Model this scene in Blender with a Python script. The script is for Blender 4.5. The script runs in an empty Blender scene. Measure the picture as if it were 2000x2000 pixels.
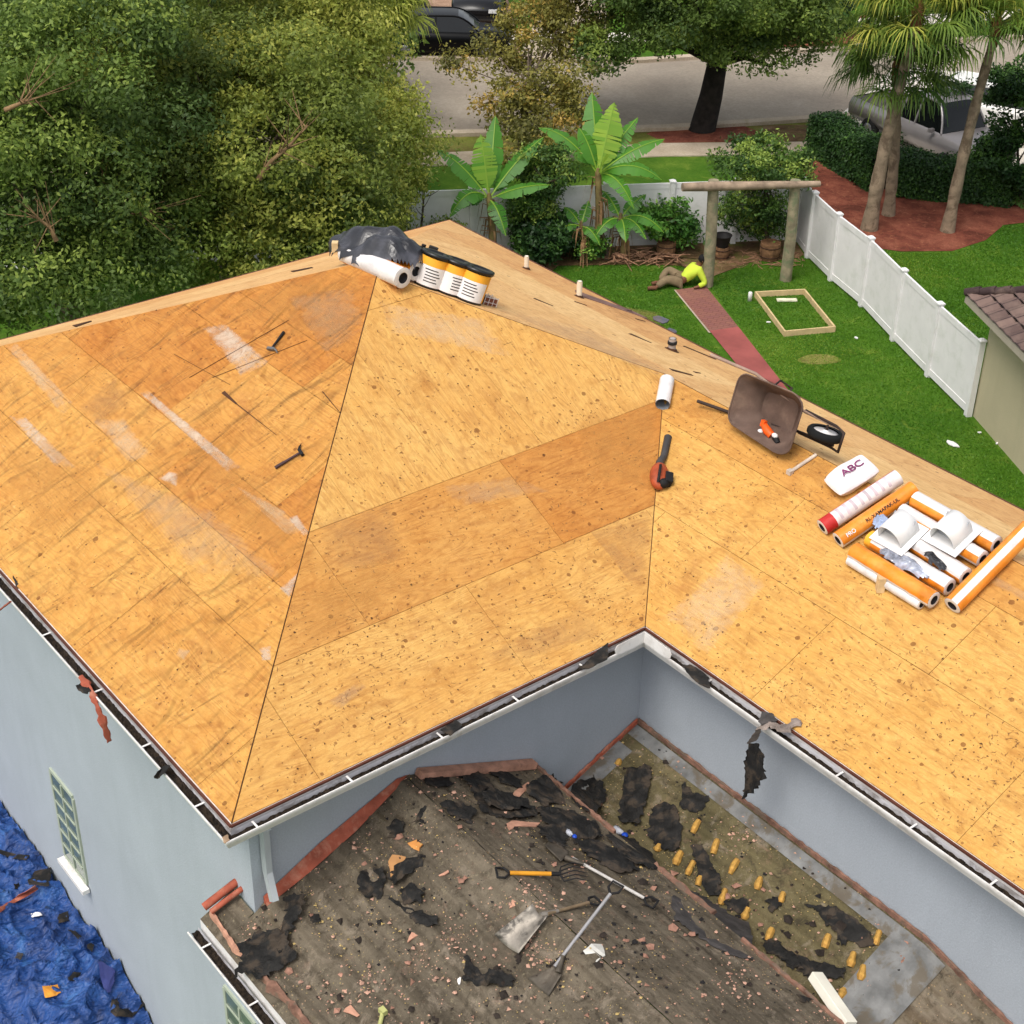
import bpy, math, random
import numpy as np
from mathutils import Vector, Matrix
R = math.radians
random.seed(7); np.random.seed(7)
scene = bpy.context.scene
COL = scene.collection

# ---------------------------------------------------------------- camera
CAM = np.array([9.30912, -4.50501, 9.44656])
MR = np.array([[0.61967, 0.78465, 0.01833], [-0.4232, 0.31436, 0.84975], [-0.661, 0.53432, -0.52686]])          # rows: right, up, forward
FPX = 3080.65                     # focal length in pixels of a 2000 px frame
cam = bpy.data.cameras.new('camera'); camo = bpy.data.objects.new('camera', cam); COL.objects.link(camo)
cam.sensor_width = 36; cam.lens = FPX/2000*36; cam.clip_start = .1; cam.clip_end = 2000
mw = Matrix(((MR[0][0], MR[1][0], -MR[2][0], CAM[0]), (MR[0][1], MR[1][1], -MR[2][1], CAM[1]),
             (MR[0][2], MR[1][2], -MR[2][2], CAM[2]), (0, 0, 0, 1)))
camo.matrix_world = mw
scene.camera = camo

# ---------------------------------------------------------------- light
SUN_EL, SUN_AZ = 60, 168        # azimuth of the sun measured from +Y clockwise
world = bpy.data.worlds.new('World'); scene.world = world; world.use_nodes = True
wn = world.node_tree; bg = wn.nodes['Background']
sky = wn.nodes.new('ShaderNodeTexSky'); sky.sky_type = 'NISHITA'; sky.sun_disc = False
sky.sun_elevation = R(SUN_EL); sky.sun_rotation = R(SUN_AZ); sky.dust_density = 4; sky.air_density = 1.0; sky.ozone_density = 0.6
hs = wn.nodes.new('ShaderNodeHueSaturation'); hs.inputs['Saturation'].default_value = .30
wn.links.new(sky.outputs[0], hs.inputs['Color']); wn.links.new(hs.outputs[0], bg.inputs[0])
bg.inputs[1].default_value = .15
sl = bpy.data.lights.new('sun', 'SUN'); sl.energy = 1.05; sl.angle = R(24); sl.color = (1, .95, .86)
so = bpy.data.objects.new('sun', sl); COL.objects.link(so)
sd = Vector((math.sin(R(SUN_AZ))*math.cos(R(SUN_EL)), math.cos(R(SUN_AZ))*math.cos(R(SUN_EL)), math.sin(R(SUN_EL))))
so.rotation_euler = sd.to_track_quat('Z', 'Y').to_euler(); so.location = (0, 0, 30)
scene.view_settings.view_transform = 'Standard'; scene.view_settings.look = 'None'
scene.view_settings.exposure = .54; scene.view_settings.gamma = 1
scene.render.engine = 'CYCLES'
scene.cycles.max_bounces = 6; scene.cycles.diffuse_bounces = 3; scene.cycles.transparent_max_bounces = 12

# ---------------------------------------------------------------- surveying: a photo pixel and a real surface give a point
K = .4369
A_, B_, L_ = 4.8, 9.82, 10.18         # plan of the upper roof, metres; z = 0 at its eaves
GZ = -6.2
def ray(x, y):
    d = np.array([(x-1000)/FPX, (1000-y)/FPX, 1.]); return MR.T@d
def onp(n, c, x, y):
    n = np.array(n, float); d = ray(x, y); return Vector(CAM+d*((c-n@CAM)/(n@d)))
PL = {
 'F1': ((0, -K, 1), 0), 'F2': ((K, 0, 1), 0), 'W': ((0, -K, 1), -K*A_), 'FB': ((0, K, 1), K*B_),
 'L1': ((0, -K, 1), -.72-K*2.0), 'LB': ((0, K, 1), -.72+K*2.0), 'L2': ((0, -K, 1), -1.55-K*5.09),
 'WY': ((0, 1, 0), 5.09), 'WX': ((1, 0, 0), -.29), 'WL': ((0, 1, 0), .29), 'G': ((0, 0, 1), GZ)}
def at(pl, x, y, h=0):
    n, c = PL[pl]; n = np.array(n, float); l = np.linalg.norm(n)
    return onp(n, c+h*l, x, y)
def nrm(pl): return Vector(PL[pl][0]).normalized()
def G(x, y, z=0): return onp((0, 0, 1), GZ+z, x, y)
def topz(base, x, y):
    "height at which the vertical through base is seen at pixel row y"
    d = ray(x, y); b = np.array(base[:2])-CAM[:2]; return CAM[2]+d[2]*(b@d[:2])/(d[:2]@d[:2])
def frame(p, xdir, n):
    n = Vector(n).normalized(); x = Vector(xdir); x = (x-n*x.dot(n)).normalized(); y = n.cross(x)
    return Matrix(((x.x, y.x, n.x, p[0]), (x.y, y.y, n.y, p[1]), (x.z, y.z, n.z, p[2]), (0, 0, 0, 1)))

# ---------------------------------------------------------------- materials
def lin(c):
    return tuple((v/12.92 if v <= .04045 else ((v+.055)/1.055)**2.4) for v in c)
class NT:
    def __init__(s, m): s.t = m.node_tree; s.n = s.t.nodes; s.l = s.t.links
    def new(s, typ, **kw):
        nd = s.n.new(typ)
        for k, v in kw.items():
            if k.startswith('_'):
                setattr(nd, k[1:], v)
            else: nd.inputs[k.replace('__', ' ')].default_value = v
        return nd
    def link(s, a, b): s.l.new(a, b)
    def noise(s, vec, scale, detail=4, rough=.55, dist=0):
        nd = s.new('ShaderNodeTexNoise', Scale=scale, Detail=detail, Roughness=rough, Distortion=dist)
        if vec is not None: s.link(vec, nd.inputs['Vector'])
        return nd.outputs['Fac']
    def ramp(s, fac, stops):
        nd = s.n.new('ShaderNodeValToRGB'); cr = nd.color_ramp
        while len(cr.elements) < len(stops): cr.elements.new(.5)
        for e, (p, c) in zip(cr.elements, stops):
            e.position = p; e.color = (c, c, c, 1) if isinstance(c, (int, float)) else (*c[:3], 1)
        s.link(fac, nd.inputs[0]); return nd.outputs[0]
    def mix(s, f, a, b, blend='MIX'):
        nd = s.n.new('ShaderNodeMix'); nd.data_type = 'RGBA'; nd.blend_type = blend
        for i, v in ((0, f), (6, a), (7, b)):
            if isinstance(v, (int, float)): nd.inputs[i].default_value = v if i == 0 else (v, v, v, 1)
            elif isinstance(v, tuple): nd.inputs[i].default_value = (*v[:3], 1)
            else: s.link(v, nd.inputs[i])
        return nd.outputs[2]
    def math(s, op, a, b=0):
        nd = s.n.new('ShaderNodeMath'); nd.operation = op
        for i, v in ((0, a), (1, b)):
            if isinstance(v, (int, float)): nd.inputs[i].default_value = v
            else: s.link(v, nd.inputs[i])
        return nd.outputs[0]
    def mapping(s, vec, scale=(1, 1, 1), rot=(0, 0, 0), loc=(0, 0, 0)):
        nd = s.n.new('ShaderNodeMapping'); nd.inputs['Scale'].default_value = scale
        nd.inputs['Rotation'].default_value = rot; nd.inputs['Location'].default_value = loc
        s.link(vec, nd.inputs[0]); return nd.outputs[0]
    def coord(s, what='Object'):
        nd = s.n.new('ShaderNodeTexCoord'); return nd.outputs[what]
    def bump(s, h, strength, dist=.01):
        nd = s.n.new('ShaderNodeBump'); nd.inputs['Strength'].default_value = strength
        nd.inputs['Distance'].default_value = dist; s.link(h, nd.inputs['Height']); return nd.outputs[0]
    def voro(s, vec, scale, rnd=1):
        nd = s.new('ShaderNodeTexVoronoi', Scale=scale, Randomness=rnd); s.link(vec, nd.inputs['Vector']); return nd
MATS = {}
def newmat(name, rough=.8, metal=0, spec=.3):
    m = bpy.data.materials.new(name); m.use_nodes = True; b = m.node_tree.nodes['Principled BSDF']
    b.inputs['Roughness'].default_value = rough; b.inputs['Metallic'].default_value = metal
    b.inputs['Specular IOR Level'].default_value = spec
    MATS[name] = m; return m, NT(m), b
def mat(name, col, rough=.8, metal=0, var=.18, scale=6, bump=.15, bscale=40, spec=.3, dirt=None, dirts=.5):
    "a plain surface with uneven tone, optional dirt and a fine bump; col is an sRGB triple"
    if name in MATS: return MATS[name]
    m, t, b = newmat(name, rough, metal, spec); c = lin(col); co = t.coord('Object')
    n1 = t.noise(co, scale, 5)
    lo = tuple(max(0, v*(1-var*1.6)) for v in c); hi = tuple(min(1, v*(1+var)) for v in c)
    out = t.ramp(n1, [(.3, lo), (.7, hi)])
    if dirt:
        n2 = t.noise(co, scale*.7+.7, 8, .65, .4)
        out = t.mix(t.ramp(n2, [(.5-.0, 0), (.5+.25*(1.2-dirts), dirts)]), out, lin(dirt))
    t.link(out, b.inputs['Base Color'])
    if bump: t.link(t.bump(t.noise(co, bscale, 4), bump, .01), b.inputs['Normal'])
    return m

# ---------------------------------------------------------------- mesh building
class MB:
    "collects shapes and links them as one mesh object"
    def __init__(s): s.v = []; s.f = []; s.mi = []; s.mats = []; s.cur = 0; s.M = Matrix.Identity(4); s.smooth = []
    def mat(s, m):
        if m not in s.mats: s.mats.append(m)
        s.cur = s.mats.index(m); return s
    def add(s, vs, fs, smooth=False):
        o = len(s.v); s.v += [tuple(s.M@Vector(v)) for v in vs]
        for f in fs: s.f.append(tuple(i+o for i in f)); s.mi.append(s.cur); s.smooth.append(smooth)
        return s
    def box(s, c, d, rz=0, tilt=None):
        x, y, z = (k/2 for k in d); r = Matrix.Rotation(rz, 3, 'Z')
        if tilt is not None: r = tilt@r
        vs = [Vector(c)+r@Vector((a*x, b*y, e*z)) for a in (-1, 1) for b in (-1, 1) for e in (-1, 1)]
        return s.add(vs, [(0, 1, 3, 2), (4, 6, 7, 5), (0, 4, 5, 1), (2, 3, 7, 6), (0, 2, 6, 4), (1, 5, 7, 3)])
    def beam(s, a, b, w, h, up=(0, 0, 1)):
        a, b = Vector(a), Vector(b); d = (b-a).normalized(); u = Vector(up)
        sx = d.cross(u).normalized(); u = sx.cross(d).normalized()
        vs = [p+sx*i*w/2+u*j*h/2 for p in (a, b) for i, j in ((-1, -1), (1, -1), (1, 1), (-1, 1))]
        return s.add(vs, [(3, 2, 1, 0), (4, 5, 6, 7), (0, 1, 5, 4), (1, 2, 6, 5), (2, 3, 7, 6), (3, 0, 4, 7)])
    def tube(s, pts, rad, n=10, caps=True, smooth=True):
        pts = [Vector(p) for p in pts]
        if isinstance(rad, (int, float)): rad = [rad]*len(pts)
        vs = []; fs = []; ref = Vector((0, 0, 1))
        d0 = (pts[1]-pts[0]).normalized()
        if abs(d0.dot(ref)) > .9: ref = Vector((1, 0, 0))
        for i, p in enumerate(pts):
            d = (pts[min(i+1, len(pts)-1)]-pts[max(i-1, 0)]).normalized()
            x = d.cross(ref).normalized(); ref2 = x.cross(d).normalized(); ref = ref2
            for k in range(n):
                a = 2*math.pi*k/n; vs.append(p+(x*math.cos(a)+ref2*math.sin(a))*rad[i])
        for i in range(len(pts)-1):
            for k in range(n):
                fs.append((i*n+k, i*n+(k+1) % n, (i+1)*n+(k+1) % n, (i+1)*n+k))
        s.add(vs, fs, smooth)
        if caps:
            s.add(vs[:n], [tuple(range(n))]); s.add(vs[-n:], [tuple(range(n))[::-1]])
        return s
    def lathe(s, prof, n=24, smooth=True):
        vs = []; fs = []
        for r, z in prof:
            for k in range(n):
                a = 2*math.pi*k/n; vs.append((r*math.cos(a), r*math.sin(a), z))
        for i in range(len(prof)-1):
            for k in range(n): fs.append((i*n+k, i*n+(k+1) % n, (i+1)*n+(k+1) % n, (i+1)*n+k))
        return s.add(vs, fs, smooth)
    def prism(s, poly, h0, h1):
        "polygon in local xy, raised from h0 to h1"
        n = len(poly); vs = [(x, y, h0) for x, y in poly]+[(x, y, h1) for x, y in poly]
        return s.add(vs, [tuple(range(n))[::-1], tuple(range(n, 2*n))]+[(i, (i+1) % n, n+(i+1) % n, n+i) for i in range(n)])
    def blob(s, c, r, n=10, m=6, jit=0, rnd=random):
        vs = []; fs = []
        for i in range(m+1):
            th = math.pi*i/m
            for k in range(n):
                a = 2*math.pi*k/n; j = 1+rnd.uniform(-jit, jit)
                vs.append((c[0]+r[0]*math.sin(th)*math.cos(a)*j, c[1]+r[1]*math.sin(th)*math.sin(a)*j, c[2]+r[2]*math.cos(th)*j))
        for i in range(m):
            for k in range(n): fs.append((i*n+k, (i+1)*n+k, (i+1)*n+(k+1) % n, i*n+(k+1) % n))
        return s.add(vs, fs, True)
    def build(s, name, material=None, parent=None, bevel=0):
        me = bpy.data.meshes.new(name); me.from_pydata(s.v, [], s.f)
        mats = s.mats or [material]
        if material is not None and s.mats and material not in mats: mats = [material]+mats
        for m_ in mats: me.materials.append(m_)
        if s.mats and mats[0] == s.mats[0]: me.polygons.foreach_set('material_index', s.mi)
        me.polygons.foreach_set('use_smooth', s.smooth); me.update()
        o = bpy.data.objects.new(name, me); COL.objects.link(o)
        if parent is not None: o.parent = parent; o.matrix_parent_inverse = Matrix.Identity(4)
        if bevel:
            md = o.modifiers.new('bevel', 'BEVEL'); md.width = bevel; md.segments = 2; md.limit_method = 'ANGLE'
        return o
def tag(o, label=None, cat=None, group=None, kind=None):
    if label: o['label'] = label
    if cat: o['category'] = cat
    if group: o['group'] = group
    if kind: o['kind'] = kind
    return o
def empty(name, M_=None, label=None, cat=None, group=None):
    "an Empty at a thing's base; its parts are built in its own coordinates"
    o = bpy.data.objects.new(name, None); COL.objects.link(o); o.empty_display_size = .2
    if M_ is not None: o.matrix_world = M_ if isinstance(M_, Matrix) else Matrix.Translation(M_)
    return tag(o, label, cat, group)
def place(o, M_): o.matrix_world = M_; return o
def copy_tree(o, parent=None):
    c = o.copy(); COL.objects.link(c)
    if parent is not None: c.parent = parent
    for ch in list(o.children): copy_tree(ch, c)
    return c

# ================================================================ materials of the house
def plywood(name, light, mid, dark, rip=0, spots=1.0):
    m, t, b = newmat(name, .72, 0, .25)
    uv = t.coord('UV'); ob = t.coord('Object')
    at_ = t.n.new('ShaderNodeAttribute'); at_.attribute_name = 'sheet'
    sep = t.n.new('ShaderNodeSeparateColor'); t.link(at_.outputs['Color'], sep.inputs[0])
    tone = sep.outputs[0]
    # rotary-cut grain: rings stretched along the sheet, and fine streaks
    base = t.mapping(uv, (.35, 2.4, 1))
    n1 = t.new('ShaderNodeTexNoise', Scale=1.5, Detail=3, Roughness=.5, Distortion=.6); t.link(base, n1.inputs['Vector'])
    rings = t.math('SINE', t.math('MULTIPLY', n1.outputs['Fac'], 85))
    rings = t.math('POWER', t.math('ADD', t.math('MULTIPLY', rings, .5), .5), 2.2)
    streak = t.noise(t.mapping(uv, (1.5, 38, 1)), 1.6, 5, .6)
    blot = t.noise(ob, 1.1, 6, .62, .5); blot2 = t.noise(ob, 3.6, 7, .65, .7)
    col = t.mix(t.ramp(blot, [(.36, 0), (.62, 1)]), lin(mid), lin(light))
    col = t.mix(t.math('MULTIPLY', rings, t.ramp(blot2, [(.35, .15), (.65, .55)])), col, lin(dark))
    col = t.mix(t.ramp(streak, [(.42, 0), (.7, .45)]), col, lin(mid))
    mot = t.noise(t.mapping(uv, (1, 2.2, 1)), 5.5, 8, .72, 1.0)
    col = t.mix(t.ramp(mot, [(.38, .38), (.55, 0)]), col, t.mix(1, col, lin((.84, .74, .62)), 'MULTIPLY'))
    mot2 = t.noise(t.mapping(uv, (1.3, 3, 1), loc=(7, 3, 0)), 13, 7, .7, .8)
    col = t.mix(t.ramp(mot2, [(.55, 0), (.70, .32)]), col, lin((.70, .48, .24)))
    col = t.mix(t.ramp(mot2, [(.30, .45), (.42, 0)]), col, lin((.90, .74, .50)))
    # sheet to sheet tone (0.5 neutral, lower darker and redder)
    col = t.mix(t.math('MULTIPLY', t.math('SUBTRACT', 1, tone), 1.0), col, t.mix(1, col, lin((.87, .72, .58)), 'MULTIPLY'))
    # weathered blotches, brown to grey
    col = t.mix(t.ramp(t.noise(ob, .8, 8, .7, 1.2), [(.54, 0), (.74, .55)]), col, t.mix(1, col, lin((.86, .76, .70)), 'MULTIPLY'))
    col = t.mix(t.ramp(t.noise(ob, 2.2, 9, .75, .4), [(.57, 0), (.72, .55)]), col, lin((.66, .44, .24)))
    # knots, plugs and nail stains, some as wide as a coin
    for sc, rad, thr, k in ((2.6, .085, .45, .7), (5.5, .12, .40, .7), (13, .18, .68, .6)):
        v = t.voro(t.mapping(ob, (1, 1, 1), loc=(sc, 3, 0)), sc)
        cs = t.n.new('ShaderNodeSeparateColor'); t.link(v.outputs['Color'], cs.inputs[0])
        d = t.math('ADD', v.outputs['Distance'], t.math('MULTIPLY', t.noise(ob, 40, 2), .05))
        dot = t.math('LESS_THAN', d, t.math('MULTIPLY', cs.outputs[1], rad*1.5))
        sel = t.math('GREATER_THAN', cs.outputs[0], thr+ (1-spots)*.3)
        col = t.mix(t.math('MULTIPLY', t.math('MULTIPLY', dot, sel), k), col, lin((.42, .24, .10)))
    grime = t.ramp(t.noise(t.mapping(ob, loc=(4, 1, 7)), 2.4, 9, .78, .9), [(.52, 0), (.70, .5)])
    col = t.mix(grime, col, t.mix(1, col, lin((.80, .68, .55)), 'MULTIPLY'))
    # hairline scratches and splinter marks in patches
    sv = t.new('ShaderNodeTexVoronoi', Scale=26); sv.feature = 'DISTANCE_TO_EDGE'; t.link(t.mapping(ob, (1, 1, 1)), sv.inputs['Vector'])
    wl = t.math('LESS_THAN', sv.outputs['Distance'], .035)
    msk = t.ramp(t.noise(ob, 9, 6, .7), [(.60, 0), (.66, 1)])
    col = t.mix(t.math('MULTIPLY', t.math('MULTIPLY', wl, msk), .6), col, lin((.36, .22, .12)))
    t.link(col, b.inputs['Base Color'])
    h = t.math('ADD', t.math('MULTIPLY', blot2, 1.2), t.math('MULTIPLY', streak, .5))
    rn = None
    if rip:
        rn = t.noise(t.mapping(ob, (2.6, .9, 1), (0, 0, R(-28))), 1.5, 2, .4, .6)
    b1 = t.bump(h, .55, .02)
    if rn is not None:
        b2 = t.bump(rn, min(1, rip*.055), .30); t.link(b2, b1.node.inputs['Normal'])
    t.link(b1, b.inputs['Normal'])
    return m
PW_F1 = plywood('plywood_amber', (.81, .62, .33), (.78, .565, .275), (.60, .39, .19), rip=16.0)
PW_F2 = plywood('plywood_blond', (.83, .66, .38), (.805, .61, .325), (.62, .42, .22), rip=.6)
PW_W = plywood('plywood_straw', (.81, .64, .355), (.785, .595, .305), (.61, .42, .21), rip=.5)
PW_B = plywood('plywood_tan', (.90, .755, .535), (.87, .71, .48), (.75, .575, .38), rip=.3, spots=.4)
M_gap = mat('sheathing_gap', (.30, .19, .10), .95, bump=0)

def stucco(name, col):
    m, t, b = newmat(name, .9, 0, .15); co = t.coord('Object'); c = lin(col)
    big = t.noise(co, .7, 6, .6, .3); streak = t.noise(t.mapping(co, (3, 3, .35)), 1.5, 6, .6)
    col_ = t.ramp(big, [(.3, tuple(v*.90 for v in c)), (.7, tuple(min(1, v*1.05) for v in c))])
    col_ = t.mix(t.ramp(streak, [(.5, 0), (.75, .3)]), col_, tuple(v*.82 for v in c))
    fine = t.noise(co, 55, 5, .7)
    col_ = t.mix(t.ramp(fine, [(.38, .30), (.6, 0)]), col_, tuple(v*.6 for v in c))
    t.link(col_, b.inputs['Base Color']); t.link(t.bump(t.noise(co, 45, 6, .7), .5, .012), b.inputs['Normal'])
    return m
M_stucco = stucco('stucco_blue_grey', (.685, .712, .742))
M_white = mat('white_aluminium', (.90, .885, .87), .45, 0, .05, 5, .05, dirt=(.62, .58, .54), dirts=.5)
M_gutin = mat('gutter_inside_grey', (.80, .79, .80), .5, 0, .08, 4, .05, dirt=(.42, .38, .34), dirts=.7)
M_drip = mat('drip_edge_brown', (.36, .20, .15), .6, 0, .2, 5)
M_debris = mat('gutter_dirt', (.17, .135, .10), 1, 0, .6, 28, .9, 60)
M_felt = mat('black_felt', (.13, .125, .12), .85, 0, .45, 7, .8, 24, dirt=(.27, .23, .19), dirts=.8)
M_feltgrey = mat('grey_felt', (.27, .255, .25), .9, 0, .3, 8, .5, 40)
M_red = mat('terracotta_red', (.62, .32, .24), .8, 0, .2, 7, .3, 30, dirt=(.72, .52, .43), dirts=.6)
M_clay = mat('clay_dusty', (.50, .37, .31), .9, 0, .35, 9, .5, 30, dirt=(.40, .34, .29), dirts=.9)
M_pink = mat('raw_clay_pink', (.74, .55, .46), .9, 0, .2, 9, .4, 30, dirt=(.45, .34, .28), dirts=.6)

def clip(poly, lo, hi, ax):
    def half(pl, lim, sgn):
        out = []
        for i in range(len(pl)):
            a, b = pl[i-1], pl[i]; da, db = sgn*(a[ax]-lim), sgn*(b[ax]-lim)
            if (da >= 0) != (db >= 0):
                k = da/(da-db); out.append((a[0]+(b[0]-a[0])*k, a[1]+(b[1]-a[1])*k))
            if db >= 0: out.append(b)
        return out
    p = half(poly, lo, 1)
    return half(p, hi, -1) if p else p
CS = math.cos(math.atan(K))
def deck_face(name, O, U, V, poly, rows, material, parent, tonef, seed, gap=.005, thick=.016):
    "one slope laid with real sheets: rows = (v0, v1, sheet length, shift, upright)"
    rnd = random.Random(seed); O, U, V = Vector(O), Vector(U), Vector(V).normalized(); N = U.cross(V).normalized()
    if N.z < 0: N = -N
    vs = []; fs = []; uvs = []; cols = []
    umin = min(p[0] for p in poly); umax = max(p[0] for p in poly)
    for (v0, v1, ln, sh, upright) in rows:
        row = clip(poly, v0+gap/2, v1-gap/2, 1)
        if len(row) < 3: continue
        k = math.floor((umin-sh)/ln)
        while sh+k*ln < umax:
            u0 = sh+k*ln; k += 1
            pc = clip(row, u0+gap/2, u0+ln-gap/2, 0) if row else []
            if len(pc) < 3: continue
            # drop doubles
            q = [pc[i] for i in range(len(pc)) if (pc[i][0]-pc[i-1][0])**2+(pc[i][1]-pc[i-1][1])**2 > 1e-8]
            if len(q) < 3: continue
            cx = sum(p[0] for p in q)/len(q); cy = sum(p[1] for p in q)/len(q)
            tone = tonef(cx, cy, rnd); r2 = rnd.random(); ou, ov = rnd.uniform(0, 60), rnd.uniform(0, 60)
            o = len(vs); n = len(q); lift = rnd.uniform(0, .002)
            top = [O+U*x+V*y+N*(lift+thick*0) for x, y in q]
            vs += top+[p-N*thick for p in top]
            area = sum(q[i-1][0]*q[i][1]-q[i][0]*q[i-1][1] for i in range(n))
            order = list(range(n)) if (U.cross(V).dot(N) > 0) == (area > 0) else list(range(n))[::-1]
            def uvof(p): return (p[1]+ou, p[0]+ov) if upright else (p[0]+ou, p[1]+ov)
            fs.append(tuple(o+i for i in order)); uvs += [uvof(q[i]) for i in order]; cols += [(tone, r2, 0, 1)]*n
            for i in range(n):
                a, b2 = order[i], order[(i+1) % n]
                fs.append((o+b2, o+a, o+n+a, o+n+b2)); uvs += [uvof(q[j]) for j in (b2, a, a, b2)]; cols += [(tone, r2, 0, 1)]*4
    me = bpy.data.meshes.new(name); me.from_pydata(vs, [], fs); me.materials.append(material)
    ul = me.uv_layers.new(name='UVMap'); ul.data.foreach_set('uv', np.array(uvs, 'f').ravel())
    ca = me.color_attributes.new('sheet', 'FLOAT_COLOR', 'CORNER'); ca.data.foreach_set('color', np.array(cols, 'f').ravel())
    o = bpy.data.objects.new(name, me); COL.objects.link(o); o.parent = parent
    return o

# ================================================================ the house being re-roofed
house = empty('house', None, 'blue grey stucco house with bare plywood upper roof and stripped lower roof', 'house')
XR = 11.0
hA = B_/2; xP = -(B_-A_)/2; yP = (A_+B_)/2
def t1(u, v, r):
    if v > 2.43: return r.choice((.35, .5, .6, .75)) if u > -9 else .6
    if 1.83 < v < 2.43: return .55 if u > -4.4 else r.uniform(.5, .9)
    return r.uniform(.85, 1.05)
def t2(u, v, r):
    if v > 2.43: return r.uniform(.92, 1.1)
    if v < 1.22: return r.uniform(.85, 1.0)
    return .28 if u > 4.7 else r.uniform(.55, .72)
def t3(u, v, r):
    if v > 2.2: return r.uniform(.6, .8) if u < 3 else .9
    return r.uniform(.85, 1.1)
def t4(u, v, r): return r.choice((.75, .9, 1.0, .55)) if v < 2.4 else .8
c_ = 1/CS
deck_face('roof_deck', (0, 0, 0), (1, 0, 0), (0, 1, K), [(-L_, 0), (0, 0), (-hA, hA*c_), (-L_+hA, hA*c_)],
          [(0, 1.22, 2.44, -.6, 0), (1.22, 1.83, 2.44, .5, 0), (1.83, 2.43, 2.44, -2.0, 0), (2.43, 3.66, 2.44, -.4, 0), (3.66, 4.2, 1.3, -.2, 0), (4.2, 5.5, 2.44, .9, 0)], PW_F1, house, t1, 3)
deck_face('roof_deck', (0, 0, 0), (0, 1, 0), (-1, 0, K), [(0, 0), (A_, 0), (yP, -xP*c_), (hA, hA*c_)],
          [(0, 1.22, 2.44, .9, 0), (1.22, 2.43, 2.44, -.25, 0), (2.43, 4.87, 1.22, .35, 1), (4.87, 6, 1.22, 0, 1)], PW_F2, house, t2, 4)
deck_face('roof_deck', (0, A_, 0), (1, 0, 0), (0, 1, K), [(0, 0), (XR, 0), (XR, -xP*c_), (xP, -xP*c_)],
          [(0, 1.22, 2.44, 1.5, 0), (1.22, 2.2, 2.44, .2, 0), (2.2, 3, 2.44, 1.0, 0)], PW_W, house, t3, 5)
deck_face('roof_deck', (0, B_, 0), (1, 0, 0), (0, -1, K), [(-L_, 0), (xP, 0), (xP, -xP*c_), (-hA, hA*c_), (-L_+hA, hA*c_)],
          [(0, 1.22, 2.44, .7, 0), (1.22, 2.44, 2.44, -.6, 0), (2.44, 3.66, 2.44, .3, 0), (3.66, 6, 2.44, 1.3, 0)], PW_B, house, t4, 6)
deck_face('roof_deck', (0, B_, 0), (1, 0, 0), (0, -1, K), [(xP, 0), (XR, 0), (XR, -xP*c_), (xP, -xP*c_)],
          [(0, 1.22, 2.44, .7, 0), (1.22, 2.44, 2.44, -.6, 0), (2.44, 3.66, 2.44, .3, 0)], PW_B, house, t4, 7)
deck_face('roof_deck', (-L_, 0, 0), (0, 1, 0), (1, 0, K), [(0, 0), (B_, 0), (hA, (L_-hA-.36)*c_)],
          [(0, 1.22, 2.44, .7, 0), (1.22, 2.44, 2.44, -.6, 0), (2.44, 3.66, 2.44, .3, 0), (3.66, 6, 2.44, 1.3, 0)], PW_B, house, t4, 8)
# what the gaps look down on
m = MB(); e = .02
def P3(x, y, z): return (x, y, z-e)
zr = -xP*K; za = hA*K
m.add([P3(0, 0, 0), P3(-L_, 0, 0), P3(-L_, B_, 0), P3(XR, B_, 0), P3(XR, A_, 0), P3(0, A_, 0), P3(-hA, hA, za), P3(-L_+hA, hA, za), P3(xP, yP, zr), P3(XR, yP, zr)],
      [(0, 6, 7, 1), (0, 5, 8, 6), (5, 4, 9, 8), (3, 2, 7, 6, 8, 9), (2, 1, 7)])
m.build('underlayment', M_gap, house)
def seamline(a, b, r):
    k = MB(); k.tube([a, b], r, 6); k.build('hip_seam', M_gap, house)
seamline((0, 0, .001), (-hA, hA, za+.001), .006); seamline((0, A_, .0), (xP, yP, zr), .006); seamline((-hA, hA, za), (xP, yP, zr), .004); seamline((xP, yP, zr), (XR, yP, zr), .004)
# old paint, chalk and scorch on the sheets: thin coats a few mm above the wood
def coat(name, colr, dens, scale=(6, 6, 6)):
    if name in MATS: return MATS[name]
    m_, t, b = newmat(name, .9, 0, .1); co = t.coord('Object'); b.inputs['Base Color'].default_value = (*lin(colr), 1)
    uv = t.coord('UV'); g = t.n.new('ShaderNodeTexGradient'); g.gradient_type = 'SPHERICAL'
    n = t.noise(co, 5, 9, .75, .6)
    s_ = t.n.new('ShaderNodeSeparateXYZ'); t.link(uv, s_.inputs[0])
    ex = t.math('MULTIPLY', t.math('MULTIPLY', s_.outputs[0], t.math('SUBTRACT', 1, s_.outputs[0])), 4)
    ey = t.math('MULTIPLY', t.math('MULTIPLY', s_.outputs[1], t.math('SUBTRACT', 1, s_.outputs[1])), 4)
    edge = t.math('MINIMUM', ex, ey)
    f = t.math('ADD', n, t.math('MULTIPLY', t.math('POWER', edge, .5), .35))
    t.link(t.ramp(f, [(.56, 0), (.92, dens*1.15)]), b.inputs['Alpha'])
    return m_
C_white = coat('old_white_paint', (.84, .77, .69), .55); C_faint = coat('faint_chalk', (.87, .78, .64), .33)
C_brown = coat('brown_scorch', (.70, .53, .36), .3); C_rust = coat('rust_wash', (.79, .58, .32), .3); C_grey = coat('grey_grime', (.76, .65, .52), .28)
def stain(pl, quad, mt):
    pts = [at(pl, x, y, .004) for x, y in quad]
    me = bpy.data.meshes.new('paint_stain'); me.from_pydata(pts, [], [(0, 1, 2, 3)]); me.materials.append(mt)
    ul = me.uv_layers.new(); ul.data.foreach_set('uv', [0, 0, 1, 0, 1, 1, 0, 1])
    o = bpy.data.objects.new('paint_stain', me); COL.objects.link(o); o.parent = house; return o
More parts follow.
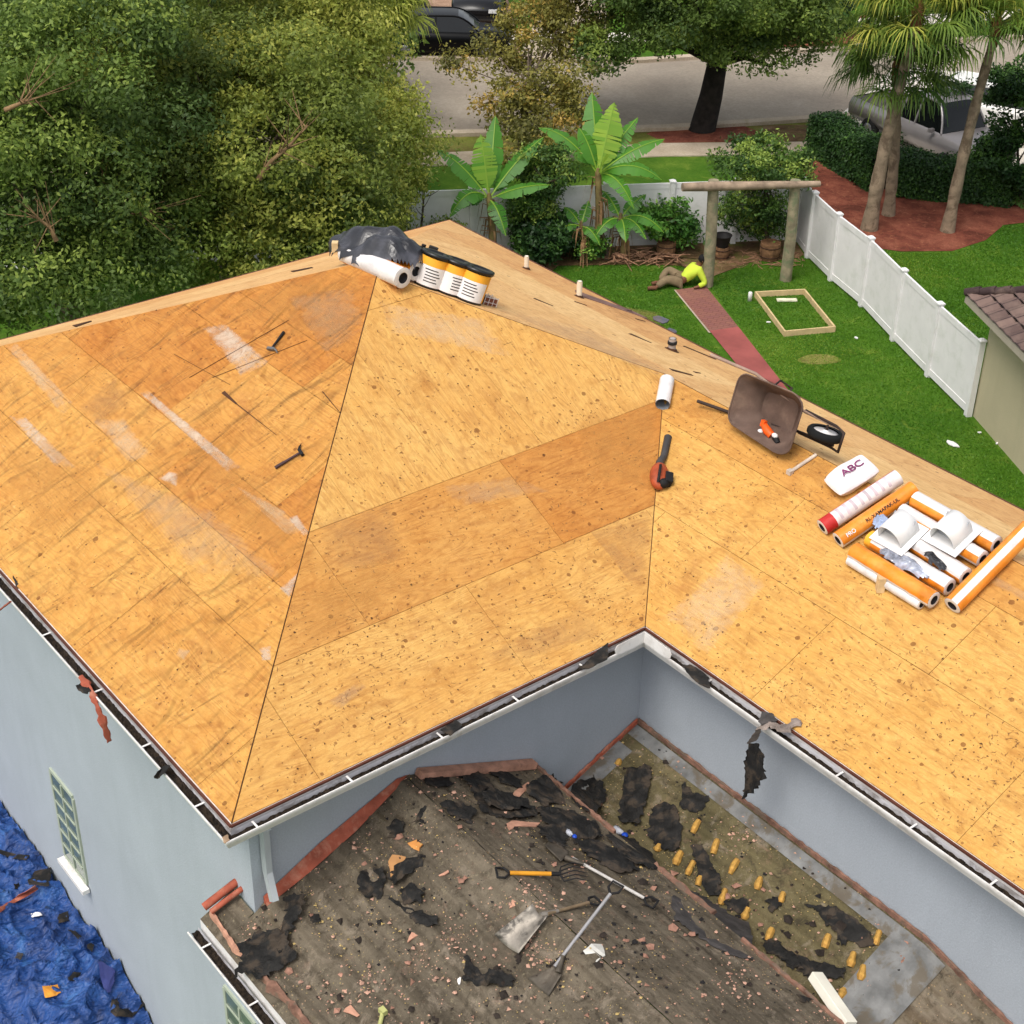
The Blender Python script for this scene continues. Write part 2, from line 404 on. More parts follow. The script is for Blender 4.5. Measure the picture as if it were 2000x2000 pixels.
for pl, qd, mt in (
    ('F1', [(270, 765), (288, 762), (470, 912), (448, 925)], C_white), ('F1', [(545, 1150), (582, 1118), (575, 1150), (565, 1168)], C_white),
    ('F1', [(395, 640), (440, 632), (530, 710), (470, 735)], C_white), ('F1', [(5, 670), (30, 668), (150, 795), (120, 810)], C_faint),
    ('F1', [(15, 810), (50, 815), (150, 915), (110, 915)], C_white), ('F1', [(180, 820), (240, 815), (300, 890), (250, 905)], C_faint),
    ('F1', [(310, 935), (330, 920), (350, 925), (345, 950)], C_white), ('F1', [(150, 795), (225, 735), (260, 790), (185, 830)], C_brown),
    ('F1', [(440, 935), (560, 1000), (605, 1048), (560, 1045)], C_faint), ('F1', [(560, 1010), (580, 1005), (605, 1040), (595, 1050)], C_white),
    ('F1', [(430, 600), (640, 520), (735, 560), (700, 720)], C_rust), ('F1', [(560, 580), (690, 560), (720, 640), (640, 700)], C_grey),
    ('F1', [(420, 755), (435, 765), (530, 845), (545, 860)], C_brown), ('F1', [(340, 860), (420, 850), (640, 1100), (560, 1120)], C_rust),
    ('F1', [(0, 880), (120, 850), (250, 1000), (60, 1060)], C_rust), ('F1', [(350, 1265), (372, 1270), (360, 1290), (342, 1280)], C_faint),
    ('F1', [(505, 1265), (530, 1260), (530, 1290), (512, 1290)], C_white), ('F1', [(180, 900), (420, 1000), (560, 1130), (380, 1120)], C_grey),
    ('F2', [(620, 1020), (760, 980), (800, 1100), (640, 1120)], C_brown), ('F2', [(560, 1170), (760, 1080), (840, 1150), (560, 1290)], C_rust),
    ('F2', [(1150, 1035), (1275, 985), (1262, 1160), (1240, 1150)], C_brown), ('F2', [(860, 950), (1000, 930), (1080, 960), (900, 990)], C_grey),
    ('F2', [(1120, 810), (1285, 760), (1280, 960), (1150, 940)], C_rust), ('F2', [(740, 590), (960, 625), (1000, 700), (760, 650)], C_faint),
    ('F2', [(940, 1280), (1140, 1180), (1180, 1240), (1000, 1300)], C_brown), ('F2', [(640, 1370), (700, 1330), (720, 1340), (660, 1390)], C_grey),
    ('W', [(1320, 745), (1440, 800), (1480, 860), (1310, 800)], C_rust), ('W', [(1540, 860), (1640, 920), (1620, 960), (1500, 900)], C_rust),
    ('W', [(1940, 1122), (2010, 1160), (2010, 1180), (1935, 1140)], C_grey), ('W', [(1290, 1210), (1420, 1080), (1500, 1140), (1380, 1280)], C_faint),
    ('FB', [(960, 600), (1150, 640), (1330, 740), (1290, 735)], C_grey), ('FB', [(1170, 590), (1290, 610), (1300, 640), (1200, 620)], C_brown)):
    stain(pl, qd, mt)
# loose patch, split slots and torn strips in the sheathing
M_slot = mat('split_dark', (.30, .19, .12), .9, bump=0)
def sliver(pl, a, b, w0, w1, mt, name='split', th=.006):
    pa, pb = at(pl, *a, .002), at(pl, *b, .002); n = nrm(pl); d = (pb-pa); s_ = n.cross(d).normalized()
    k = MB(); q = [pa-s_*w0/2, pb-s_*w1/2, pb+s_*w1/2, pa+s_*w0/2]; mid = (pa+pb)/2+s_*max(w0, w1)*.3
    k.add([v+n*h for h in (0, th) for v in q], [(3, 2, 1, 0), (4, 5, 6, 7), (0, 1, 5, 4), (1, 2, 6, 5), (2, 3, 7, 6), (3, 0, 4, 7)]); return k.build(name, mt, house)
for pl, a, b, w0, w1 in (('F1', (436, 766), (462, 789), .045, .02), ('F1', (462, 789), (540, 850), .010, .004), ('FB', (1230, 652), (1272, 670), .10, .02),
    ('FB', (1043, 583), (1080, 598), .07, .02), ('FB', (1335, 676), (1398, 702), .07, .05), ('FB', (1310, 722), (1352, 733), .09, .05), ('FB', (1356, 727), (1368, 729), .05, .02),
    ('FB', (1242, 623), (1260, 628), .06, .03), ('FB', (1122, 589), (1146, 597), .05, .02), ('FB', (145, 638), (178, 628), .03, .01), ('FB', (570, 531), (610, 523), .03, .02),
    ('F1', (340, 692), (450, 752), .004, .003), ('F1', (370, 738), (565, 625), .005, .004), ('F1', (415, 738), (600, 665), .004, .003), ('F1', (630, 765), (664, 806), .010, .006)):
    sliver(pl, a, b, w0, w1, M_slot)
sliver('FB', (1125, 572), (1235, 610), .42, .28, mat('shingle_scrap', (.47, .36, .33), .9), 'shingle_patch', .008)
sliver('FB', (1225, 606), (1262, 622), .25, .10, MATS['shingle_scrap'], 'shingle_patch', .008)

# walls
OV = .29
m = MB()
def wall(a, b, z0, z1):
    m.add([(a[0], a[1], z0), (b[0], b[1], z0), (b[0], b[1], z1), (a[0], a[1], z1)], [(0, 1, 2, 3)])
wx = -OV; wl = OV
wall((-L_+OV, wl), (wx, wl), GZ-.3, -.05)
wall((wx, wl), (wx, A_+OV), -2.9, -.05)
wall((wx, A_+OV), (XR, A_+OV), -3.2, -.05)
wall((XR, B_-OV), (-L_+OV, B_-OV), GZ-.3, -.05)
wall((-L_+OV, B_-OV), (-L_+OV, wl), GZ-.3, -.05)
wall((wx, wl), (6.5, wl), GZ-.3, -1.86)          # storey below the lower roof
wall((6.5, wl), (6.5, A_+OV), GZ-.3, -1.9)
m.build('wall', M_stucco, house)
m = MB()                                          # soffit
for x0, x1, y0, y1 in ((-L_, 0, 0, OV), (-OV, 0, OV, A_), (-OV, XR, A_, A_+OV), (-L_, XR, B_-OV, B_), (-L_, -L_+OV, OV, B_-OV)):
    m.add([(x0, y0, -.152), (x1, y0, -.152), (x1, y1, -.152), (x0, y1, -.152)], [(0, 1, 2, 3)])
m.build('soffit', M_white, house)
m = MB()                                          # fascia boards behind the gutters
F0 = -.004
for a, b in (((-L_, F0), (F0*-1, F0)), ((.004, 0), (.004, A_-.004)), ((.008, A_-.004), (XR, A_-.004)), ((-L_-.004, 0), (-L_-.004, B_)), ((-L_, B_+.004), (XR, B_+.004))):
    m.beam((a[0], a[1], -.085), (b[0], b[1], -.085), .02, .15)
m.build('fascia', M_white, house)
m = MB()
for a, b, o in (((-L_, -.02), (.02, -.02), 0), ((.02, -.02), (.02, A_-.02), 1), ((.02, A_-.02), (XR, A_-.02), 2), ((-L_-.02, 0), (-L_-.02, B_), 3), ((-L_, B_+.02), (XR, B_+.02), 4)):
    m.beam((a[0], a[1], -.013), (b[0], b[1], -.013), .022, .022)
m.build('drip_edge', M_drip, house)

# gutters
def gutter(path, out, lo, hi, z=-.05, w=.125, d=.11, parent=house, hangers=(), name='gutter', dirt=.03, dirtmat=None):
    "open channel along path (a, b), out = outward unit vector; the ends are mitred by lo / hi"
    a, b = Vector((*path[0], 0)), Vector((*path[1], 0)); o = Vector((*out, 0)); t_ = (b-a).normalized()
    prof = [(.03, z), (.03, z-d), (w*.75, z-d), (w, z-.035), (w, z), (w+.012, z+.002), (w+.014, z-.012), (w+.004, z-.014), (w+.004, z-.038), (w*.75+.004, z-d-.004), (.026, z-d-.004)]
    vs = []
    for p, k in ((a, lo), (b, hi)):
        for r_, h in prof: vs.append(p+o*r_+t_*(k*r_)+Vector((0, 0, h)))
    n = len(prof); g = MB()
    g.mat(M_gutin); g.add(vs, [(i, i+1, n+i+1, n+i) for i in range(0, 4)])
    g.mat(M_white); g.add(vs, [(i, i+1, n+i+1, n+i) for i in range(4, n-1)])
    go = g.build(name, None, parent)
    # silt and shingle grit lying in the trough
    L = (b-a).length; N = int(L/.03)+2; vs = []; fs = []
    rr = random.Random(int(L*100))
    for i in range(N):
        s_ = i/(N-1)
        for k, r_ in enumerate((.031, .05, .07, w*.80)):
            h = z-d+dirt+rr.uniform(-.012, .022)*(1 if k in (1, 2) else .6)
            kk = lo+(hi-lo)*s_; vs.append(a+t_*(L*s_)+o*r_+t_*((lo*(1-s_)+hi*s_)*r_)+Vector((0, 0, min(h, z-.03))))
    for i in range(N-1):
        for k in range(3): fs.append((i*4+k, i*4+k+1, (i+1)*4+k+1, (i+1)*4+k))
    q = MB(); q.add(vs, fs); q.build('debris', dirtmat or M_debris, go)
    for h in hangers:
        p = a+t_*h; hb = MB(); hb.beam(p+o*.028+Vector((0, 0, z-.006)), p+o*(w)+Vector((0, 0, z-.006)), .018, .006); hb.build('hanger', M_white, go)
    return go
gutter(((-L_, 0), (0, 0)), (0, -1), 0, 1, hangers=[1.3, 2.7, 4.05, 5.35, 6.6, 7.75, 8.75, 9.75], dirt=.065)
gutter(((0, 0), (0, A_)), (1, 0), -1, -1, hangers=[.18, 1.15, 2.15, 3.05, 3.9], dirt=.055)
gutter(((0, A_), (XR, A_)), (0, -1), 1, 0, hangers=[1.0, 1.8, 2.7, 3.55, 4.4, 5.3], dirt=.055)
# splash guards in the inner corner
for ax in (0, 1):
    pts = [(.0, -.01), (.32, -.01), (.385, .02), (.40, .07), (.37, .115), (.0, .125)]
    sg = MB(); o_ = (.139, A_-.139, -.052)
    if ax == 0: vs = [(o_[0]+s_, o_[1]-.0, o_[2]+h) for s_, h in pts]+[(o_[0]+s_, o_[1]-.004, o_[2]+h) for s_, h in pts]
    else: vs = [(o_[0], o_[1]-s_, o_[2]+h) for s_, h in pts]+[(o_[0]+.004, o_[1]-s_, o_[2]+h) for s_, h in pts]
    n = len(pts); sg.add(vs, [tuple(range(n)), tuple(range(n, 2*n))[::-1]]+[(i, (i+1) % n, n+(i+1) % n, n+i) for i in range(n)])
    sg.build('splash_guard', M_white, house)
# downspout at the front corner
m = MB(); m.beam((wx+.06, .42, -.30), (wx+.06, .42, -1.02), .085, .06, (0, 1, 0)); m.beam((wx+.06, .42, -1.0), (wx+.22, .38, -1.22), .085, .06, (0, 1, 0))
m.beam((.06, .3, -.16), (wx+.07, .42, -.32), .085, .06, (0, 1, 0))
m.build('downspout', mat('downspout_grey', (.69, .71, .72), .5, 0, .05), house)

# windows in the long left wall: frame, muntins, panes, sill
M_frame = mat('window_frame_cream', (.66, .69, .62), .6, 0, .06)
M_pane = mat('window_glass', (.40, .46, .42), .12, 0, .15, 2, 0, spec=.8)
def window(x0, x1, z0, z1, nx, nz):
    w = MB(); y = wl
    w.beam((x0, y+.0, z1), (x1, y+.0, z1), .05, .05); w.beam((x0, y, z0), (x1, y, z0), .05, .05)
    for x in (x0, x1): w.beam((x, y, z0+.026), (x, y, z1-.026), .05, .05, (0, 1, 0))
    fr = w.build('window', M_frame, house)
    g = MB(); g.box(((x0+x1)/2, y-.014, (z0+z1)/2), (x1-x0-.07, .01, z1-z0-.07)); g.build('pane', M_pane, fr)
    mu = MB()
    for i in range(1, nx): x = x0+(x1-x0)*i/nx; mu.box((x, y-.026, (z0+z1)/2), (.028, .012, z1-z0-.07))
    for j in range(1, nz): z = z0+(z1-z0)*j/nz; mu.box(((x0+x1)/2, y-.027, z), (x1-x0-.07, .011, .028))
    mu.build('muntin', M_frame, fr)
    si = MB(); si.box(((x0+x1)/2, y-.06, z0-.075), (x1-x0+.10, .09, .06)); si.build('sill', M_white, fr)
window(-5.30, -4.68, -4.62, -3.22, 2, 6)
window(-1.12, -.50, -4.62, -3.22, 2, 6)
window(-8.6, -7.98, -4.62, -3.22, 2, 6)

# ---------------------------------------------------------------- lower roof, stripped to its old underlayment
def lowmat(name, c0, c1, dirtc, band):
    m_, t, b = newmat(name, .93, 0, .12); co = t.coord('Object')
    n = t.noise(co, 1.3, 9, .68, .5)
    col = t.ramp(n, [(.33, lin(c0)), (.66, lin(c1))])
    bands = t.noise(t.mapping(co, (.18, 3.2, 3.2)), 1.2, 5, .6, .4)
    col = t.mix(t.ramp(bands, [(.45, 0), (.68, band)]), col, lin(dirtc))
    col = t.mix(t.ramp(t.noise(co, 3.8, 9, .75, .8), [(.54, 0), (.68, .7)]), col, lin((.56, .51, .45)))
    col = t.mix(t.ramp(t.noise(t.mapping(co, loc=(1, 6, 2)), 8, 9, .8, .5), [(.36, .75), (.50, 0)]), col, lin((.20, .18, .15)))
    col = t.mix(t.ramp(t.noise(t.mapping(co, loc=(6, 2, 2)), 17, 8, .8, .3), [(.58, 0), (.66, .6)]), col, lin((.58, .54, .44)))
    col = t.mix(t.ramp(t.noise(t.mapping(co, loc=(6, 9, 2)), 11, 8, .8, .3), [(.58, 0), (.66, .5)]), col, lin((.24, .16, .11)))
    col = t.mix(t.ramp(t.noise(t.mapping(co, loc=(9, 4, 1)), 1.7, 8, .75, .8), [(.58, 0), (.74, .7)]), col, lin((.34, .29, .19)))
    col = t.mix(t.ramp(t.noise(t.mapping(co, loc=(3, 8, 1)), 2.6, 9, .8, .3), [(.57, 0), (.70, .45)]), col, lin((.60, .47, .40)))
    wv = t.new('ShaderNodeTexWave', Scale=2.75, Distortion=3.2, Detail=4); wv.bands_direction = 'Y'; wv.inputs['Detail Scale'].default_value = 1.5; t.link(t.mapping(co, (.15, 1, 1)), wv.inputs['Vector'])
    col = t.mix(t.ramp(wv.outputs['Fac'], [(.05, .28), (.4, 0)]), col, t.mix(1, col, lin((.74, .72, .70)), 'MULTIPLY'))
    v = t.voro(co, 34); cs = t.n.new('ShaderNodeSeparateColor'); t.link(v.outputs['Color'], cs.inputs[0])
    sel = t.math('MULTIPLY', t.math('LESS_THAN', v.outputs['Distance'], .24), t.math('GREATER_THAN', cs.outputs[0], .72))
    sel = t.math('MULTIPLY', sel, t.ramp(t.noise(co, 2.5, 5, .6), [(.42, 0), (.6, 1)]))
    col = t.mix(t.math('MULTIPLY', sel, .7), col, t.mix(cs.outputs[1], lin((.78, .62, .50)), lin((.62, .56, .34))))
    t.link(col, b.inputs['Base Color'])
    h = t.math('ADD', t.noise(co, 6, 8, .7), t.math('MULTIPLY', t.noise(co, 40, 4, .7), .4))
    t.link(t.bump(h, .8, .02), b.inputs['Normal']); return m_
M_low = lowmat('old_underlayment_brown', (.33, .30, .255), (.455, .415, .355), (.24, .215, .18), .8)
M_low2 = lowmat('old_underlayment_olive', (.33, .305, .215), (.45, .41, .30), (.27, .245, .165), .6)
M_low3 = lowmat('old_underlayment_mossy', (.36, .325, .265), (.50, .46, .40), (.30, .22, .13), .6)
M_flash = mat('galvanised_flashing', (.46, .46, .455), .7, 0, .3, 5, .5, 20, dirt=(.37, .33, .27), dirts=.8)
def zL1(y): return -.72-K*(2.0-y)
def zLB(y): return -.72-K*(y-2.0)
def zL2(y): return -1.55-K*(5.09-y)
def grid(name, x0, x1, y0, y1, zf, mt, parent=house, st=.08, amp=.006, seed=0, lo=None, hi=None):
    rr = np.random.RandomState(seed); nx = int((x1-x0)/st)+1; ny = int((y1-y0)/st)+1
    X, Y = np.meshgrid(np.linspace(x0, x1, nx), np.linspace(y0, y1, ny))
    Z = np.vectorize(zf)(X, Y)+rr.uniform(-amp, amp, X.shape)
    me = bpy.data.meshes.new(name); vs = np.stack([X, Y, Z], -1).reshape(-1, 3)
    i = np.arange(nx*ny).reshape(ny, nx); f = np.stack([i[:-1, :-1], i[:-1, 1:], i[1:, 1:], i[1:, :-1]], -1).reshape(-1, 4)
    me.from_pydata(vs.tolist(), [], f.tolist()); me.materials.append(mt); me.polygons.foreach_set('use_smooth', [True]*len(f))
    o = bpy.data.objects.new(name, me); COL.objects.link(o); o.parent = parent; return o
def wob(y): return .028*math.sin(y*2*math.pi/.36)
YE = 3.62
grid('lower_roof_deck', wx+.003, 7.2, -.10, 2.0, lambda x, y: zL1(y)+wob(y)*(1 if y > .1 else 0), M_low, seed=1)
grid('lower_roof_deck', -.66, wx+.003, -.10, .27, lambda x, y: zL1(y), M_low, seed=2)
grid('lower_roof_deck', wx+.003, 7.2, 2.0, YE, lambda x, y: zLB(y), M_low, seed=3)
grid('lower_roof_deck', wx+.003, 3.72, YE-.5, 5.087, lambda x, y: zL2(y), M_low2, seed=4)
grid('lower_roof_deck', 3.72, 7.2, YE-.5, 5.087, lambda x, y: zL2(y)-.0-.22*(x-3.72)-.05*(x-3.72)**2*.3, M_low3, seed=5)
m = MB()                                          # step down from the near gable to the valley
m.add([(wx, YE, zLB(YE)-.01), (7.2, YE, zLB(YE)-.01), (7.2, YE, -3.2), (wx, YE, -3.2)], [(0, 1, 2, 3)])
m.add([(-.66, -.10, zL1(-.1)), (7.2, -.10, zL1(-.1)), (7.2, -.10, zL1(-.1)-.16), (-.66, -.10, zL1(-.1)-.16)], [(0, 1, 2, 3)])
m.add([(-.66, -.10, zL1(-.1)), (-.66, .29, zL1(.29)), (-.66, .29, zL1(-.1)-.16), (-.66, -.10, zL1(-.1)-.16)], [(0, 1, 2, 3)])
m.build('lower_fascia', M_white, house)
# broken clay edge along the step, lumber on the gable slope, flashings
def rough_strip(name, pts, w, h, mt, parent=house, seed=0, jag=.4, step=.05):
    "an irregular strip swept along a polyline of points"
    rr = random.Random(seed); vs = []; fs = []; P = [Vector(p) for p in pts]; rows = []
    for i in range(len(P)-1):
        L = (P[i+1]-P[i]).length; n = max(1, int(L/step))
        rows += [P[i].lerp(P[i+1], k/n) for k in range(n)]
    rows.append(P[-1])
    for i, p in enumerate(rows):
        d = (rows[min(i+1, len(rows)-1)]-rows[max(i-1, 0)]).normalized(); s_ = d.cross(Vector((0, 0, 1))).normalized()
        a = w*(1+rr.uniform(-jag, jag)); hh = h*(1+rr.uniform(-jag, jag)*.5)
        vs += [p-s_*a*.5, p-s_*a*.3+Vector((0, 0, hh)), p+s_*a*.3+Vector((0, 0, hh*.9)), p+s_*a*.5]
    for i in range(len(rows)-1):
        for k in range(4): fs.append((i*4+k, i*4+(k+1) % 4, i*4+4+(k+1) % 4, i*4+4+k))
    q = MB(); q.add(vs, fs); q.add([vs[0], vs[1], vs[2], vs[3]], [(0, 1, 2, 3)]); q.add(vs[-4:], [(3, 2, 1, 0)])
    return q.build(name, mt, parent)
rough_strip('tile_edge', [(wx+.04, YE-.02, zLB(YE)), (1.0, YE-.02, zLB(YE))], .05, .05, M_clay, seed=1)
rough_strip('tile_edge', [(1.55, YE, zLB(YE)-.02), (2.35, YE+.02, zLB(YE)-.02)], .09, .04, M_clay, seed=2)
rough_strip('tile_edge', [(2.75, YE-.02, zLB(YE)), (4.6, YE-.02, zLB(YE)-.02)], .05, .05, M_clay, seed=3)
m = MB(); m.beam((wx+.06, 2.12, zLB(2.12)+.05), (wx+.06, YE-.05, zLB(YE-.05)+.05), .10, .07); m.build('ridge_board', M_pink, house)
m = MB()
m.add([(wx+.012, .38, zL1(.38)), (wx+.012, .38, zL1(.38)+.10), (wx+.012, 1.0, zL1(1.0)+.13), (wx+.012, 1.9, zL1(1.9)+.06), (wx+.012, 2.02, zL1(2.0)), (wx+.06, 1.9, zL1(1.9)+.015), (wx+.12, 1.35, zL1(1.35)+.02), (wx+.11, .8, zL1(.8)+.02), (wx+.07, .38, zL1(.38)+.02)],
      [(0, 1, 8), (1, 2, 7, 8), (2, 3, 6, 7), (3, 4, 5, 6)])
m.build('flashing', M_red, house)
rough_strip('flashing', [(wx+.025, YE+.12, zL2(YE+.12)), (wx+.025, 5.06, zL2(5.06))], .03, .06, M_red, seed=4, jag=.4)
rough_strip('flashing', [(wx+.03, 5.065, zL2(5.06)), (3.7, 5.065, zL2(5.06)), (5.2, 5.065, zL2(5.06)-.35), (7, 5.065, zL2(5.06)-1.3)], .035, .05, M_clay, seed=5, jag=.35)
m = MB()                                          # metal valley and apron strips on the far slope
h = .012
m.add([(wx+.05, 4.90, zL2(4.90)+h), (3.6, 4.88, zL2(4.88)+h), (3.6, 5.03, zL2(5.03)+h), (wx+.05, 5.03, zL2(5.03)+h)], [(0, 1, 2, 3)])
m.add([(wx+.04, 4.0, zL2(4.0)+h+.003), (wx+.26, 4.0, zL2(4.0)+h+.003), (wx+.26, 4.78, zL2(4.78)+h+.003), (wx+.04, 4.78, zL2(4.78)+h+.003)], [(0, 1, 2, 3)])
m.add([(3.42, 5.02, zL2(5.02)+.02), (3.45, 3.7, zL2(3.7)+.02), (3.72, 3.7, zL2(3.7)+.02), (3.72, 5.02, zL2(5.02)+.02)], [(0, 1, 2, 3)])
m.add([(3.72, 5.02, zL2(5.02)+.02), (3.72, 3.7, zL2(3.7)+.02), (3.98, 3.7, zL2(3.7)-.04), (3.98, 5.02, zL2(5.02)-.04)], [(0, 1, 2, 3)])
m.build('valley_flashing', M_flash, house)
gl = gutter(((-.66, -.10), (7.2, -.10)), (0, -1), 0, 0, z=-1.72, w=.13, d=.10, hangers=[.25, 1.1, 1.9, 2.7], dirt=.05)
# broken clay edge above the lower gutter
rough_strip('tile_edge', [(-.62, .0, zL1(0)), (-.1, -.04, zL1(-.04)), (.05, -.02, zL1(0))], .05, .05, M_pink, seed=7)
rough_strip('tile_edge', [(.33, -.02, zL1(0)), (.8, .02, zL1(.02)), (1.5, -.02, zL1(0)), (2.6, 0, zL1(0))], .10, .05, M_clay, seed=8, jag=.6)
m = MB()                                          # two upturned clay tiles left at the corner
for k, w in ((0, .10), (1, .07)):
    a_, b_ = onp((0, 0, 1), -1.52, 398+k*14, 1772+k*9), onp((0, 0, 1), -1.36, 470+k*10, 1716+k*14); m.tube([a_, b_], w*.4, 10)
m.build('corner_tile', M_red, house)

# ================================================================ ground, road, paths
def groundmat(name, stops, scale, extra=None, bump=.6, rough=.95):
    m_, t, b = newmat(name, rough, 0, .1); co = t.coord('Object')
    n = t.noise(co, scale, 9, .68, .3)
    col = t.ramp(n, [(p, lin(c)) for p, c in stops])
    fine = t.noise(co, scale*14+6, 6, .75)
    col = t.mix(t.ramp(fine, [(.3, .45), (.62, 0)]), col, tuple(v*.45 for v in lin(stops[0][1])))
    for (sc, lo, hi, k, c, off) in (extra or []):
        col = t.mix(t.ramp(t.noise(t.mapping(co, loc=(off, off*2, 0)), sc, 7, .7, .6), [(lo, 0), (hi, k)]), col, lin(c))
    t.link(col, b.inputs['Base Color'])
    t.link(t.bump(t.noise(co, 26, 6, .75), bump, .03), b.inputs['Normal']); return m_
M_lawn = groundmat('lawn_grass', [(.34, (.21, .35, .08)), (.5, (.28, .42, .11)), (.68, (.38, .49, .16))], .55,
    [(1.9, .56, .72, .6, (.50, .55, .22), 3), (.8, .55, .7, .5, (.19, .35, .10), 8), (7, .62, .74, .35, (.52, .50, .28), 5)])
M_verge = groundmat('verge_grass', [(.34, (.36, .38, .16)), (.5, (.46, .48, .22)), (.68, (.55, .52, .30))], .7,
    [(1.2, .50, .66, .7, (.40, .30, .22), 3), (3, .58, .7, .5, (.36, .46, .16), 8)])
M_mulch = groundmat('red_mulch', [(.34, (.36, .20, .16)), (.5, (.50, .28, .22)), (.68, (.61, .38, .30))], 1.4,
    [(5, .56, .7, .6, (.70, .48, .36), 3), (9, .58, .68, .6, (.26, .15, .11), 7)], bump=1)
M_soil = groundmat('bare_soil', [(.34, (.33, .25, .18)), (.5, (.45, .36, .25)), (.68, (.58, .48, .36))], 1.4,
    [(2.4, .50, .64, .7, (.33, .38, .15), 3), (7, .56, .68, .6, (.60, .42, .32), 7)], bump=1)
M_asph = groundmat('road_asphalt', [(.34, (.58, .535, .48)), (.5, (.625, .58, .52)), (.68, (.665, .62, .56))], .35,
    [(.25, .52, .7, .4, (.50, .46, .42), 3), (2.2, .60, .74, .3, (.64, .60, .55), 6)], bump=.2, rough=.85)
M_conc = groundmat('concrete', [(.34, (.66, .60, .52)), (.5, (.72, .66, .58)), (.68, (.78, .72, .64))], .9,
    [(1.5, .55, .7, .5, (.58, .54, .40), 3)], bump=.2)
M_concw = groundmat('pale_concrete', [(.34, (.80, .76, .70)), (.5, (.85, .82, .77)), (.68, (.90, .87, .83))], .9, bump=.15)
M_pave = groundmat('driveway_pavers', [(.34, (.58, .46, .38)), (.5, (.66, .54, .45)), (.68, (.72, .60, .52))], 1.6, bump=.3)
def sheet(name, pts, z, mt, kind='structure', parent=None):
    me = bpy.data.meshes.new(name); me.from_pydata([(p[0], p[1], GZ+z) for p in pts], [], [tuple(range(len(pts)))]); me.materials.append(mt)
    o = bpy.data.objects.new(name, me); COL.objects.link(o)
    if kind: o['kind'] = kind
    return o
sheet('ground', [(-400, -400), (400, -400), (400, 400), (-400, 400)], 0, M_lawn)
def g(*p): return [G(x, y) for x, y in p]
def line_ext(a, b, k0, k1):
    d = (b-a); return a-d*k0, b+d*k1
# the street and its pavements run roughly along the picture's width
rn0, rn1 = G(840, 262), G(1300, 250); rn2 = G(1640, 228)
rf0, rf1 = G(840, 119), G(1250, 124); rf2 = G(1640, 99)
def ribbon(name, near, far, z, mt, kind='structure', rise=0):
    P = [(p.x, p.y) for p in near]+[(p.x, p.y) for p in reversed(far)]
    if not rise: return sheet(name, P, z, mt, kind)
    m_ = MB(); m_.prism(P, GZ-.05, GZ+z); o = m_.build(name, mt); o['kind'] = kind; return o
nd = (rn1-rn0).normalized(); fd = (rf1-rf0).normalized()
near = [rn0-nd*60, rn0, rn1, rn2, rn2+(rn2-rn1).normalized()*60]; far = [rf0-fd*60, rf0, rf1, rf2, rf2+(rf2-rf1).normalized()*60]
ribbon('road', near, far, .008, M_asph)
def offs(line, k):
    out = []
    for i, p in enumerate(line):
        d = (line[min(i+1, len(line)-1)]-line[max(i-1, 0)]).normalized(); out.append(p+Vector((d.y, -d.x, 0))*k)
    return out
ribbon('kerb', offs(near, .35), offs(near, 0), .12, M_conc, rise=1)
ribbon('kerb', offs(far, 0), offs(far, -.35), .12, M_conc, rise=1)
ribbon('verge', offs(near, 2.0), offs(near, .36), .012, M_verge)
sw0, sw1, sw2 = G(850, 325), G(1300, 306), G(1612, 303); su0, su1, su2 = G(850, 300), G(1300, 281), G(1612, 278)
swn = [sw0-nd*60, sw0, sw1, sw2]; swf = [su0-nd*60, su0, su1, su2]
ribbon('pavement', swn, swf, .03, M_conc, rise=1)
ribbon('pavement', offs(far, -2.6), offs(far, -3.9), .03, M_concw, rise=1)
sheet('mulch_ring', [G(1262, 262), G(1300, 280), G(1440, 278), G(1495, 262), G(1450, 246), G(1300, 247)], .016, M_mulch)
sheet('verge', [G(1490, 246), G(1490, 278), G(1630, 276), G(1630, 244)], .015, M_soil)
sheet('mulch_bed', g((1560, 318), (1590, 400), (1640, 455), (1700, 484), (1760, 492), (1860, 491), (1925, 470), (1960, 440), (2100, 425), (2300, 430), (2300, 330), (1750, 300)), .016, M_mulch)
sheet('planting_bed', g((740, 470), (1060, 545), (1090, 520), (1240, 517), (1330, 520), (1380, 545), (1470, 512), (1560, 505), (1570, 498), (1552, 470), (1300, 470), (780, 480)), .016, M_soil)
sheet('driveway', g((1640, 226), (1700, 345), (2400, 400), (2400, 190), (1750, 130)), .020, M_concw)
sheet('driveway', g((815, 112), (1020, 116), (985, -30), (830, -30)), .022, M_pave)
sheet('driveway', g((1010, 119), (1190, 123), (1180, -30), (1080, -30)), .022, M_conc)
sheet('mulch_bed', g((1530, 92), (1530, 40), (1700, 30), (1700, 92)), .018, M_mulch)

# brick path: worn pavers, the near stretch stained red
def brickmat():
    m_, t, b = newmat('path_brick', .85, 0, .15); co = t.coord('Object')
    br = t.n.new('ShaderNodeTexBrick'); br.offset = .5; br.inputs['Scale'].default_value = 1
    br.inputs['Brick Width'].default_value = .22; br.inputs['Row Height'].default_value = .11; br.inputs['Mortar Size'].default_value = .008
    br.inputs['Color1'].default_value = (*lin((.53, .35, .31)), 1); br.inputs['Color2'].default_value = (*lin((.50, .33, .31)), 1); br.inputs['Mortar'].default_value = (*lin((.40, .27, .23)), 1)
    t.link(t.mapping(co, (1, 1, 1), (0, 0, R(-30))), br.inputs['Vector'])
    col = t.mix(t.ramp(t.noise(co, 1.4, 8, .7, .4), [(.45, 0), (.7, .6)]), br.outputs['Color'], lin((.58, .42, .34)))
    t.link(col, b.inputs['Base Color']); t.link(t.bump(br.outputs['Fac'], -.5, .01), b.inputs['Normal']); return m_
M_brick = brickmat()
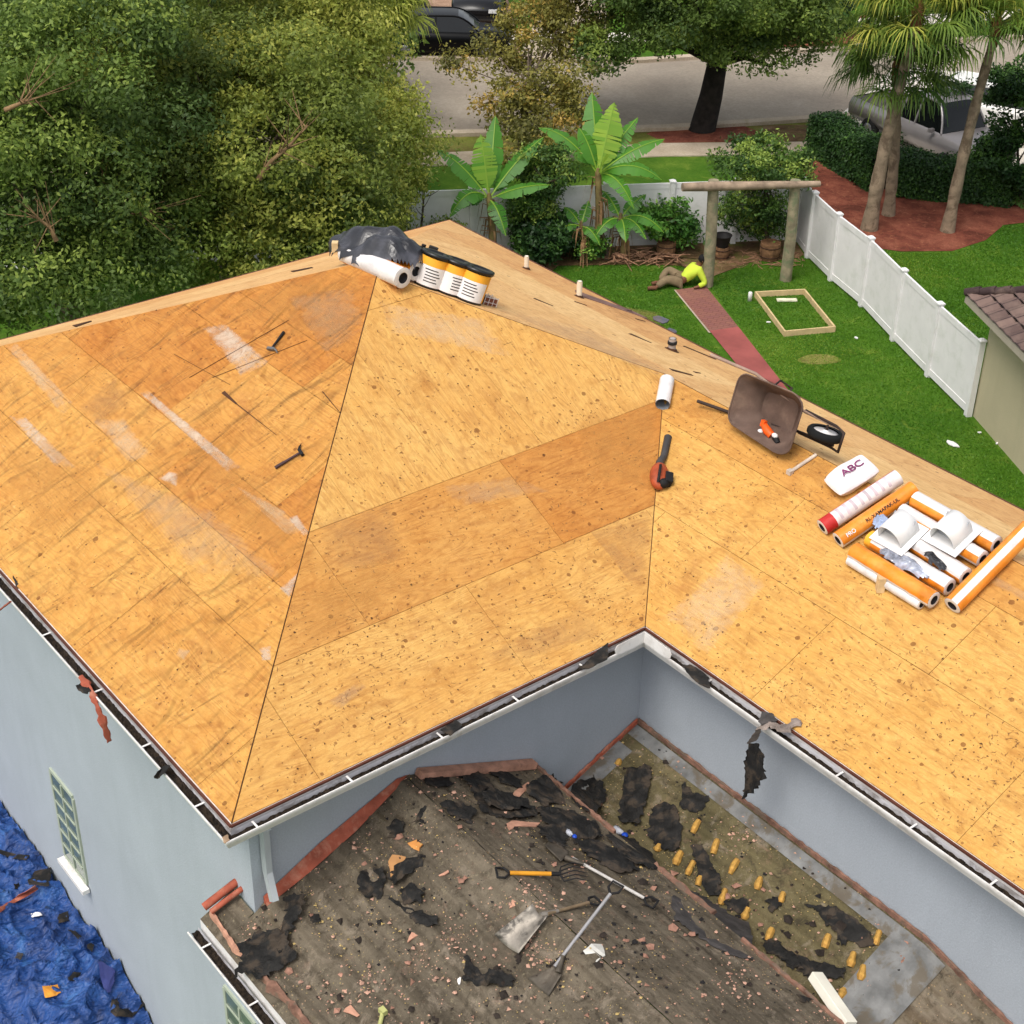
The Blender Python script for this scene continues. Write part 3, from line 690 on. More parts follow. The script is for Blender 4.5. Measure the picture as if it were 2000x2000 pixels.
M_brickred = mat('path_red_stain', (.58, .31, .29), .8, 0, .18, 1.5, .3, 12)
sheet('path', g((1318, 568), (1378, 560), (1442, 640), (1386, 648)), .025, M_brick)
sheet('path', g((1386, 648), (1442, 640), (1560, 790), (1508, 800)), .0255, M_brickred)
sheet('path_edge', g((1316, 568), (1319, 568), (1388, 652), (1384, 652)), .03, M_conc)

# grass blades in the mown yard, near enough to read as texture
def tufts(name, quad, n, h, cols, seed, mt):
    rr = np.random.RandomState(seed); a, b, c, d = [np.array(p) for p in quad]
    s_, t_ = rr.rand(n, 1), rr.rand(n, 1)
    P = (a*(1-s_)+b*s_)*(1-t_)+(d*(1-s_)+c*s_)*t_; P[:, 2] = GZ
    ang = rr.rand(n)*6.283; w = .012+.01*rr.rand(n); hh = h*(.5+rr.rand(n)); ln = rr.normal(0, .35, (n, 2))
    dx = np.stack([np.cos(ang)*w, np.sin(ang)*w, 0*w], 1); tip = P+np.stack([ln[:, 0]*hh, ln[:, 1]*hh, hh], 1)
    V = np.stack([P-dx, P+dx, tip], 1).reshape(-1, 3)
    me = bpy.data.meshes.new(name); fastmesh(me, V, 3, n); me.materials.append(mt)
    tone = me.attributes.new('tone', 'FLOAT', 'FACE'); patch = .5+.5*np.sin(P[:, 0]*1.3)*np.sin(P[:, 1]*.9+1); tone.data.foreach_set('value', np.clip(patch*.6+rr.rand(n)*.4, 0, 1).astype('f'))
    o = bpy.data.objects.new(name, me); COL.objects.link(o); tag(o, cols, 'grass', kind='stuff'); return o
def fastmesh(me, V, k, n):
    me.vertices.add(len(V)); me.vertices.foreach_set('co', np.asarray(V, 'f').ravel())
    me.loops.add(n*k); me.loops.foreach_set('vertex_index', np.arange(n*k, dtype='i'))
    me.polygons.add(n); me.polygons.foreach_set('loop_start', np.arange(0, n*k, k, dtype='i'))
    me.update(calc_edges=True)

# ================================================================ foliage
def leafmat(name, dark, light, third=None, trans=.3, rough=.55):
    m_ = bpy.data.materials.new(name); m_.use_nodes = True; t = NT(m_); b = t.n['Principled BSDF']
    b.inputs['Roughness'].default_value = rough; b.inputs['Specular IOR Level'].default_value = .35
    a = t.n.new('ShaderNodeAttribute'); a.attribute_name = 'tone'
    st = [(0, lin(dark)), (1, lin(light))] if third is None else [(0, lin(dark)), (.75, lin(light)), (1, lin(third))]
    c = t.ramp(a.outputs['Fac'], st); t.link(c, b.inputs['Base Color'])
    tr = t.n.new('ShaderNodeBsdfTranslucent'); t.link(c, tr.inputs[0])
    mx = t.n.new('ShaderNodeMixShader'); mx.inputs[0].default_value = trans
    t.link(b.outputs[0], mx.inputs[1]); t.link(tr.outputs[0], mx.inputs[2]); t.link(mx.outputs[0], t.n['Material Output'].inputs[0])
    MATS[name] = m_; return m_
LM_oak = leafmat('oak_leaves', (.33, .40, .18), (.53, .58, .25), (.70, .71, .33), .45)
LM_oakB = leafmat('dark_oak_leaves', (.29, .38, .19), (.45, .54, .24), (.60, .67, .31), .45)
LM_lime = leafmat('lime_leaves', (.40, .46, .18), (.60, .63, .26), (.74, .74, .36), .4)
LM_brown = leafmat('olive_brown_leaves', (.38, .38, .19), (.58, .55, .25), (.72, .60, .30), .3)
LM_bush = leafmat('bush_leaves', (.20, .31, .13), (.35, .47, .19), (.56, .64, .28), .3)
LM_hedge = leafmat('hedge_leaves', (.11, .22, .09), (.22, .35, .14), (.34, .48, .20))
LM_citrus = leafmat('citrus_leaves', (.19, .35, .12), (.35, .53, .18), (.54, .68, .28), .3)
LM_palm = leafmat('palm_fronds', (.24, .36, .14), (.47, .56, .22), (.74, .73, .32), .35)
LM_areca = leafmat('areca_fronds', (.40, .48, .17), (.62, .65, .26), (.78, .76, .40), .35)
LM_ban = leafmat('banana_leaf', (.20, .42, .13), (.37, .60, .19), (.66, .76, .28), trans=.4, rough=.4)
LM_grass = leafmat('grass_blades', (.22, .41, .08), (.35, .52, .11), (.52, .60, .20), trans=.3)
M_bark = mat('bark_grey_brown', (.36, .31, .26), .95, 0, .4, 5, 1, 18)
M_barkd = mat('bark_dark', (.16, .14, .13), .95, 0, .4, 5, 1, 18)
M_barkp = mat('palm_bark', (.55, .48, .40), .95, 0, .25, 4, .9, 14, dirt=(.36, .30, .24), dirts=.8)

def leaves(name, C_, nrm_, size, tone, mt, parent, rr, asp=.5, up=.35):
    n = len(C_)
    N = rr.normal(0, 1, (n, 3)); N += nrm_*1.1; N[:, 2] += up*2; N /= np.linalg.norm(N, axis=1)[:, None]
    A = np.cross(N, rr.normal(0, 1, (n, 3))); A /= np.linalg.norm(A, axis=1)[:, None]; B = np.cross(N, A)
    s_ = (size*(.6+.8*rr.rand(n)))[:, None]
    V = np.stack([C_-A*s_*.5, C_+B*s_*asp*.5-A*s_*.05, C_+A*s_*.5, C_-B*s_*asp*.5-A*s_*.05], 1).reshape(-1, 3)
    me = bpy.data.meshes.new(name); fastmesh(me, V, 4, n); me.materials.append(mt)
    at_ = me.attributes.new('tone', 'FLOAT', 'FACE'); at_.data.foreach_set('value', np.clip(tone, 0, 1).astype('f'))
    o = bpy.data.objects.new(name, me); COL.objects.link(o); o.parent = parent; return o
def crown_pts(lobes, nclump, nsprig, nleaf, rr, cr=.75, sp=.13, shell=.55, tonebias=0):
    "lobes = (centre, radii); clumps sit towards the outside, each made of sprigs of leaves"
    C_ = []; N_ = []; T_ = []; clumps = []
    vol = np.array([l[1][0]*l[1][1]*l[1][2] for l in lobes]); vol = vol**.75; vol = vol/vol.sum()
    for (c, r), v in zip(lobes, vol):
        k = max(3, int(nclump*v)); c = np.array(c); r = np.array(r)
        for _ in range(k):
            d = rr.normal(0, 1, 3); d /= np.linalg.norm(d); f = shell+(1-shell)*rr.rand()**.7
            cc = c+d*r*f; R_ = cr*(.6+.8*rr.rand()); clumps.append(cc); ct = rr.normal(.36, .32)+tonebias
            sd_ = rr.normal(0, 1, (nsprig, 3)); sd_ /= np.linalg.norm(sd_, axis=1)[:, None]
            sc = cc+sd_*np.array([R_, R_, R_*.6])*(.35+.65*rr.rand(nsprig, 1)**.5)
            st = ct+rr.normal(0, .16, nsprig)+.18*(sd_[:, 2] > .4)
            lp = np.repeat(sc, nleaf, 0)+rr.normal(0, sp, (nsprig*nleaf, 3))*np.array([1, 1, .7])
            C_.append(lp); N_.append(np.repeat(sd_, nleaf, 0)); T_.append(np.repeat(st, nleaf)+rr.normal(0, .08, nsprig*nleaf))
    return np.concatenate(C_), np.concatenate(N_), np.concatenate(T_), clumps
def atdepth(x, y, d): return Vector(CAM+ray(x, y)*d)
def tree(name, base, lobes, label, cat, leafm, barkm, n=(60, 50, 14), size=.12, seed=1, cr=.75, sp=.13, shell=.55, tr=.28, fork=None, group=None, limbs=14, trunk=True, asp=.5, tb=0):
    rr = np.random.RandomState(seed); base = Vector(base)
    t = empty(name, base, label, cat, group)
    lobes = [(np.array(c)-np.array(base), r) for c, r in lobes]
    C_, N_, T_, cl = crown_pts(lobes, *n, rr, cr, sp, shell, tb)
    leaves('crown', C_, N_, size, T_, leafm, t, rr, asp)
    if trunk:
        m_ = MB(); c0 = Vector(lobes[0][0]); fk = Vector(fork)-base if fork is not None else Vector((c0.x*.5, c0.y*.5, max(.8, c0.z-lobes[0][1][2]*.8)))
        mid = fk*.5+Vector((rr.uniform(-.1, .1), rr.uniform(-.1, .1), 0))
        m_.tube([(0, 0, -.15), (0, 0, .05), tuple(mid), tuple(fk)], [tr*1.5, tr*1.15, tr, tr*.85], 12)
        for i in range(limbs):
            e_ = Vector(cl[rr.randint(len(cl))]); md = fk.lerp(e_, .5)+Vector(rr.normal(0, .25, 3))
            if e_.z < fk.z+.5 and name == 'oak_tree': continue
            m_.tube([fk-Vector((0, 0, .1)), fk.lerp(md, .5)+Vector(rr.normal(0, .1, 3)), md, e_], [tr*.38, tr*.24, tr*.14, .015], 6)
        m_.build('trunk', barkm, t)
    return t

# ---- big trees along the left
def lobe(x, y, d, r): return (tuple(atdepth(x, y, d)), r)
p = atdepth(90, 560, 33); b1 = (p.x, p.y, GZ)
tree('leafy_tree', (atdepth(110, 300, 31).x, atdepth(110, 300, 31).y, GZ), [lobe(60, 330, 31, (2.6, 2.6, 2.0)), lobe(180, 130, 32, (2.7, 2.7, 2.1)), lobe(-40, 80, 33, (2.4, 2.4, 2.2)), lobe(230, 430, 32, (1.6, 1.6, 1.3)), lobe(60, 520, 31, (1.9, 1.9, .9)), lobe(250, 535, 32, (1.1, 1.1, .5))],
     'dense dark green tree filling the far left behind the roof', 'tree', LM_oakB, M_bark, (150, 84, 14), .105, 11, cr=.95, limbs=30, tr=.3, tb=.14)
tree('leafy_tree', (atdepth(430, 300, 34).x, atdepth(430, 300, 34).y, GZ), [lobe(430, 240, 34, (2.9, 2.9, 2.3)), lobe(350, 60, 35, (2.6, 2.6, 2.2)), lobe(560, 330, 34, (1.9, 1.9, 1.8)), lobe(330, 330, 34, (1.5, 1.5, 1.2)), lobe(620, 440, 34, (1.2, 1.2, .8)), lobe(430, 490, 33.5, (1.5, 1.5, .45)), lobe(530, 470, 33.5, (1.1, 1.1, .5))],
     'tall green tree with bare brown limbs, second from left behind the roof', 'tree', LM_oak, M_bark, (150, 84, 14), .105, 12, cr=.95, limbs=34, tr=.3, tb=.12)
tree('leafy_tree', (atdepth(690, 330, 37).x, atdepth(690, 330, 37).y, GZ), [lobe(625, 150, 37, (1.9, 1.9, 2.0)), lobe(705, 300, 37, (1.5, 1.5, 1.5)), lobe(600, 30, 38, (2.0, 2.0, 1.5)), lobe(690, 420, 37, (.9, .9, .7))],
     'yellow green leafy tree left of the banana plants', 'tree', LM_lime, M_bark, (110, 80, 14), .10, 13, cr=.85, limbs=18, tr=.22, tb=.28)
def bare_branch(owner, pts, r, seed):
    "a bare limb with side twigs showing at the face of a crown"
    rr = np.random.RandomState(seed); P_ = [atdepth(*p)-owner.location for p in pts]; k = MB(); k.tube(P_, [r*(1-.7*i/(len(P_)-1)) for i in range(len(P_))], 7)
    for i in range(16):
        j = rr.randint(len(P_)-1); o = P_[j].lerp(P_[j+1], rr.rand()); d = (P_[j+1]-P_[j]).normalized()*.5+Vector(rr.normal(0, .35, 3)); k.tube([o, o+d*.4, o+d*(.7+.5*rr.rand())], [r*.3, r*.18, .004], 5)
    k.build('branch', mat('bark_bare_tan', (.50, .40, .28), .9, 0, .3, 6, .6), owner)
TT_ = [o for o in COL.objects if o.name.startswith('leafy_tree')]
bare_branch(TT_[1], [(505, 350, 31.2), (530, 315, 31.0), (565, 285, 30.8), (600, 245, 31.0)], .06, 1); bare_branch(TT_[1], [(200, 430, 31.5), (195, 385, 31.2), (205, 340, 31.2)], .05, 2)
bare_branch(TT_[0], [(10, 215, 28.5), (45, 200, 28.4), (75, 190, 28.6)], .05, 3); bare_branch(TT_[0], [(110, 470, 29.0), (95, 440, 28.8), (70, 425, 28.8)], .05, 4); bare_branch(TT_[1], [(210, 405, 31.0), (260, 418, 30.8), (300, 410, 30.8)], .03, 5)
for (x, y, d, s_, lb) in ((120, 60, 46, 21, 'dark background tree at the top left corner beyond the fence'), (470, 20, 48, 22, 'dark background tree at the top, behind the two big left trees')):
    tree('leafy_tree', (atdepth(x, y+120, d).x, atdepth(x, y+120, d).y, GZ), [lobe(x, y, d, (4.2, 4.2, 2.6)), lobe(x+160, y+60, d, (3, 3, 2))], lb, 'tree', LM_oakB, M_barkd, (70, 45, 10), .2, s_, cr=1.1, sp=.2, limbs=8)

# ---- roadside oak with its dark leaning trunk
ob = G(1372, 254)
def above(bx, by, tx, ty):
    b = G(bx, by); z = topz(b, tx, ty); d = MR[2]@(np.array([b.x, b.y, z])-CAM); return atdepth(tx, ty, d)
ofk = above(1372, 254, 1402, 118)
tree('oak_tree', ob, [lobe(1400, -20, 46, (2.9, 2.9, 1.7)), lobe(1230, 10, 46.5, (2.1, 2.1, 1.3)), lobe(1530, 10, 46, (1.9, 1.9, 1.4)), lobe(1290, -90, 47, (3, 3, 1.3)), lobe(1500, -80, 46, (3, 3, 1.6)), lobe(1455, 95, 46, (.8, .8, .45)), lobe(1330, 80, 46, (.9, .9, .5)), lobe(1180, 100, 46.5, (.6, .6, .5))],
     'roadside tree with a thick dark trunk and round green crown', 'tree', LM_oakB, M_barkd, (230, 48, 12), .12, 31, cr=.65, fork=ofk, tr=.36, limbs=12, tb=.12)
tree('leafy_tree', G(1010, 345), [lobe(1045, 60, 47, (1.6, 1.6, 1.3)), lobe(1080, 200, 45, (1.5, 1.5, 1.1)), lobe(965, 195, 45, (.9, .9, .5)), lobe(1100, -10, 48, (1.8, 1.8, 1.2)), lobe(900, 125, 47, (.6, .6, .15)), lobe(1040, 270, 44, (1.2, 1.2, .55))],
     'thin olive brown tree in front of the road, beyond the banana plants', 'tree', LM_brown, M_bark, (105, 26, 10), .12, 32, cr=.5, tr=.12, limbs=26, shell=.3)
# the lush palm behind the third tree
def frond_fan(m_, o, d, L, rr, n=30, bl=.95, w=.021, T=None):
    "a fan leaf: petiole along d, then drooping leaflets"
    d = d.normalized(); tip = o+d*L+Vector((0, 0, -.12*L)); sx = d.cross(Vector((0, 0, 1)))
    sx = sx.normalized() if sx.length > .05 else Vector((1, 0, 0)); upv = sx.cross(d).normalized()
    V, F, TT = m_; tn = rr.normal(.5, .2)
    def strip(pts, ws, tone):
        o_ = len(V)
        for i, (p_, w_) in enumerate(zip(pts, ws)):
            dd = (pts[min(i+1, len(pts)-1)]-pts[max(0, i-1)]); s2 = dd.cross(upv+sx*.3); s2 = s2.normalized() if s2.length > 1e-4 else sx
            V.append(p_-s2*w_); V.append(p_+s2*w_)
        for i in range(len(pts)-1): F.append((o_+2*i, o_+2*i+1, o_+2*i+3, o_+2*i+2)); TT.append(tone)
    strip([o, o.lerp(tip, .5)+Vector((0, 0, .05)), tip], [.025, .02, .015], tn+.1)
    for k in range(n):
        a = (k/(n-1)-.5)*math.radians(230); dr = (d*math.cos(a)+sx*math.sin(a)+upv*rr.uniform(-.15, .25)).normalized()
        ll = bl*(.75+.35*rr.rand())*(1-.25*abs(a)/2)
        p1 = tip+dr*ll*.45; p2 = tip+dr*ll*.78+Vector((0, 0, -.18*ll)); p3 = tip+dr*ll*.92+Vector((0, 0, -.55*ll))
        strip([tip, p1, p2, p3], [w*.5, w, w*.8, w*.15], tn+rr.normal(0, .12))
def palm(name, base, top, r0, r1, label, leafm, n=44, seed=1, L=1.1, bl=1.05, dead=True, tonb=0):
    rr = np.random.RandomState(seed); base, top = Vector(base), Vector(top); t = empty(name, base, label, 'palm tree')
    tp = top-base; k = MB(); pts = []; rad = []
    for i in range(15):
        f = i/14; pts.append(tp*f+Vector((0, 0, 0))+Vector((tp.x, tp.y, 0))*(-.18*math.sin(math.pi*f))); rad.append((r0*(1-f)+r1*f)*(1+.10*math.sin(i*2.3))*(1.25 if i == 0 else 1))
    pts[0] = Vector((0, 0, -.1)); k.tube(pts, rad, 16); k.build('trunk', M_barkp, t)
    b = MB(); b.tube([tp-Vector((0, 0, .25)), tp+Vector((0, 0, .3)), tp+Vector((0, 0, .6))], [r1*1.0, r1*1.5, r1*.5], 10); b.build('boot', mat('palm_boot', (.42, .28, .18), .95, 0, .3, 8, 1), t)
    V, F, TT = [], [], []
    for i in range(n):
        el = math.radians(rr.uniform(-15, 82)); az = rr.uniform(0, 6.283)
        d = Vector((math.cos(az)*math.cos(el), math.sin(az)*math.cos(el), math.sin(el)))
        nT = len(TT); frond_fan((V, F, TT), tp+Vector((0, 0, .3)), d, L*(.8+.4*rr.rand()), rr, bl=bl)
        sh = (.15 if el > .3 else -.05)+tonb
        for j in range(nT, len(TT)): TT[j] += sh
    me = bpy.data.meshes.new('fronds'); me.from_pydata(V, [], F); me.materials.append(leafm)
    a = me.attributes.new('tone', 'FLOAT', 'FACE'); a.data.foreach_set('value', np.clip(TT, 0, 1).astype('f'))
    o = bpy.data.objects.new('fronds', me); COL.objects.link(o); o.parent = t; return t
palm('palm_tree', G(1697, 448), above(1697, 448, 1790, 48), .20, .12, 'foreground fan palm with a thick leaning trunk, left of the pair', LM_palm, 64, 41, 1.05, .95, tonb=.04)
palm('palm_tree', G(1850, 452), above(1850, 452, 1942, 72), .17, .11, 'fan palm with a leaning trunk nearest the right edge', LM_palm, 64, 42, 1.05, .95, tonb=.06)
palm('palm_tree', G(1735, 420), above(1735, 420, 1752, 150), .16, .12, 'shorter dark fan palm standing behind the leaning one', LM_palm, 54, 43, 1.0, .95, tonb=-.2)
palm('palm_tree', (atdepth(735, 250, 42).x, atdepth(735, 250, 42).y, GZ), atdepth(735, 50, 42), .16, .12, 'feathery yellow green palm at the top, left of the black sedan', LM_areca, 60, 44, .8, .9, tonb=.04)

# ---- bananas
def banana_leaf(V, F, TT, o, tip, arch, w, tone, rr, sag=0, seg=20):
    o, tip = Vector(o), Vector(tip); d = tip-o; mid = o.lerp(tip, .5)+Vector((0, 0, arch)); pts = []
    for i in range(seg+1):
        t = i/seg; pts.append(o*(1-t)**2+mid*2*t*(1-t)+tip*t*t)
    viewn = Vector((-MR[2][0], -MR[2][1], -MR[2][2]))
    for i in range(seg):
        a, b = pts[i], pts[i+1]; dd = (b-a).normalized(); s0 = dd.cross(Vector((0, 0, 1))+viewn*.6).normalized(); nn = s0.cross(dd).normalized()
        def wd(t): return 0 if t < .145 else w*1.5*math.sin(math.pi*min(1, ((t-.14)/.86))**.72)**.75 if t < 1 else 0
        t0, t1 = i/seg, (i+1)/seg; w0, w1 = wd(t0)*(1-.22*rr.rand()**2), wd(t1)*(1-.22*rr.rand()**2)
        for sg in (-1, 1):
            q = [a, b, b+s0*sg*w1-nn*w1*.28, a+s0*sg*w0-nn*w0*.28]
            tear = rr.uniform(0, .05)*(rr.rand() > .5)
            q[2] = q[2]-dd*tear; o_ = len(V); V.extend(q); F.append((o_, o_+1, o_+2, o_+3)); TT.append(tone+rr.normal(0, .04))
        r_ = .022*(1-t0*.7); o_ = len(V); V.extend([a-s0*r_+nn*.012, a+s0*r_+nn*.012, b+s0*r_+nn*.012, b-s0*r_+nn*.012]); F.append((o_, o_+1, o_+2, o_+3)); TT.append(.9)
def banana(bx, by, rx, ry, tips, label, seed, r0=.12):
    rr = np.random.RandomState(seed); b = G(bx, by); ro = above(bx, by, rx, ry); t = empty('banana_plant', b, label, 'banana plant', 'banana plants along the fence')
    dep = MR[2]@(np.array(ro)-CAM); k = MB(); k.tube([(0, 0, -.1), (ro-b)*.5+Vector((.04, .03, 0)), ro-b, (ro-b)+Vector((0, 0, .12))], [r0, r0*.8, r0*.6, r0*.3], 12); k.build('stem', mat('banana_stem', (.48, .42, .26), .7, 0, .3, 6, .5, dirt=(.36, .26, .18), dirts=.8), t)
    for (tx, ty, dd, arch, w, tone) in tips:
        V, F, TT = [], [], []; tp = atdepth(tx, ty, dep+dd); banana_leaf(V, F, TT, ro-b+Vector((0, 0, -.05)), tp-b, arch, w, tone, rr)
        me = bpy.data.meshes.new('leaf'); me.from_pydata(V, [], F); me.materials.append(LM_ban); a = me.attributes.new('tone', 'FLOAT', 'FACE'); a.data.foreach_set('value', np.clip(TT, 0, 1).astype('f'))
        o = bpy.data.objects.new('leaf', me); COL.objects.link(o); o.parent = t
    V, F = [], []                                  # dry hanging leaves round the stem
    for i in range(26):
        a = rr.uniform(0, 6.28); h = rr.uniform(.45, 1.0); o_ = (ro-b)*h; ln = rr.uniform(.35, .8); sx = Vector((math.cos(a), math.sin(a), 0)); q = len(V); ww = sx.cross(Vector((0, 0, 1)))*rr.uniform(.01, .035)
        V += [o_-ww, o_+ww, o_+sx*ln*.35+ww+Vector((0, 0, .02)), o_+sx*ln*.35-ww+Vector((0, 0, .02)), o_+sx*ln*.5+ww*.4+Vector((0, 0, -ln*.8)), o_+sx*ln*.5-ww*.4+Vector((0, 0, -ln*.8))]
        F += [(q, q+1, q+2, q+3), (q+3, q+2, q+4, q+5)]
    k = MB(); k.add(V, F); k.build('dry_leaves', mat('dry_leaf', (.56, .43, .30), .9, 0, .3, 6, .3), t)
    return t
banana(962, 522, 955, 386, [(938, 262, -.3, .25, .22, .85), (968, 226, .4, .15, .19, .45), (1062, 268, .2, .30, .17, .35), (1076, 362, -.3, .22, .17, .45), (852, 292, 0, .35, .18, .4), (878, 425, -.5, .75, .20, .3), (900, 405, .2, .35, .17, .25), (988, 462, -.3, .35, .16, .25), (1030, 300, .5, .2, .15, .3)],
       'banana plant nearest the roof corner, with one pale upright leaf', 51)
banana(1166, 505, 1168, 338, [(1156, 180, .1, .10, .22, .5), (1200, 200, -.3, .05, .28, .9), (1246, 230, .2, .2, .18, .5), (1298, 272, 0, .3, .19, .5), (1292, 352, -.3, .6, .19, .5), (1052, 250, .3, .55, .18, .45), (1238, 408, -.4, .6, .16, .55), (1185, 300, -.6, .1, .17, .95), (1130, 250, -.2, .3, .17, .55)],
       'tallest banana plant, in the middle of the back fence', 52, .13)
banana(1218, 508, 1212, 425, [(1296, 455, -.3, .5, .15, .4), (1262, 468, -.4, .4, .14, .35), (1222, 474, -.5, .35, .14, .4), (1158, 472, -.2, .45, .13, .35), (1262, 380, 0, .2, .15, .4), (1176, 372, .2, .2, .13, .3)],
       'lowest banana plant, right of the tallest one', 53, .10)
banana(1140, 512, 1135, 440, [(1075, 470, 0, .4, .12, .3), (1100, 405, 0, .2, .12, .35), (1172, 480, -.2, .3, .12, .4), (1150, 392, .1, .1, .11, .4)],
       'small banana sucker at the foot of the tallest one', 54, .08)
# ---- shrubs
def shrub(x, y, cx, cy, r, label, lm, seed, n=(26, 26, 10), size=.09, cr=.32, limbs=8, tr=.05, shell=.4, name='shrub', extra=(), tb=0):
    b = G(x, y); c = above(x, y, cx, cy); L = [(tuple(c), r)]
    for (ex, ey, er) in extra: L.append((tuple(above(x, y, ex, ey)), er))
    return tree(name, b, L, label, 'shrub', lm, M_bark, n, size, seed, cr=cr, sp=.08, shell=shell, tr=tr, limbs=limbs, tb=tb)
shrub(1060, 505, 1062, 335, (.75, .75, .65), 'tall leafy shrub between the two larger banana plants', LM_bush, 61, (46, 30, 10), extra=((1040, 400, (.6, .6, .5)),), tb=.1)
shrub(1065, 512, 1062, 462, (.62, .62, .55), 'dark glossy bush low against the fence beside the roof edge', LM_hedge, 62, (36, 30, 10), .12)
shrub(1290, 492, 1302, 420, (.62, .62, .45), 'bright green citrus shrub in a wooden tub left of the timber arch', LM_citrus, 63, (26, 22, 9), .11, extra=((1340, 452, (.35, .35, .3)),))
shrub(1503, 495, 1478, 318, (1.25, 1.25, .6), 'wide airy shrub growing through the timber arch', LM_bush, 64, (70, 26, 10), .09, extra=((1465, 400, (.95, .95, .7)), (1560, 330, (.6, .6, .4)), (1490, 440, (.6, .6, .35))), limbs=22, tb=.05)
shrub(1185, 508, 1160, 478, (.4, .4, .25), 'low green clump under the tallest banana plant', LM_citrus, 65, (12, 20, 9))
shrub(880, 520, 868, 462, (.5, .5, .3), 'low bush peeping over the far roof corner', LM_bush, 66, (14, 20, 9))
shrub(1840, 300, 1828, 222, (.85, .85, .8), 'dark small leaved tree in front of the pale driveway', LM_hedge, 67, (34, 18, 10), .11, extra=((1800, 260, (.6, .6, .5)), (1870, 180, (.6, .6, .4))), tr=.08, name='small_tree', limbs=14)
shrub(1990, 385, 1985, 300, (1.4, 1.4, 1.3), 'large dark shrub at the right edge behind the hedge', LM_hedge, 68, (90, 34, 10), .12, extra=((2040, 200, (1.4, 1.4, 1.2)), (1945, 360, (.8, .8, .5)), (1990, 170, (.9, .9, .7)), (1905, 340, (.5, .5, .4))), tr=.12, cr=.45, tb=.05)
shrub(1580, 60, 1580, 30, (1.6, 1.6, 1.0), 'dark shrub beyond the road between oak and palms', LM_hedge, 69, (40, 30, 10), .16, cr=.5)
shrub(1400, 70, 1380, 50, (2.6, 2.6, .7), 'dim bushes across the road behind the roadside tree', LM_oakB, 70, (60, 30, 10), .16, cr=.5)
# bare twiggy saplings by the fence
def sapling(bx, by, tx, ty, label, seed):
    rr = np.random.RandomState(seed); b = G(bx, by); tp = above(bx, by, tx, ty)-b; t = empty('bare_sapling', b, label, 'sapling', 'bare saplings by the fence'); k = MB()
    k.tube([(0, 0, 0), tp*.5+Vector((.03, .02, 0)), tp], [.04, .03, .008], 7)
    for i in range(9):
        f = rr.uniform(.3, .95); o = tp*f; d = Vector((rr.normal(0, 1), rr.normal(0, 1), rr.uniform(.4, 1.2))).normalized()*rr.uniform(.3, .8); k.tube([o, o+d*.5+Vector((0, 0, -.03)), o+d], [.014, .01, .004], 5)
    k.build('trunk', M_bark, t)
sapling(790, 520, 788, 300, 'bare forked sapling in front of the fence, the left one', 71); sapling(812, 520, 832, 330, 'thin bare sapling leaning right, nearer the banana plant', 72)
# ---- hedge
def hedge(pts, h, w, label, seed):
    rr = np.random.RandomState(seed); P = [Vector((*p[:2], GZ)) for p in pts]; t = empty('hedge', P[0], label, 'hedge'); Cc, Nn, Tt = [], [], []; k = MB()
    for a, b in zip(P[:-1], P[1:]):
        L = (b-a).length; d = (b-a)/L; s_ = Vector((d.y, -d.x, 0)); n = int(L*h*2600+L*w*2000)
        u = rr.rand(n)*L; face = rr.rand(n); v = rr.rand(n)
        top = face > .62
        off = np.where(top, (v-.5)*w, np.where(rr.rand(n) > .25, .5*w, -.5*w))+rr.normal(0, .05, n); z = np.where(top, h, v*h)+rr.normal(0, .06, n)
        z = z+.07*np.sin(u*3.1+seed)
        Q = np.array(a-P[0])+np.outer(u, np.array(d))+np.outer(off, np.array(s_)); Q[:, 2] = np.maximum(z, .02); Cc.append(Q)
        Nn.append(np.where(top[:, None], np.array([[0, 0, 1]]), np.sign(off)[:, None]*np.array([[s_.x, s_.y, .3]]))); Tt.append(np.clip(rr.normal(.45, .22, n)+.15*np.sin(u*2+z*3), 0, 1))
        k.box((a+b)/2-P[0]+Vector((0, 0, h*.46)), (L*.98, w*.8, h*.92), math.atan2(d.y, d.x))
    leaves('foliage', np.concatenate(Cc), np.concatenate(Nn), .09, np.concatenate(Tt), LM_hedge, t, rr, .55)
    k.build('inner_core', mat('hedge_core', (.10, .13, .07), 1, bump=.5), t); return t  # solid dark box added inside the leaf shell, so nothing shows through
hedge([G(1598, 296), G(1722, 372)], 1.15, .9, 'clipped dark green hedge running beside the silver pickup', 81)
hedge([G(1735, 372), G(1965, 392)], 1.0, 1.1, 'clipped hedge behind the palm trunks at the red mulch', 82)
def inside(P, poly):
    c = np.zeros(len(P), bool); n = len(poly)
    for i in range(n):
        x0_, y0_ = poly[i-1][:2]; x1_, y1_ = poly[i][:2]; m1 = (y0_ > P[:, 1]) != (y1_ > P[:, 1])
        with np.errstate(divide='ignore', invalid='ignore'): xi = (x1_-x0_)*(P[:, 1]-y0_)/(y1_-y0_)+x0_
        c ^= m1 & (P[:, 0] < xi)
    return c
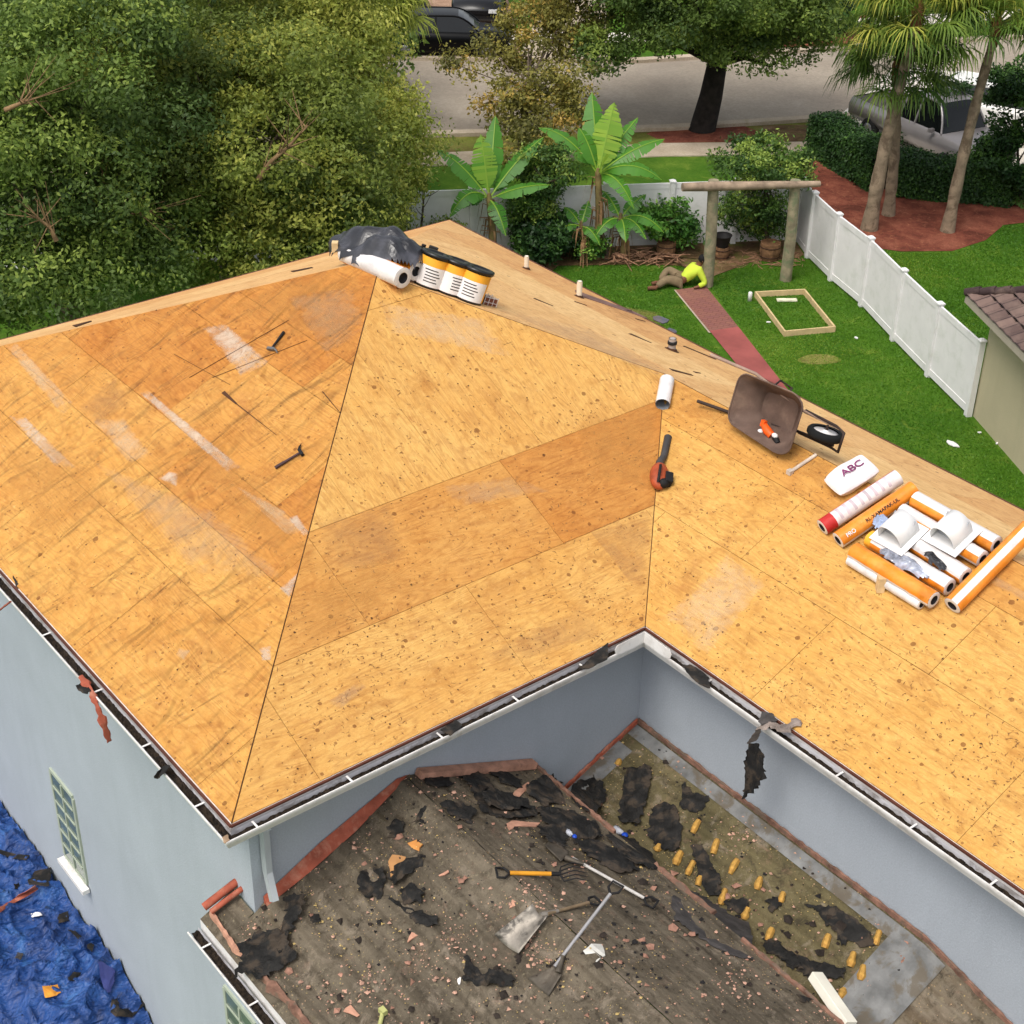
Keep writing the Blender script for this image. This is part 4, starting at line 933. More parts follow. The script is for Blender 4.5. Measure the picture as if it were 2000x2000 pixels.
def turf(poly, n, h, label, seed, holes):
    rr = np.random.RandomState(seed); A = np.array([p[:2] for p in poly]); lo, hi = A.min(0), A.max(0); P = rr.rand(n, 2)*(hi-lo)+lo
    ok = inside(P, A)
    for q in holes: ok &= ~inside(P, [p[:2] for p in q])
    P = P[ok]; n = len(P); ang = rr.rand(n)*6.283; w = .010+.012*rr.rand(n); hh = h*(.4+.8*rr.rand(n)); ln = rr.normal(0, .5, (n, 2))
    P = np.concatenate([P, np.full((n, 1), GZ)], 1); dx = np.stack([np.cos(ang)*w, np.sin(ang)*w, 0*w], 1); tip = P+np.stack([ln[:, 0]*hh, ln[:, 1]*hh, hh], 1)
    me = bpy.data.meshes.new('grass'); fastmesh(me, np.stack([P-dx, P+dx, tip], 1).reshape(-1, 3), 3, n); me.materials.append(LM_grass)
    patch = .5+.25*np.sin(P[:, 0]*1.1+P[:, 1]*.4)+.25*np.sin(P[:, 1]*.9-P[:, 0]*.6+1); a = me.attributes.new('tone', 'FLOAT', 'FACE'); a.data.foreach_set('value', np.clip(patch*.7+rr.rand(n)*.35, 0, 1).astype('f'))
    o = bpy.data.objects.new('grass', me); COL.objects.link(o); tag(o, label, 'grass', kind='stuff')
h_path = g((1310, 566), (1382, 556), (1570, 800), (1500, 810)); h_bed = g((740, 470), (1060, 545), (1090, 520), (1240, 517), (1330, 520), (1380, 545), (1470, 512), (1560, 505), (1590, 470), (1300, 440), (780, 440))
h_bare = [G(1600+38*math.cos(a), 702+8*math.sin(a)) for a in [j*6.283/14 for j in range(14)]]
turf([G(1556, 475), G(1890, 812), G(2100, 1040), Vector((4, 10.5, 0)), Vector((-10.5, 10.5, 0)), G(1000, 500)], 420000, .026, 'short mown grass of the back yard', 6, [h_path, h_bed])
turf([G(1578, 500), G(1892, 808), G(1960, 700), G(2150, 600), G(2150, 425), G(1960, 442), G(1925, 472), G(1860, 493), G(1760, 494), G(1700, 486), G(1640, 457)], 160000, .03, 'neighbouring lawn grass behind the white fence', 7, [])
# ================================================================ white vinyl fence
M_vinyl = mat('white_vinyl', (.89, .88, .875), .45, 0, .03, 3, .02, dirt=(.70, .72, .66), dirts=.35)
def fence(posts, label, h=1.72):
    t = empty('fence', Vector((*posts[0][:2], GZ)), label, 'fence'); o = Vector((*posts[0][:2], GZ)); P = [Vector((*p[:2], GZ))-o for p in posts]
    for a, b in zip(P[:-1], P[1:]):
        d = (b-a).normalized(); k = MB(); a2, b2 = a+d*.065, b-d*.065
        k.beam(a2+Vector((0, 0, h-.08)), b2+Vector((0, 0, h-.08)), .05, .14); k.beam(a2+Vector((0, 0, .14)), b2+Vector((0, 0, .14)), .05, .16); k.beam(a2+Vector((0, 0, h*.52)), b2+Vector((0, 0, h*.52)), .026, h-.24)
        k.build('panel', M_vinyl, t)
    for p_ in P:
        k = MB(); k.box(p_+Vector((0, 0, h/2-.02)), (.127, .127, h+.08), math.atan2(P[-1].y-P[0].y, P[-1].x-P[0].x)); po = k.build('post', M_vinyl, t)
        c = MB(); c.M = Matrix.Translation(p_+Vector((0, 0, h+.02)))@Matrix.Rotation(math.atan2(P[-1].y-P[0].y, P[-1].x-P[0].x), 4, 'Z')
        c.add([(-.08, -.08, 0), (.08, -.08, 0), (.08, .08, 0), (-.08, .08, 0), (-.08, -.08, .03), (.08, -.08, .03), (.08, .08, .03), (-.08, .08, .03), (0, 0, .075)], [(3, 2, 1, 0), (0, 1, 5, 4), (1, 2, 6, 5), (2, 3, 7, 6), (3, 0, 4, 7), (4, 5, 8), (5, 6, 8), (6, 7, 8), (7, 4, 8)])
        c.build('cap', M_vinyl, po)
    return t
fence([G(x, y) for x, y in ((1577, 503), (1622, 548), (1682, 598), (1744, 665), (1812, 735), (1890, 812))], 'white vinyl fence running down the right side to the beige house')
cA, cB = G(1554, 471), G(790, 500)
bd = (cB-cA); nb = round(bd.length/1.85); back = [cA+bd*(i/nb) for i in range(nb+1)]
ex = [cB+bd.normalized()*1.85*i for i in range(1, 9)]
fence([G(1577, 503)+Vector((-.02, 0, 0)), cA], 'short white fence return at the yard corner behind the arch')
fence(back+ex, 'long white vinyl fence along the back of the yard behind the bananas')

# ================================================================ neighbour's house
nc = G(1900, 812); dN = Vector((.876, -.482, 0)).normalized(); pN = Vector((.482, .876, 0))
M_beige = stucco('stucco_beige', (.74, .70, .58)); M_tile = None
def tilemat():
    m_, t, b = newmat('roof_tile_mauve', .85, 0, .2); uv = t.coord('UV')
    br = t.n.new('ShaderNodeTexBrick'); br.offset = .5; br.inputs['Scale'].default_value = 1
    br.inputs['Brick Width'].default_value = .33; br.inputs['Row Height'].default_value = .36; br.inputs['Mortar Size'].default_value = .02; br.inputs['Mortar Smooth'].default_value = .3
    br.inputs['Color1'].default_value = (*lin((.46, .38, .35)), 1); br.inputs['Color2'].default_value = (*lin((.30, .24, .23)), 1); br.inputs['Mortar'].default_value = (*lin((.24, .19, .19)), 1)
    t.link(uv, br.inputs['Vector']); n = t.noise(t.coord('Object'), 3, 8, .7)
    col = t.mix(t.ramp(n, [(.45, 0), (.75, .45)]), br.outputs['Color'], lin((.56, .48, .43))); t.link(col, b.inputs['Base Color'])
    t.link(t.bump(t.noise(t.coord('Object'), 40, 4), .4, .01), b.inputs['Normal']); return m_
M_tile = tilemat()
nh = empty('neighbour_house', Matrix(((dN.x, pN.x, 0, nc.x), (dN.y, pN.y, 0, nc.y), (0, 0, 1, GZ), (0, 0, 0, 1))), 'beige stucco neighbour house with a mauve brown tile roof at the right edge', 'house')
m = MB(); HW = 2.62
m.add([(0, 0, -.2), (12, 0, -.2), (12, 9, -.2), (0, 9, -.2), (0, 0, HW), (12, 0, HW), (12, 9, HW), (0, 9, HW)], [(0, 1, 5, 4), (1, 2, 6, 5), (2, 3, 7, 6), (3, 0, 4, 7)]); m.build('wall', M_beige, nh)
def tile_face(O, U, V, poly, nm='tile_roof'):
    O, U, V = Vector(O), Vector(U), Vector(V); N = U.cross(V.normalized()).normalized(); N = N if N.z > 0 else -N
    umin, umax = min(p[0] for p in poly), max(p[0] for p in poly); vmax = max(p[1] for p in poly); vs = []; fs = []; uv = []
    du, dv = .0825, .36; Vn = V.normalized()
    for j in range(int(vmax/dv)+1):
        r_ = clip(poly, j*dv, (j+1)*dv, 1)
        if len(r_) < 3: continue
        for i in range(int((umax-umin)/du)+1):
            u0 = umin+i*du; q = clip(r_, u0, u0+du, 0)
            if len(q) < 3: continue
            o = len(vs)
            for x, y in q:
                z = .045*abs(math.sin((x+(j % 2)*.165)/.33*math.pi))+.035*(1-(y-j*dv)/dv); vs.append(O+U*x+Vn*y+N*z); uv.append((x, y))
            area = sum(q[k-1][0]*q[k][1]-q[k][0]*q[k-1][1] for k in range(len(q))); idx = tuple(range(o, len(vs)))
            fs.append(idx if (area > 0) == (U.cross(Vn).dot(N) > 0) else idx[::-1])
    me = bpy.data.meshes.new(nm); me.from_pydata(vs, [], fs); me.materials.append(M_tile); ul = me.uv_layers.new()
    li = np.zeros(len(me.loops), 'i'); me.loops.foreach_get('vertex_index', li); ul.data.foreach_set('uv', np.array(uv, 'f')[li].ravel())
    o = bpy.data.objects.new(nm, me); COL.objects.link(o); o.parent = nh; return o
oh = .45; x0, y0, x1, y1 = -oh, -oh, 12+oh, 9+oh; kp = .42; hz = HW-.02; cc = math.sqrt(1+kp*kp); hh = (y1-y0)/2
tile_face((x0, y0, hz), (1, 0, 0), (0, 1, kp), [(0, 0), (x1-x0, 0), (x1-x0-hh, hh*cc), (hh, hh*cc)])
tile_face((x0, y0, hz), (0, 1, 0), (1, 0, kp), [(0, 0), (y1-y0, 0), (hh, hh*cc)])
m = MB(); m.box(((x0+x1)/2, (y0+y1)/2, HW-.10), (x1-x0-.02, y1-y0-.02, .16)); m.build('fascia', mat('fascia_taupe', (.66, .62, .56), .7, 0, .05), nh)
m = MB()
for i in range(24):
    f = i/23*hh; m.tube([(x0+f, y0+f, hz+f*kp+.05), (x0+f+.22, y0+f+.22, hz+(f+.22)*kp+.075)], [.085, .10], 8)
m.build('hip_cap', M_tile, nh)

# ================================================================ yard things
FH = Vector((MR[2][0], MR[2][1], 0)).normalized(); RH = Vector((MR[0][0], MR[0][1], 0)).normalized()
def viewframe(p, rot=0):
    a = math.atan2(RH.y, RH.x)+rot; return Matrix.Translation(p)@Matrix.Rotation(a, 4, 'Z')
M_timber = mat('weathered_timber', (.56, .52, .42), .95, 0, .25, 5, .8, 30, dirt=(.42, .46, .34), dirts=.8)
M_log = mat('grey_log', (.60, .52, .44), .95, 0, .25, 4, .8, 25)
pg = empty('timber_arch', G(1381, 558), 'weathered timber post and beam arch standing in the back yard', 'arch'); o = G(1381, 558)
lt = above(1381, 558, 1394, 352)-o; rb = G(1534, 547)-o; rt = above(1534, 547, 1554, 352)-o
for a, b in ((Vector((0, 0, -.1)), lt), (rb, rt)):
    k = MB(); k.tube([a, a.lerp(b, .5)+Vector((.03, 0, 0)), b], [.15, .14, .13], 10); k.build('post', M_timber, pg)
k = MB(); d = (rt-lt); k.tube([lt-d*.37+Vector((.1, -.1, -.12)), lt+Vector((.1, -.1, -.10)), rt+Vector((.1, -.1, -.06)), rt+d*.3+Vector((.1, -.1, -.04))], [.10, .115, .09, .07], 10); k.build('beam', M_log, pg)

def tub(x, y, w, label, h=.42, pot=False):
    t = empty('planter', G(x, y), label, 'planter', 'wooden planters along the fence'); k = MB(); n = 10
    wood = mat('tub_wood', (.50, .37, .26), .9, 0, .3, 9, .5)
    k.lathe([(w*.42, 0), (w*.52, h*.5), (w*.5, h), (w*.44, h), (w*.42, h-.05), (0, h-.06)], 12, False); k.build('tub', wood, t)
    k = MB()
    for z in (h*.25, h*.78): k.lathe([(w*.50+.01, z-.015), (w*.53+.005, z), (w*.50+.01, z+.015)], 16)
    k.build('hoop', mat('rusty_hoop', (.28, .20, .16), .8, .3), t)
    if pot: k = MB(); k.lathe([(.15, h), (.22, h+.28), (.24, h+.30), (.21, h+.29), (.17, h+.14), (0, h+.12)], 16); k.build('pot', mat('black_pot', (.13, .12, .12), .6), t)
    return t
tub(1300, 502, .48, 'brown wooden tub under the bright citrus shrub'); tub(1408, 505, .40, 'wooden tub carrying a black nursery pot, just right of the left arch post', .34, True); tub(1502, 506, .52, 'brown wooden tub at the foot of the wide shrub beside the right arch post', .46)
# brush pile of dry leaves and stems below the bananas
k = MB(); rr = random.Random(5); o = G(1280, 508)
for i in range(90):
    a = G(rr.uniform(1195, 1325), rr.uniform(500, 518))-o; d = Vector((rr.gauss(0, 1), rr.gauss(0, 1), rr.gauss(0, .15))).normalized()*rr.uniform(.15, .5); a.z = rr.uniform(.02, .18); k.tube([a-d, a+Vector((0, 0, .03)), a+d], [.012, .022, .008], 4)
b_ = k.build('brush_pile', mat('dry_brush', (.60, .45, .35), .95, 0, .4, 6)); b_.location = o; tag(b_, 'pile of dry brown banana stems on the soil behind the lying person', 'brush pile', kind='stuff')
k = MB(); o = G(1480, 520)
for i in range(120):
    a = G(rr.uniform(1400, 1570), rr.uniform(490, 525))-o; d = Vector((rr.gauss(0, 1), rr.gauss(0, 1), 0)).normalized()*rr.uniform(.04, .18); a.z = rr.uniform(.005, .04); k.tube([a-d, a+d], [.010, .008], 4)
b_ = k.build('twig_litter', MATS['dry_brush']); b_.location = o; tag(b_, 'dry twigs and leaf litter along the foot of the fence', 'litter', kind='stuff')

# the wooden frame lying on the grass
M_lumber = mat('new_lumber', (.80, .70, .52), .8, 0, .12, 5, .3)
fo = G(1475, 580); ft = empty('wooden_frame', fo, 'open rectangular lumber frame lying on the lawn', 'frame'); FC = [G(1475, 580)-fo, G(1570, 575)-fo, G(1629, 648)-fo, G(1532, 657)-fo]
for i in range(4):
    a, b = FC[i], FC[(i+1) % 4]; k = MB(); dd = (b-a).normalized()*.02*(1 if i % 2 else -1); k.beam(a-dd+Vector((0, 0, .07)), b+dd+Vector((0, 0, .07)), .04, .14); k.build('rail', M_lumber, ft)
k = MB(); a, b = G(1517, 588), G(1556, 588); k.beam((0, 0, .03), (b-a)+Vector((0, 0, .03)), .14, .03); k = k.build('board', mat('pale_board', (.86, .85, .74), .7)); k.location = a; tag(k, 'short pale board lying inside the lumber frame', 'board')
k = MB(); k.lathe([(0, 0), (.05, 0), (.05, .22), (.03, .24), (.0, .24)], 10); k = k.build('white_bottle', M_white); k.location = G(1464, 588); tag(k, 'small white bottle at the left corner of the lumber frame', 'bottle')
for i, (x, y, s_, lb) in enumerate(((1860, 869, .16, 'torn white paper scrap on the lawn left of the beige wall'), (1913, 847, .05, 'tiny white scrap nearest the end of the white fence'), (1947, 868, .05, 'tiny white scrap on the grass against the beige wall'), (1672, 662, .07, 'small white scrap between the lumber frame and the fence'), (1500, 631, .06, 'white scrap on the left side of the lumber frame'))):
    k = MB(); r2 = random.Random(i); p6 = [(s_*(.6+.6*r2.random())*math.cos(a), .55*s_*(.6+.6*r2.random())*math.sin(a)) for a in [j*6.283/7 for j in range(7)]]; k.prism(p6, .02, .04); k = k.build('paper_scrap', M_vinyl); k.location = G(x, y); k.rotation_euler[2] = i; tag(k, lb, 'scrap')
for i, (x, y, w, lb) in enumerate(((1290, 625, .30, 'dark grey shingle piece on the grass near the roof edge'), (1314, 648, .16, 'small dark shingle chip on the grass below the larger piece'))):
    k = MB(); r2 = random.Random(i+3); k.prism([(w*math.cos(a)*(.6+.6*r2.random()), w*.6*math.sin(a)*(.6+.6*r2.random())) for a in [j*6.283/7 for j in range(7)]], .015, .03); k = k.build('shingle_piece', mat('shingle_grey', (.36, .36, .40), .9)); k.location = G(x, y); tag(k, lb, 'shingle')
sheet('bare_patch', [G(1600+42*math.cos(a)*(1+.1*math.sin(3*a)), 702+10*math.sin(a)) for a in [j*6.283/18 for j in range(18)]], .006, M_verge)

# ---------------------------------------------------------------- person lying on the lawn
def skin(name, verts, edges, mt, parent, sub=2):
    me = bpy.data.meshes.new(name); me.from_pydata([v[:3] for v in verts], edges, []); o = bpy.data.objects.new(name, me); COL.objects.link(o); o.parent = parent
    sk = o.modifiers.new('skin', 'SKIN'); sk.use_smooth_shade = True
    for sv, v in zip(me.skin_vertices[0].data, verts): sv.radius = (v[3], v[4] if len(v) > 4 else v[3])
    me.skin_vertices[0].data[0].use_root = True
    ss = o.modifiers.new('sub', 'SUBSURF'); ss.levels = sub; ss.render_levels = sub; me.materials.append(mt); return o
M_skin = mat('skin_brown', (.45, .30, .22), .6, 0, .06, 6, 0); M_neon = mat('neon_yellow_shirt', (.76, .83, .26), .85, 0, .10, 5, .6, 9); M_pants = mat('khaki_trousers', (.50, .43, .33), .9, 0, .15, 5, .6, 12); M_hair = mat('black_hair', (.08, .07, .07), .8); M_boot = mat('brown_boot', (.42, .28, .20), .8)
pe = empty('person', viewframe(G(1328, 558)), 'person in a neon yellow shirt and khaki trousers reclining on the grass', 'person')
bv = [(0, 0, .15, .13, .12), (.17, .02, .24, .115), (.33, .05, .40, .14, .12), (.43, .07, .52, .06), (.47, .06, .60, .065), (.50, .04, .68, .09, .085),
      (.44, -.06, .42, .065), (.60, -.14, .12, .045), (.38, -.26, .08, .035), (.30, -.28, .07, .03), (.30, .19, .46, .065), (.12, .10, .30, .045), (.08, -.08, .16, .035), (.05, -.14, .12, .03),
      (-.04, -.08, .13, .09), (-.36, -.10, .20, .065), (-.62, -.30, .07, .042), (-.72, -.34, .06, .04), (-.04, .09, .18, .09), (-.30, .22, .34, .065), (-.50, .02, .09, .042), (-.60, -.02, .06, .04)]
be = [(0, 1), (1, 2), (2, 3), (3, 4), (4, 5), (2, 6), (6, 7), (7, 8), (8, 9), (2, 10), (10, 11), (11, 12), (12, 13), (0, 14), (14, 15), (15, 16), (16, 17), (0, 18), (18, 19), (19, 20), (20, 21)]
skin('body', bv, be, M_skin, pe)
sv = [(.02, 0, .16, .15, .14), (.17, .02, .25, .15), (.33, .05, .41, .18, .16), (.42, .07, .50, .07), (.44, -.06, .43, .10), (.60, -.14, .135, .08), (.42, -.24, .10, .062), (.30, .19, .47, .10), (.12, .10, .31, .08), (.09, -.04, .19, .06)]
skin('shirt', sv, [(0, 1), (1, 2), (2, 3), (2, 4), (4, 5), (5, 6), (2, 7), (7, 8), (8, 9)], M_neon, pe)
skin('trousers', [(.03, 0, .15, .16, .15), (-.05, -.08, .145, .14), (-.36, -.10, .205, .115), (-.60, -.29, .09, .085), (-.05, .09, .20, .14), (-.30, .22, .345, .115), (-.49, .03, .11, .085)], [(0, 1), (1, 2), (2, 3), (0, 4), (4, 5), (5, 6)], M_pants, pe)
k = MB(); k.blob((.505, .055, .70), (.105, .11, .11), 14, 8, .03); k.build('hair', M_hair, pe)
for a, b in (((-.62, -.30, .06), (-.82, -.34, .06)), ((-.51, .02, .06), (-.70, -.02, .05))):
    k = MB(); k.tube([a, Vector(a).lerp(Vector(b), .5)+Vector((0, 0, .01)), b], [.058, .052, .045], 10); k.build('shoe', M_boot, pe)
k = MB()
for e_ in (-.035, .035): k.blob((.50+e_, -.045, .685), (.012, .01, .010), 8, 5)
k.build('eyes', M_hair, pe)
k = MB(); k.blob((.50, -.055, .665), (.013, .022, .02), 8, 5); k.build('nose', M_skin, pe)

# ---------------------------------------------------------------- vehicles
M_tyre = mat('tyre_rubber', (.08, .08, .08), .9, 0, .1); M_rim = mat('alloy_rim', (.62, .62, .63), .35, .8, .05, 5, 0); M_glass = mat('car_glass', (.04, .05, .055), .12, 0, .1, 2, 0, spec=.4); M_lamp = mat('lamp_lens', (.80, .80, .80), .15, 0, .05, 3, 0, spec=.8); M_tail = mat('tail_lens', (.55, .07, .06), .2, 0, .05, 3, 0, spec=.8)
def car(name, M_, label, cat, paint, L=4.6, W=1.8, H=1.42, kind='sedan', group=None):
    t = empty(name, M_, label, cat, group); h = L/2
    if kind == 'sedan':
        st = [(-h, .45, .72, .78), (-h+.12, .28, .92, .94), (-h+.9, .2, .98, 1), (-.4, .18, .96, 1), (.8, .18, .94, 1), (h-.5, .2, .84, .97), (h-.1, .28, .70, .90), (h, .42, .58, .76)]
        cab = [(-h+.55, .95), (-h+1.35, H), (.25, H+.02), (1.15, .93)]
    elif kind == 'suv':
        st = [(-h, .45, 1.0, .86), (-h+.1, .3, 1.1, .96), (-h+.9, .22, 1.12, 1), (.8, .22, 1.1, 1), (h-.5, .25, 1.02, .97), (h-.1, .3, .9, .92), (h, .45, .75, .8)]
        cab = [(-h+.08, 1.08), (-h+.45, H), (.35, H+.02), (1.2, 1.08)]
    else:
        st = [(-h, .55, 1.0, .97), (-h+.05, .42, 1.06, 1), (-.55, .4, 1.06, 1), (.9, .4, 1.08, 1), (h-.5, .42, 1.05, .98), (h-.08, .45, .98, .93), (h, .55, .85, .85)]
        cab = [(-.55, 1.05), (-.40, H), (.75, H+.02), (1.35, 1.06)]
    vs = []; n = 8
    for x, z0, z1, w in st:
        w = w*W/2; vs += [(x, -w*.86, z0), (x, -w, z0+.18), (x, -w, z1-.18), (x, -w*.88, z1), (x, w*.88, z1), (x, w, z1-.18), (x, w, z0+.18), (x, w*.86, z0)]
    fs = [(i*n+k, i*n+(k+1) % n, (i+1)*n+(k+1) % n, (i+1)*n+k) for i in range(len(st)-1) for k in range(n)
          if not (kind == 'pickup' and k == 3 and st[i+1][0] <= -.5 and st[i][0] > -h-.01 and i == 1)]
    b = MB(); b.add(vs, fs, True); b.add(vs[:n], [tuple(range(n))[::-1]]); b.add(vs[-n:], [tuple(range(n))])
    for wx_ in (-h*.62, h*.62):                     # dark wheel arches
        for s_ in (-1, 1): pass
    if kind == 'pickup':
        w = W/2*.82; b.add([(-h+.12, -w, .62), (-.6, -w, .62), (-.6, w, .62), (-h+.12, w, .62), (-h+.12, -w, 1.05), (-.6, -w, 1.05), (-.6, w, 1.05), (-h+.12, w, 1.05)], [(0, 1, 2, 3), (0, 4, 5, 1), (2, 6, 7, 3), (3, 7, 4, 0), (1, 5, 6, 2)])
    bo = b.build('body', paint, t); wb, wt = W/2*.88, W/2*.64; x0_, x3_ = cab[0][0], cab[3][0]; N = 16; prof = []
    for i in range(N+1):
        f = i/N; x = x0_+(x3_-x0_)*f; zb = cab[0][1]+(cab[3][1]-cab[0][1])*f
        fr1, fr2 = (cab[1][0]-x0_)/(x3_-x0_), (cab[2][0]-x0_)/(x3_-x0_)
        q = math.sin(min(1, f/fr1)*math.pi/2)**.8 if f < fr1 else (1 if f < fr2 else math.cos((f-fr2)/(1-fr2)*math.pi/2)**.85)
        arch = .03*math.sin(math.pi*f); prof.append((x, zb, max(.0, (H-zb)*q)+arch*q, q))
    gl_ = MB(); rf_ = MB(); rim_ = MB()
    for i in range(N):
        (xa, za_, ha, qa), (xb, zb_, hb, qb) = prof[i], prof[i+1]; wa, wb2 = wb+(wt-wb)*qa, wb+(wt-wb)*qb; mid = (qa+qb)/2; tgt = rf_ if mid > .93 else gl_
        tgt.add([(xa, -wa, za_+ha), (xb, -wb2, zb_+hb), (xb, -wb2*.5, zb_+hb+.03), (xa, -wa*.5, za_+ha+.03), (xb, wb2*.5, zb_+hb+.03), (xa, wa*.5, za_+ha+.03), (xb, wb2, zb_+hb), (xa, wa, za_+ha)], [(0, 1, 2, 3), (3, 2, 4, 5), (5, 4, 6, 7)], True)
        for s_ in (-1, 1): gl_.add([(xa, s_*wb, za_-.03), (xb, s_*wb, zb_-.03), (xb, s_*wb2, zb_+hb-.002), (xa, s_*wa, za_+ha-.002)], [(0, 1, 2, 3)])
    for s_ in (-1, 1):
        rf_.tube([(p_[0], s_*(wb+(wt-wb)*p_[3]), p_[1]+p_[2]) for p_ in prof], .035, 6); xm = (cab[1][0]+cab[2][0])/2; rf_.beam((xm, s_*wb, cab[0][1]), (xm, s_*wt, H), .07, .05, (1, 0, 0))
    rf_.build('roof', paint, t); gl_.build('window', M_glass, t)
    for x in (-h*.62, h*.62):
        for s_ in (-1, 1):
            k = MB(); k.M = Matrix.Translation((x, s_*(W/2-.09), .33))@Matrix.Rotation(math.pi/2, 4, 'X'); k.lathe([(.2, -.11), (.31, -.11), (.335, -.06), (.335, .06), (.31, .11), (.2, .11)], 24); wo = k.build('wheel', M_tyre, t)
            k = MB(); k.M = Matrix.Translation((x, s_*(W/2-.09), .33))@Matrix.Rotation(math.pi/2, 4, 'X'); k.lathe([(0, -.09), (.08, -.09), (.2, -.10), (.21, 0), (.2, .10), (.08, .09), (0, .09)], 16); k.build('rim', M_rim, wo)
    z1 = st[-2][2]-.16; z2 = st[0][2]-.15
    for s_ in (-1, 1):
        k = MB(); k.box((h-.06, s_*W*.34, z1), (.16, .34, .13)); k.build('headlight', M_lamp, t); k = MB(); k.box((-h+.03, s_*W*.36, z2), (.10, .28, .16)); k.build('tail_light', M_tail, t)
        k = MB(); k.box((cab[3][0]-.25, s_*(W/2+.06), cab[3][1]+.08), (.12, .16, .10)); k.build('mirror', paint, t)
    return t
PT_black = mat('black_paint', (.025, .025, .03), .30, 0, .05, 2, 0, spec=.15); PT_dark = mat('charcoal_paint', (.06, .06, .07), .3, 0, .05, 2, 0, spec=.4); PT_silver = mat('silver_paint', (.56, .54, .54), .3, .5, .04, 2, 0, spec=.6); PT_white = mat('white_paint', (.86, .85, .83), .3, 0, .03, 2, 0)
car('parked_car', viewframe(G(872, 104), .02), 'glossy black sedan parked side on beyond the road', 'car', PT_black)
car('parked_car', viewframe(G(785, 38), math.radians(-84)), 'black car at the top, on the left of the paved drive', 'car', PT_black, 4.4, 1.8, 1.4)
car('parked_suv', viewframe(G(935, 30), math.radians(-92)), 'dark car at the top, on the right of the paved drive', 'car', PT_dark, 4.6, 1.9, 1.6, 'suv')
pa, pb = G(1704, 247), G(1832, 306); d = (pb-pa).normalized()
car('pickup_truck', Matrix.Translation(pa+d*2.65)@Matrix.Rotation(math.atan2(d.y, d.x), 4, 'Z'), 'silver pickup truck parked behind the hedge and palms', 'pickup truck', PT_silver, 5.6, 1.95, 1.8, 'pickup')
car('parked_suv', viewframe(G(1955, 262), math.radians(-35)), 'white car in the pale driveway, behind the right palm', 'car', PT_white, 4.5, 1.85, 1.5, 'suv')

# ================================================================ things on the upper roof
PL['F4'] = ((-K, 0, 1), K*L_)
def surf(pl, a, b, h=0):
    "frame on a slope at pixel a with x towards pixel b"
    pa, pb = at(pl, *a, h), at(pl, *b, h); return frame(pa, pb-pa, nrm(pl)), (pb-pa).length
M_blk = mat('black_plastic', (.10, .10, .105), .35, 0, .3, 4, .4, 10, spec=.5); M_lab = mat('label_white', (.90, .88, .87), .5, 0, .05, 5, 0, dirt=(.74, .70, .68), dirts=.3)
M_yel = mat('label_yellow', (.93, .66, .20), .5, 0, .05, 5, 0); M_or = mat('roll_orange', (.88, .52, .14), .35, 0, .16, 5, .8, 9, spec=.45, dirt=(.93, .68, .36), dirts=.4); M_wr = mat('roll_white', (.86, .84, .83), .35, 0, .05, 7, .8, 9, spec=.45, dirt=(.70, .67, .67), dirts=.5); M_core = mat('roll_core_dark', (.13, .12, .13), .8)
M_rr = mat('roll_red', (.72, .18, .17), .4, 0, .1, 6, .3); M_ink = mat('ink_dark', (.20, .17, .16), .7, bump=0); M_cardb = mat('cardboard_core', (.60, .50, .40), .8, bump=0)
M_wood = mat('pale_wood', (.84, .72, .54), .8, 0, .15, 9, .3); M_steel = mat('tool_steel', (.50, .49, .48), .4, .7, .1, 8, .1); M_grip = mat('tool_black', (.10, .095, .10), .7)
def text(txt, size, M_, mt, parent, name='lettering', depth=.0015, sx=1):
    cu = bpy.data.curves.new('t', 'FONT'); cu.body = txt; cu.size = size; cu.extrude = depth; cu.align_x = 'CENTER'; cu.align_y = 'CENTER'; cu.offset = size*.012
    o = bpy.data.objects.new('t', cu); COL.objects.link(o); dg = bpy.context.evaluated_depsgraph_get(); me = bpy.data.meshes.new_from_object(o.evaluated_get(dg)); bpy.data.objects.remove(o); bpy.data.curves.remove(cu)
    me.materials.clear(); me.materials.append(mt); me.name = name; me.transform(M_@Matrix.Diagonal((sx, 1, 1, 1))); r = bpy.data.objects.new(name, me); COL.objects.link(r); r.parent = parent; return r
def on_roll(x, r, deg):
    a = math.radians(deg); c, s_ = math.cos(a), math.sin(a); return Matrix(((1, 0, 0, x), (0, -s_, c, r*c), (0, c, s_, r*s_), (0, 0, 0, 1)))
def bucket(pl, x, y, label, spin=0):
    p = at(pl, x, y); t = empty('bucket', frame(p, RH, nrm(pl)), label, 'bucket', 'roofing cement buckets on the ridge'); r, h = .172, .39
    k = MB(); k.lathe([(0, 0), (r*.93, 0), (r*.94, .02), (r, h-.02), (r+.012, h-.02), (r+.012, h)], 28); k.build('pail', M_blk, t)
    k = MB(); k.lathe([(0, h+.012), (r*.8, h+.012), (r*.82, h+.025), (r+.02, h+.025), (r+.022, h-.015), (r+.012, h-.015)], 28); k.build('lid', M_blk, t)
    def band(z0, z1, a0, a1, m_, nm, e):
        k = MB(); n = 18; vs = []
        for i in range(n+1):
            a = math.radians(a0+(a1-a0)*i/n)+spin
            for z in (z0, z1): rr_ = r*(.94+.06*z/h)+e; vs.append((rr_*math.cos(a), rr_*math.sin(a), z))
        k.add(vs, [(2*i, 2*i+2, 2*i+3, 2*i+1) for i in range(n)], True); return k.build(nm, m_, t)
    band(.03, .36, -190, 20, M_yel, 'label_band', .002); lb = band(.03, .265, -165, -15, M_lab, 'label', .004)
    for i in range(5): band(.22-.035*i, .232-.035*i, -115 if i else -120, -65+(i*7) % 20, M_ink, 'print_line', .0055).parent = lb
    return t
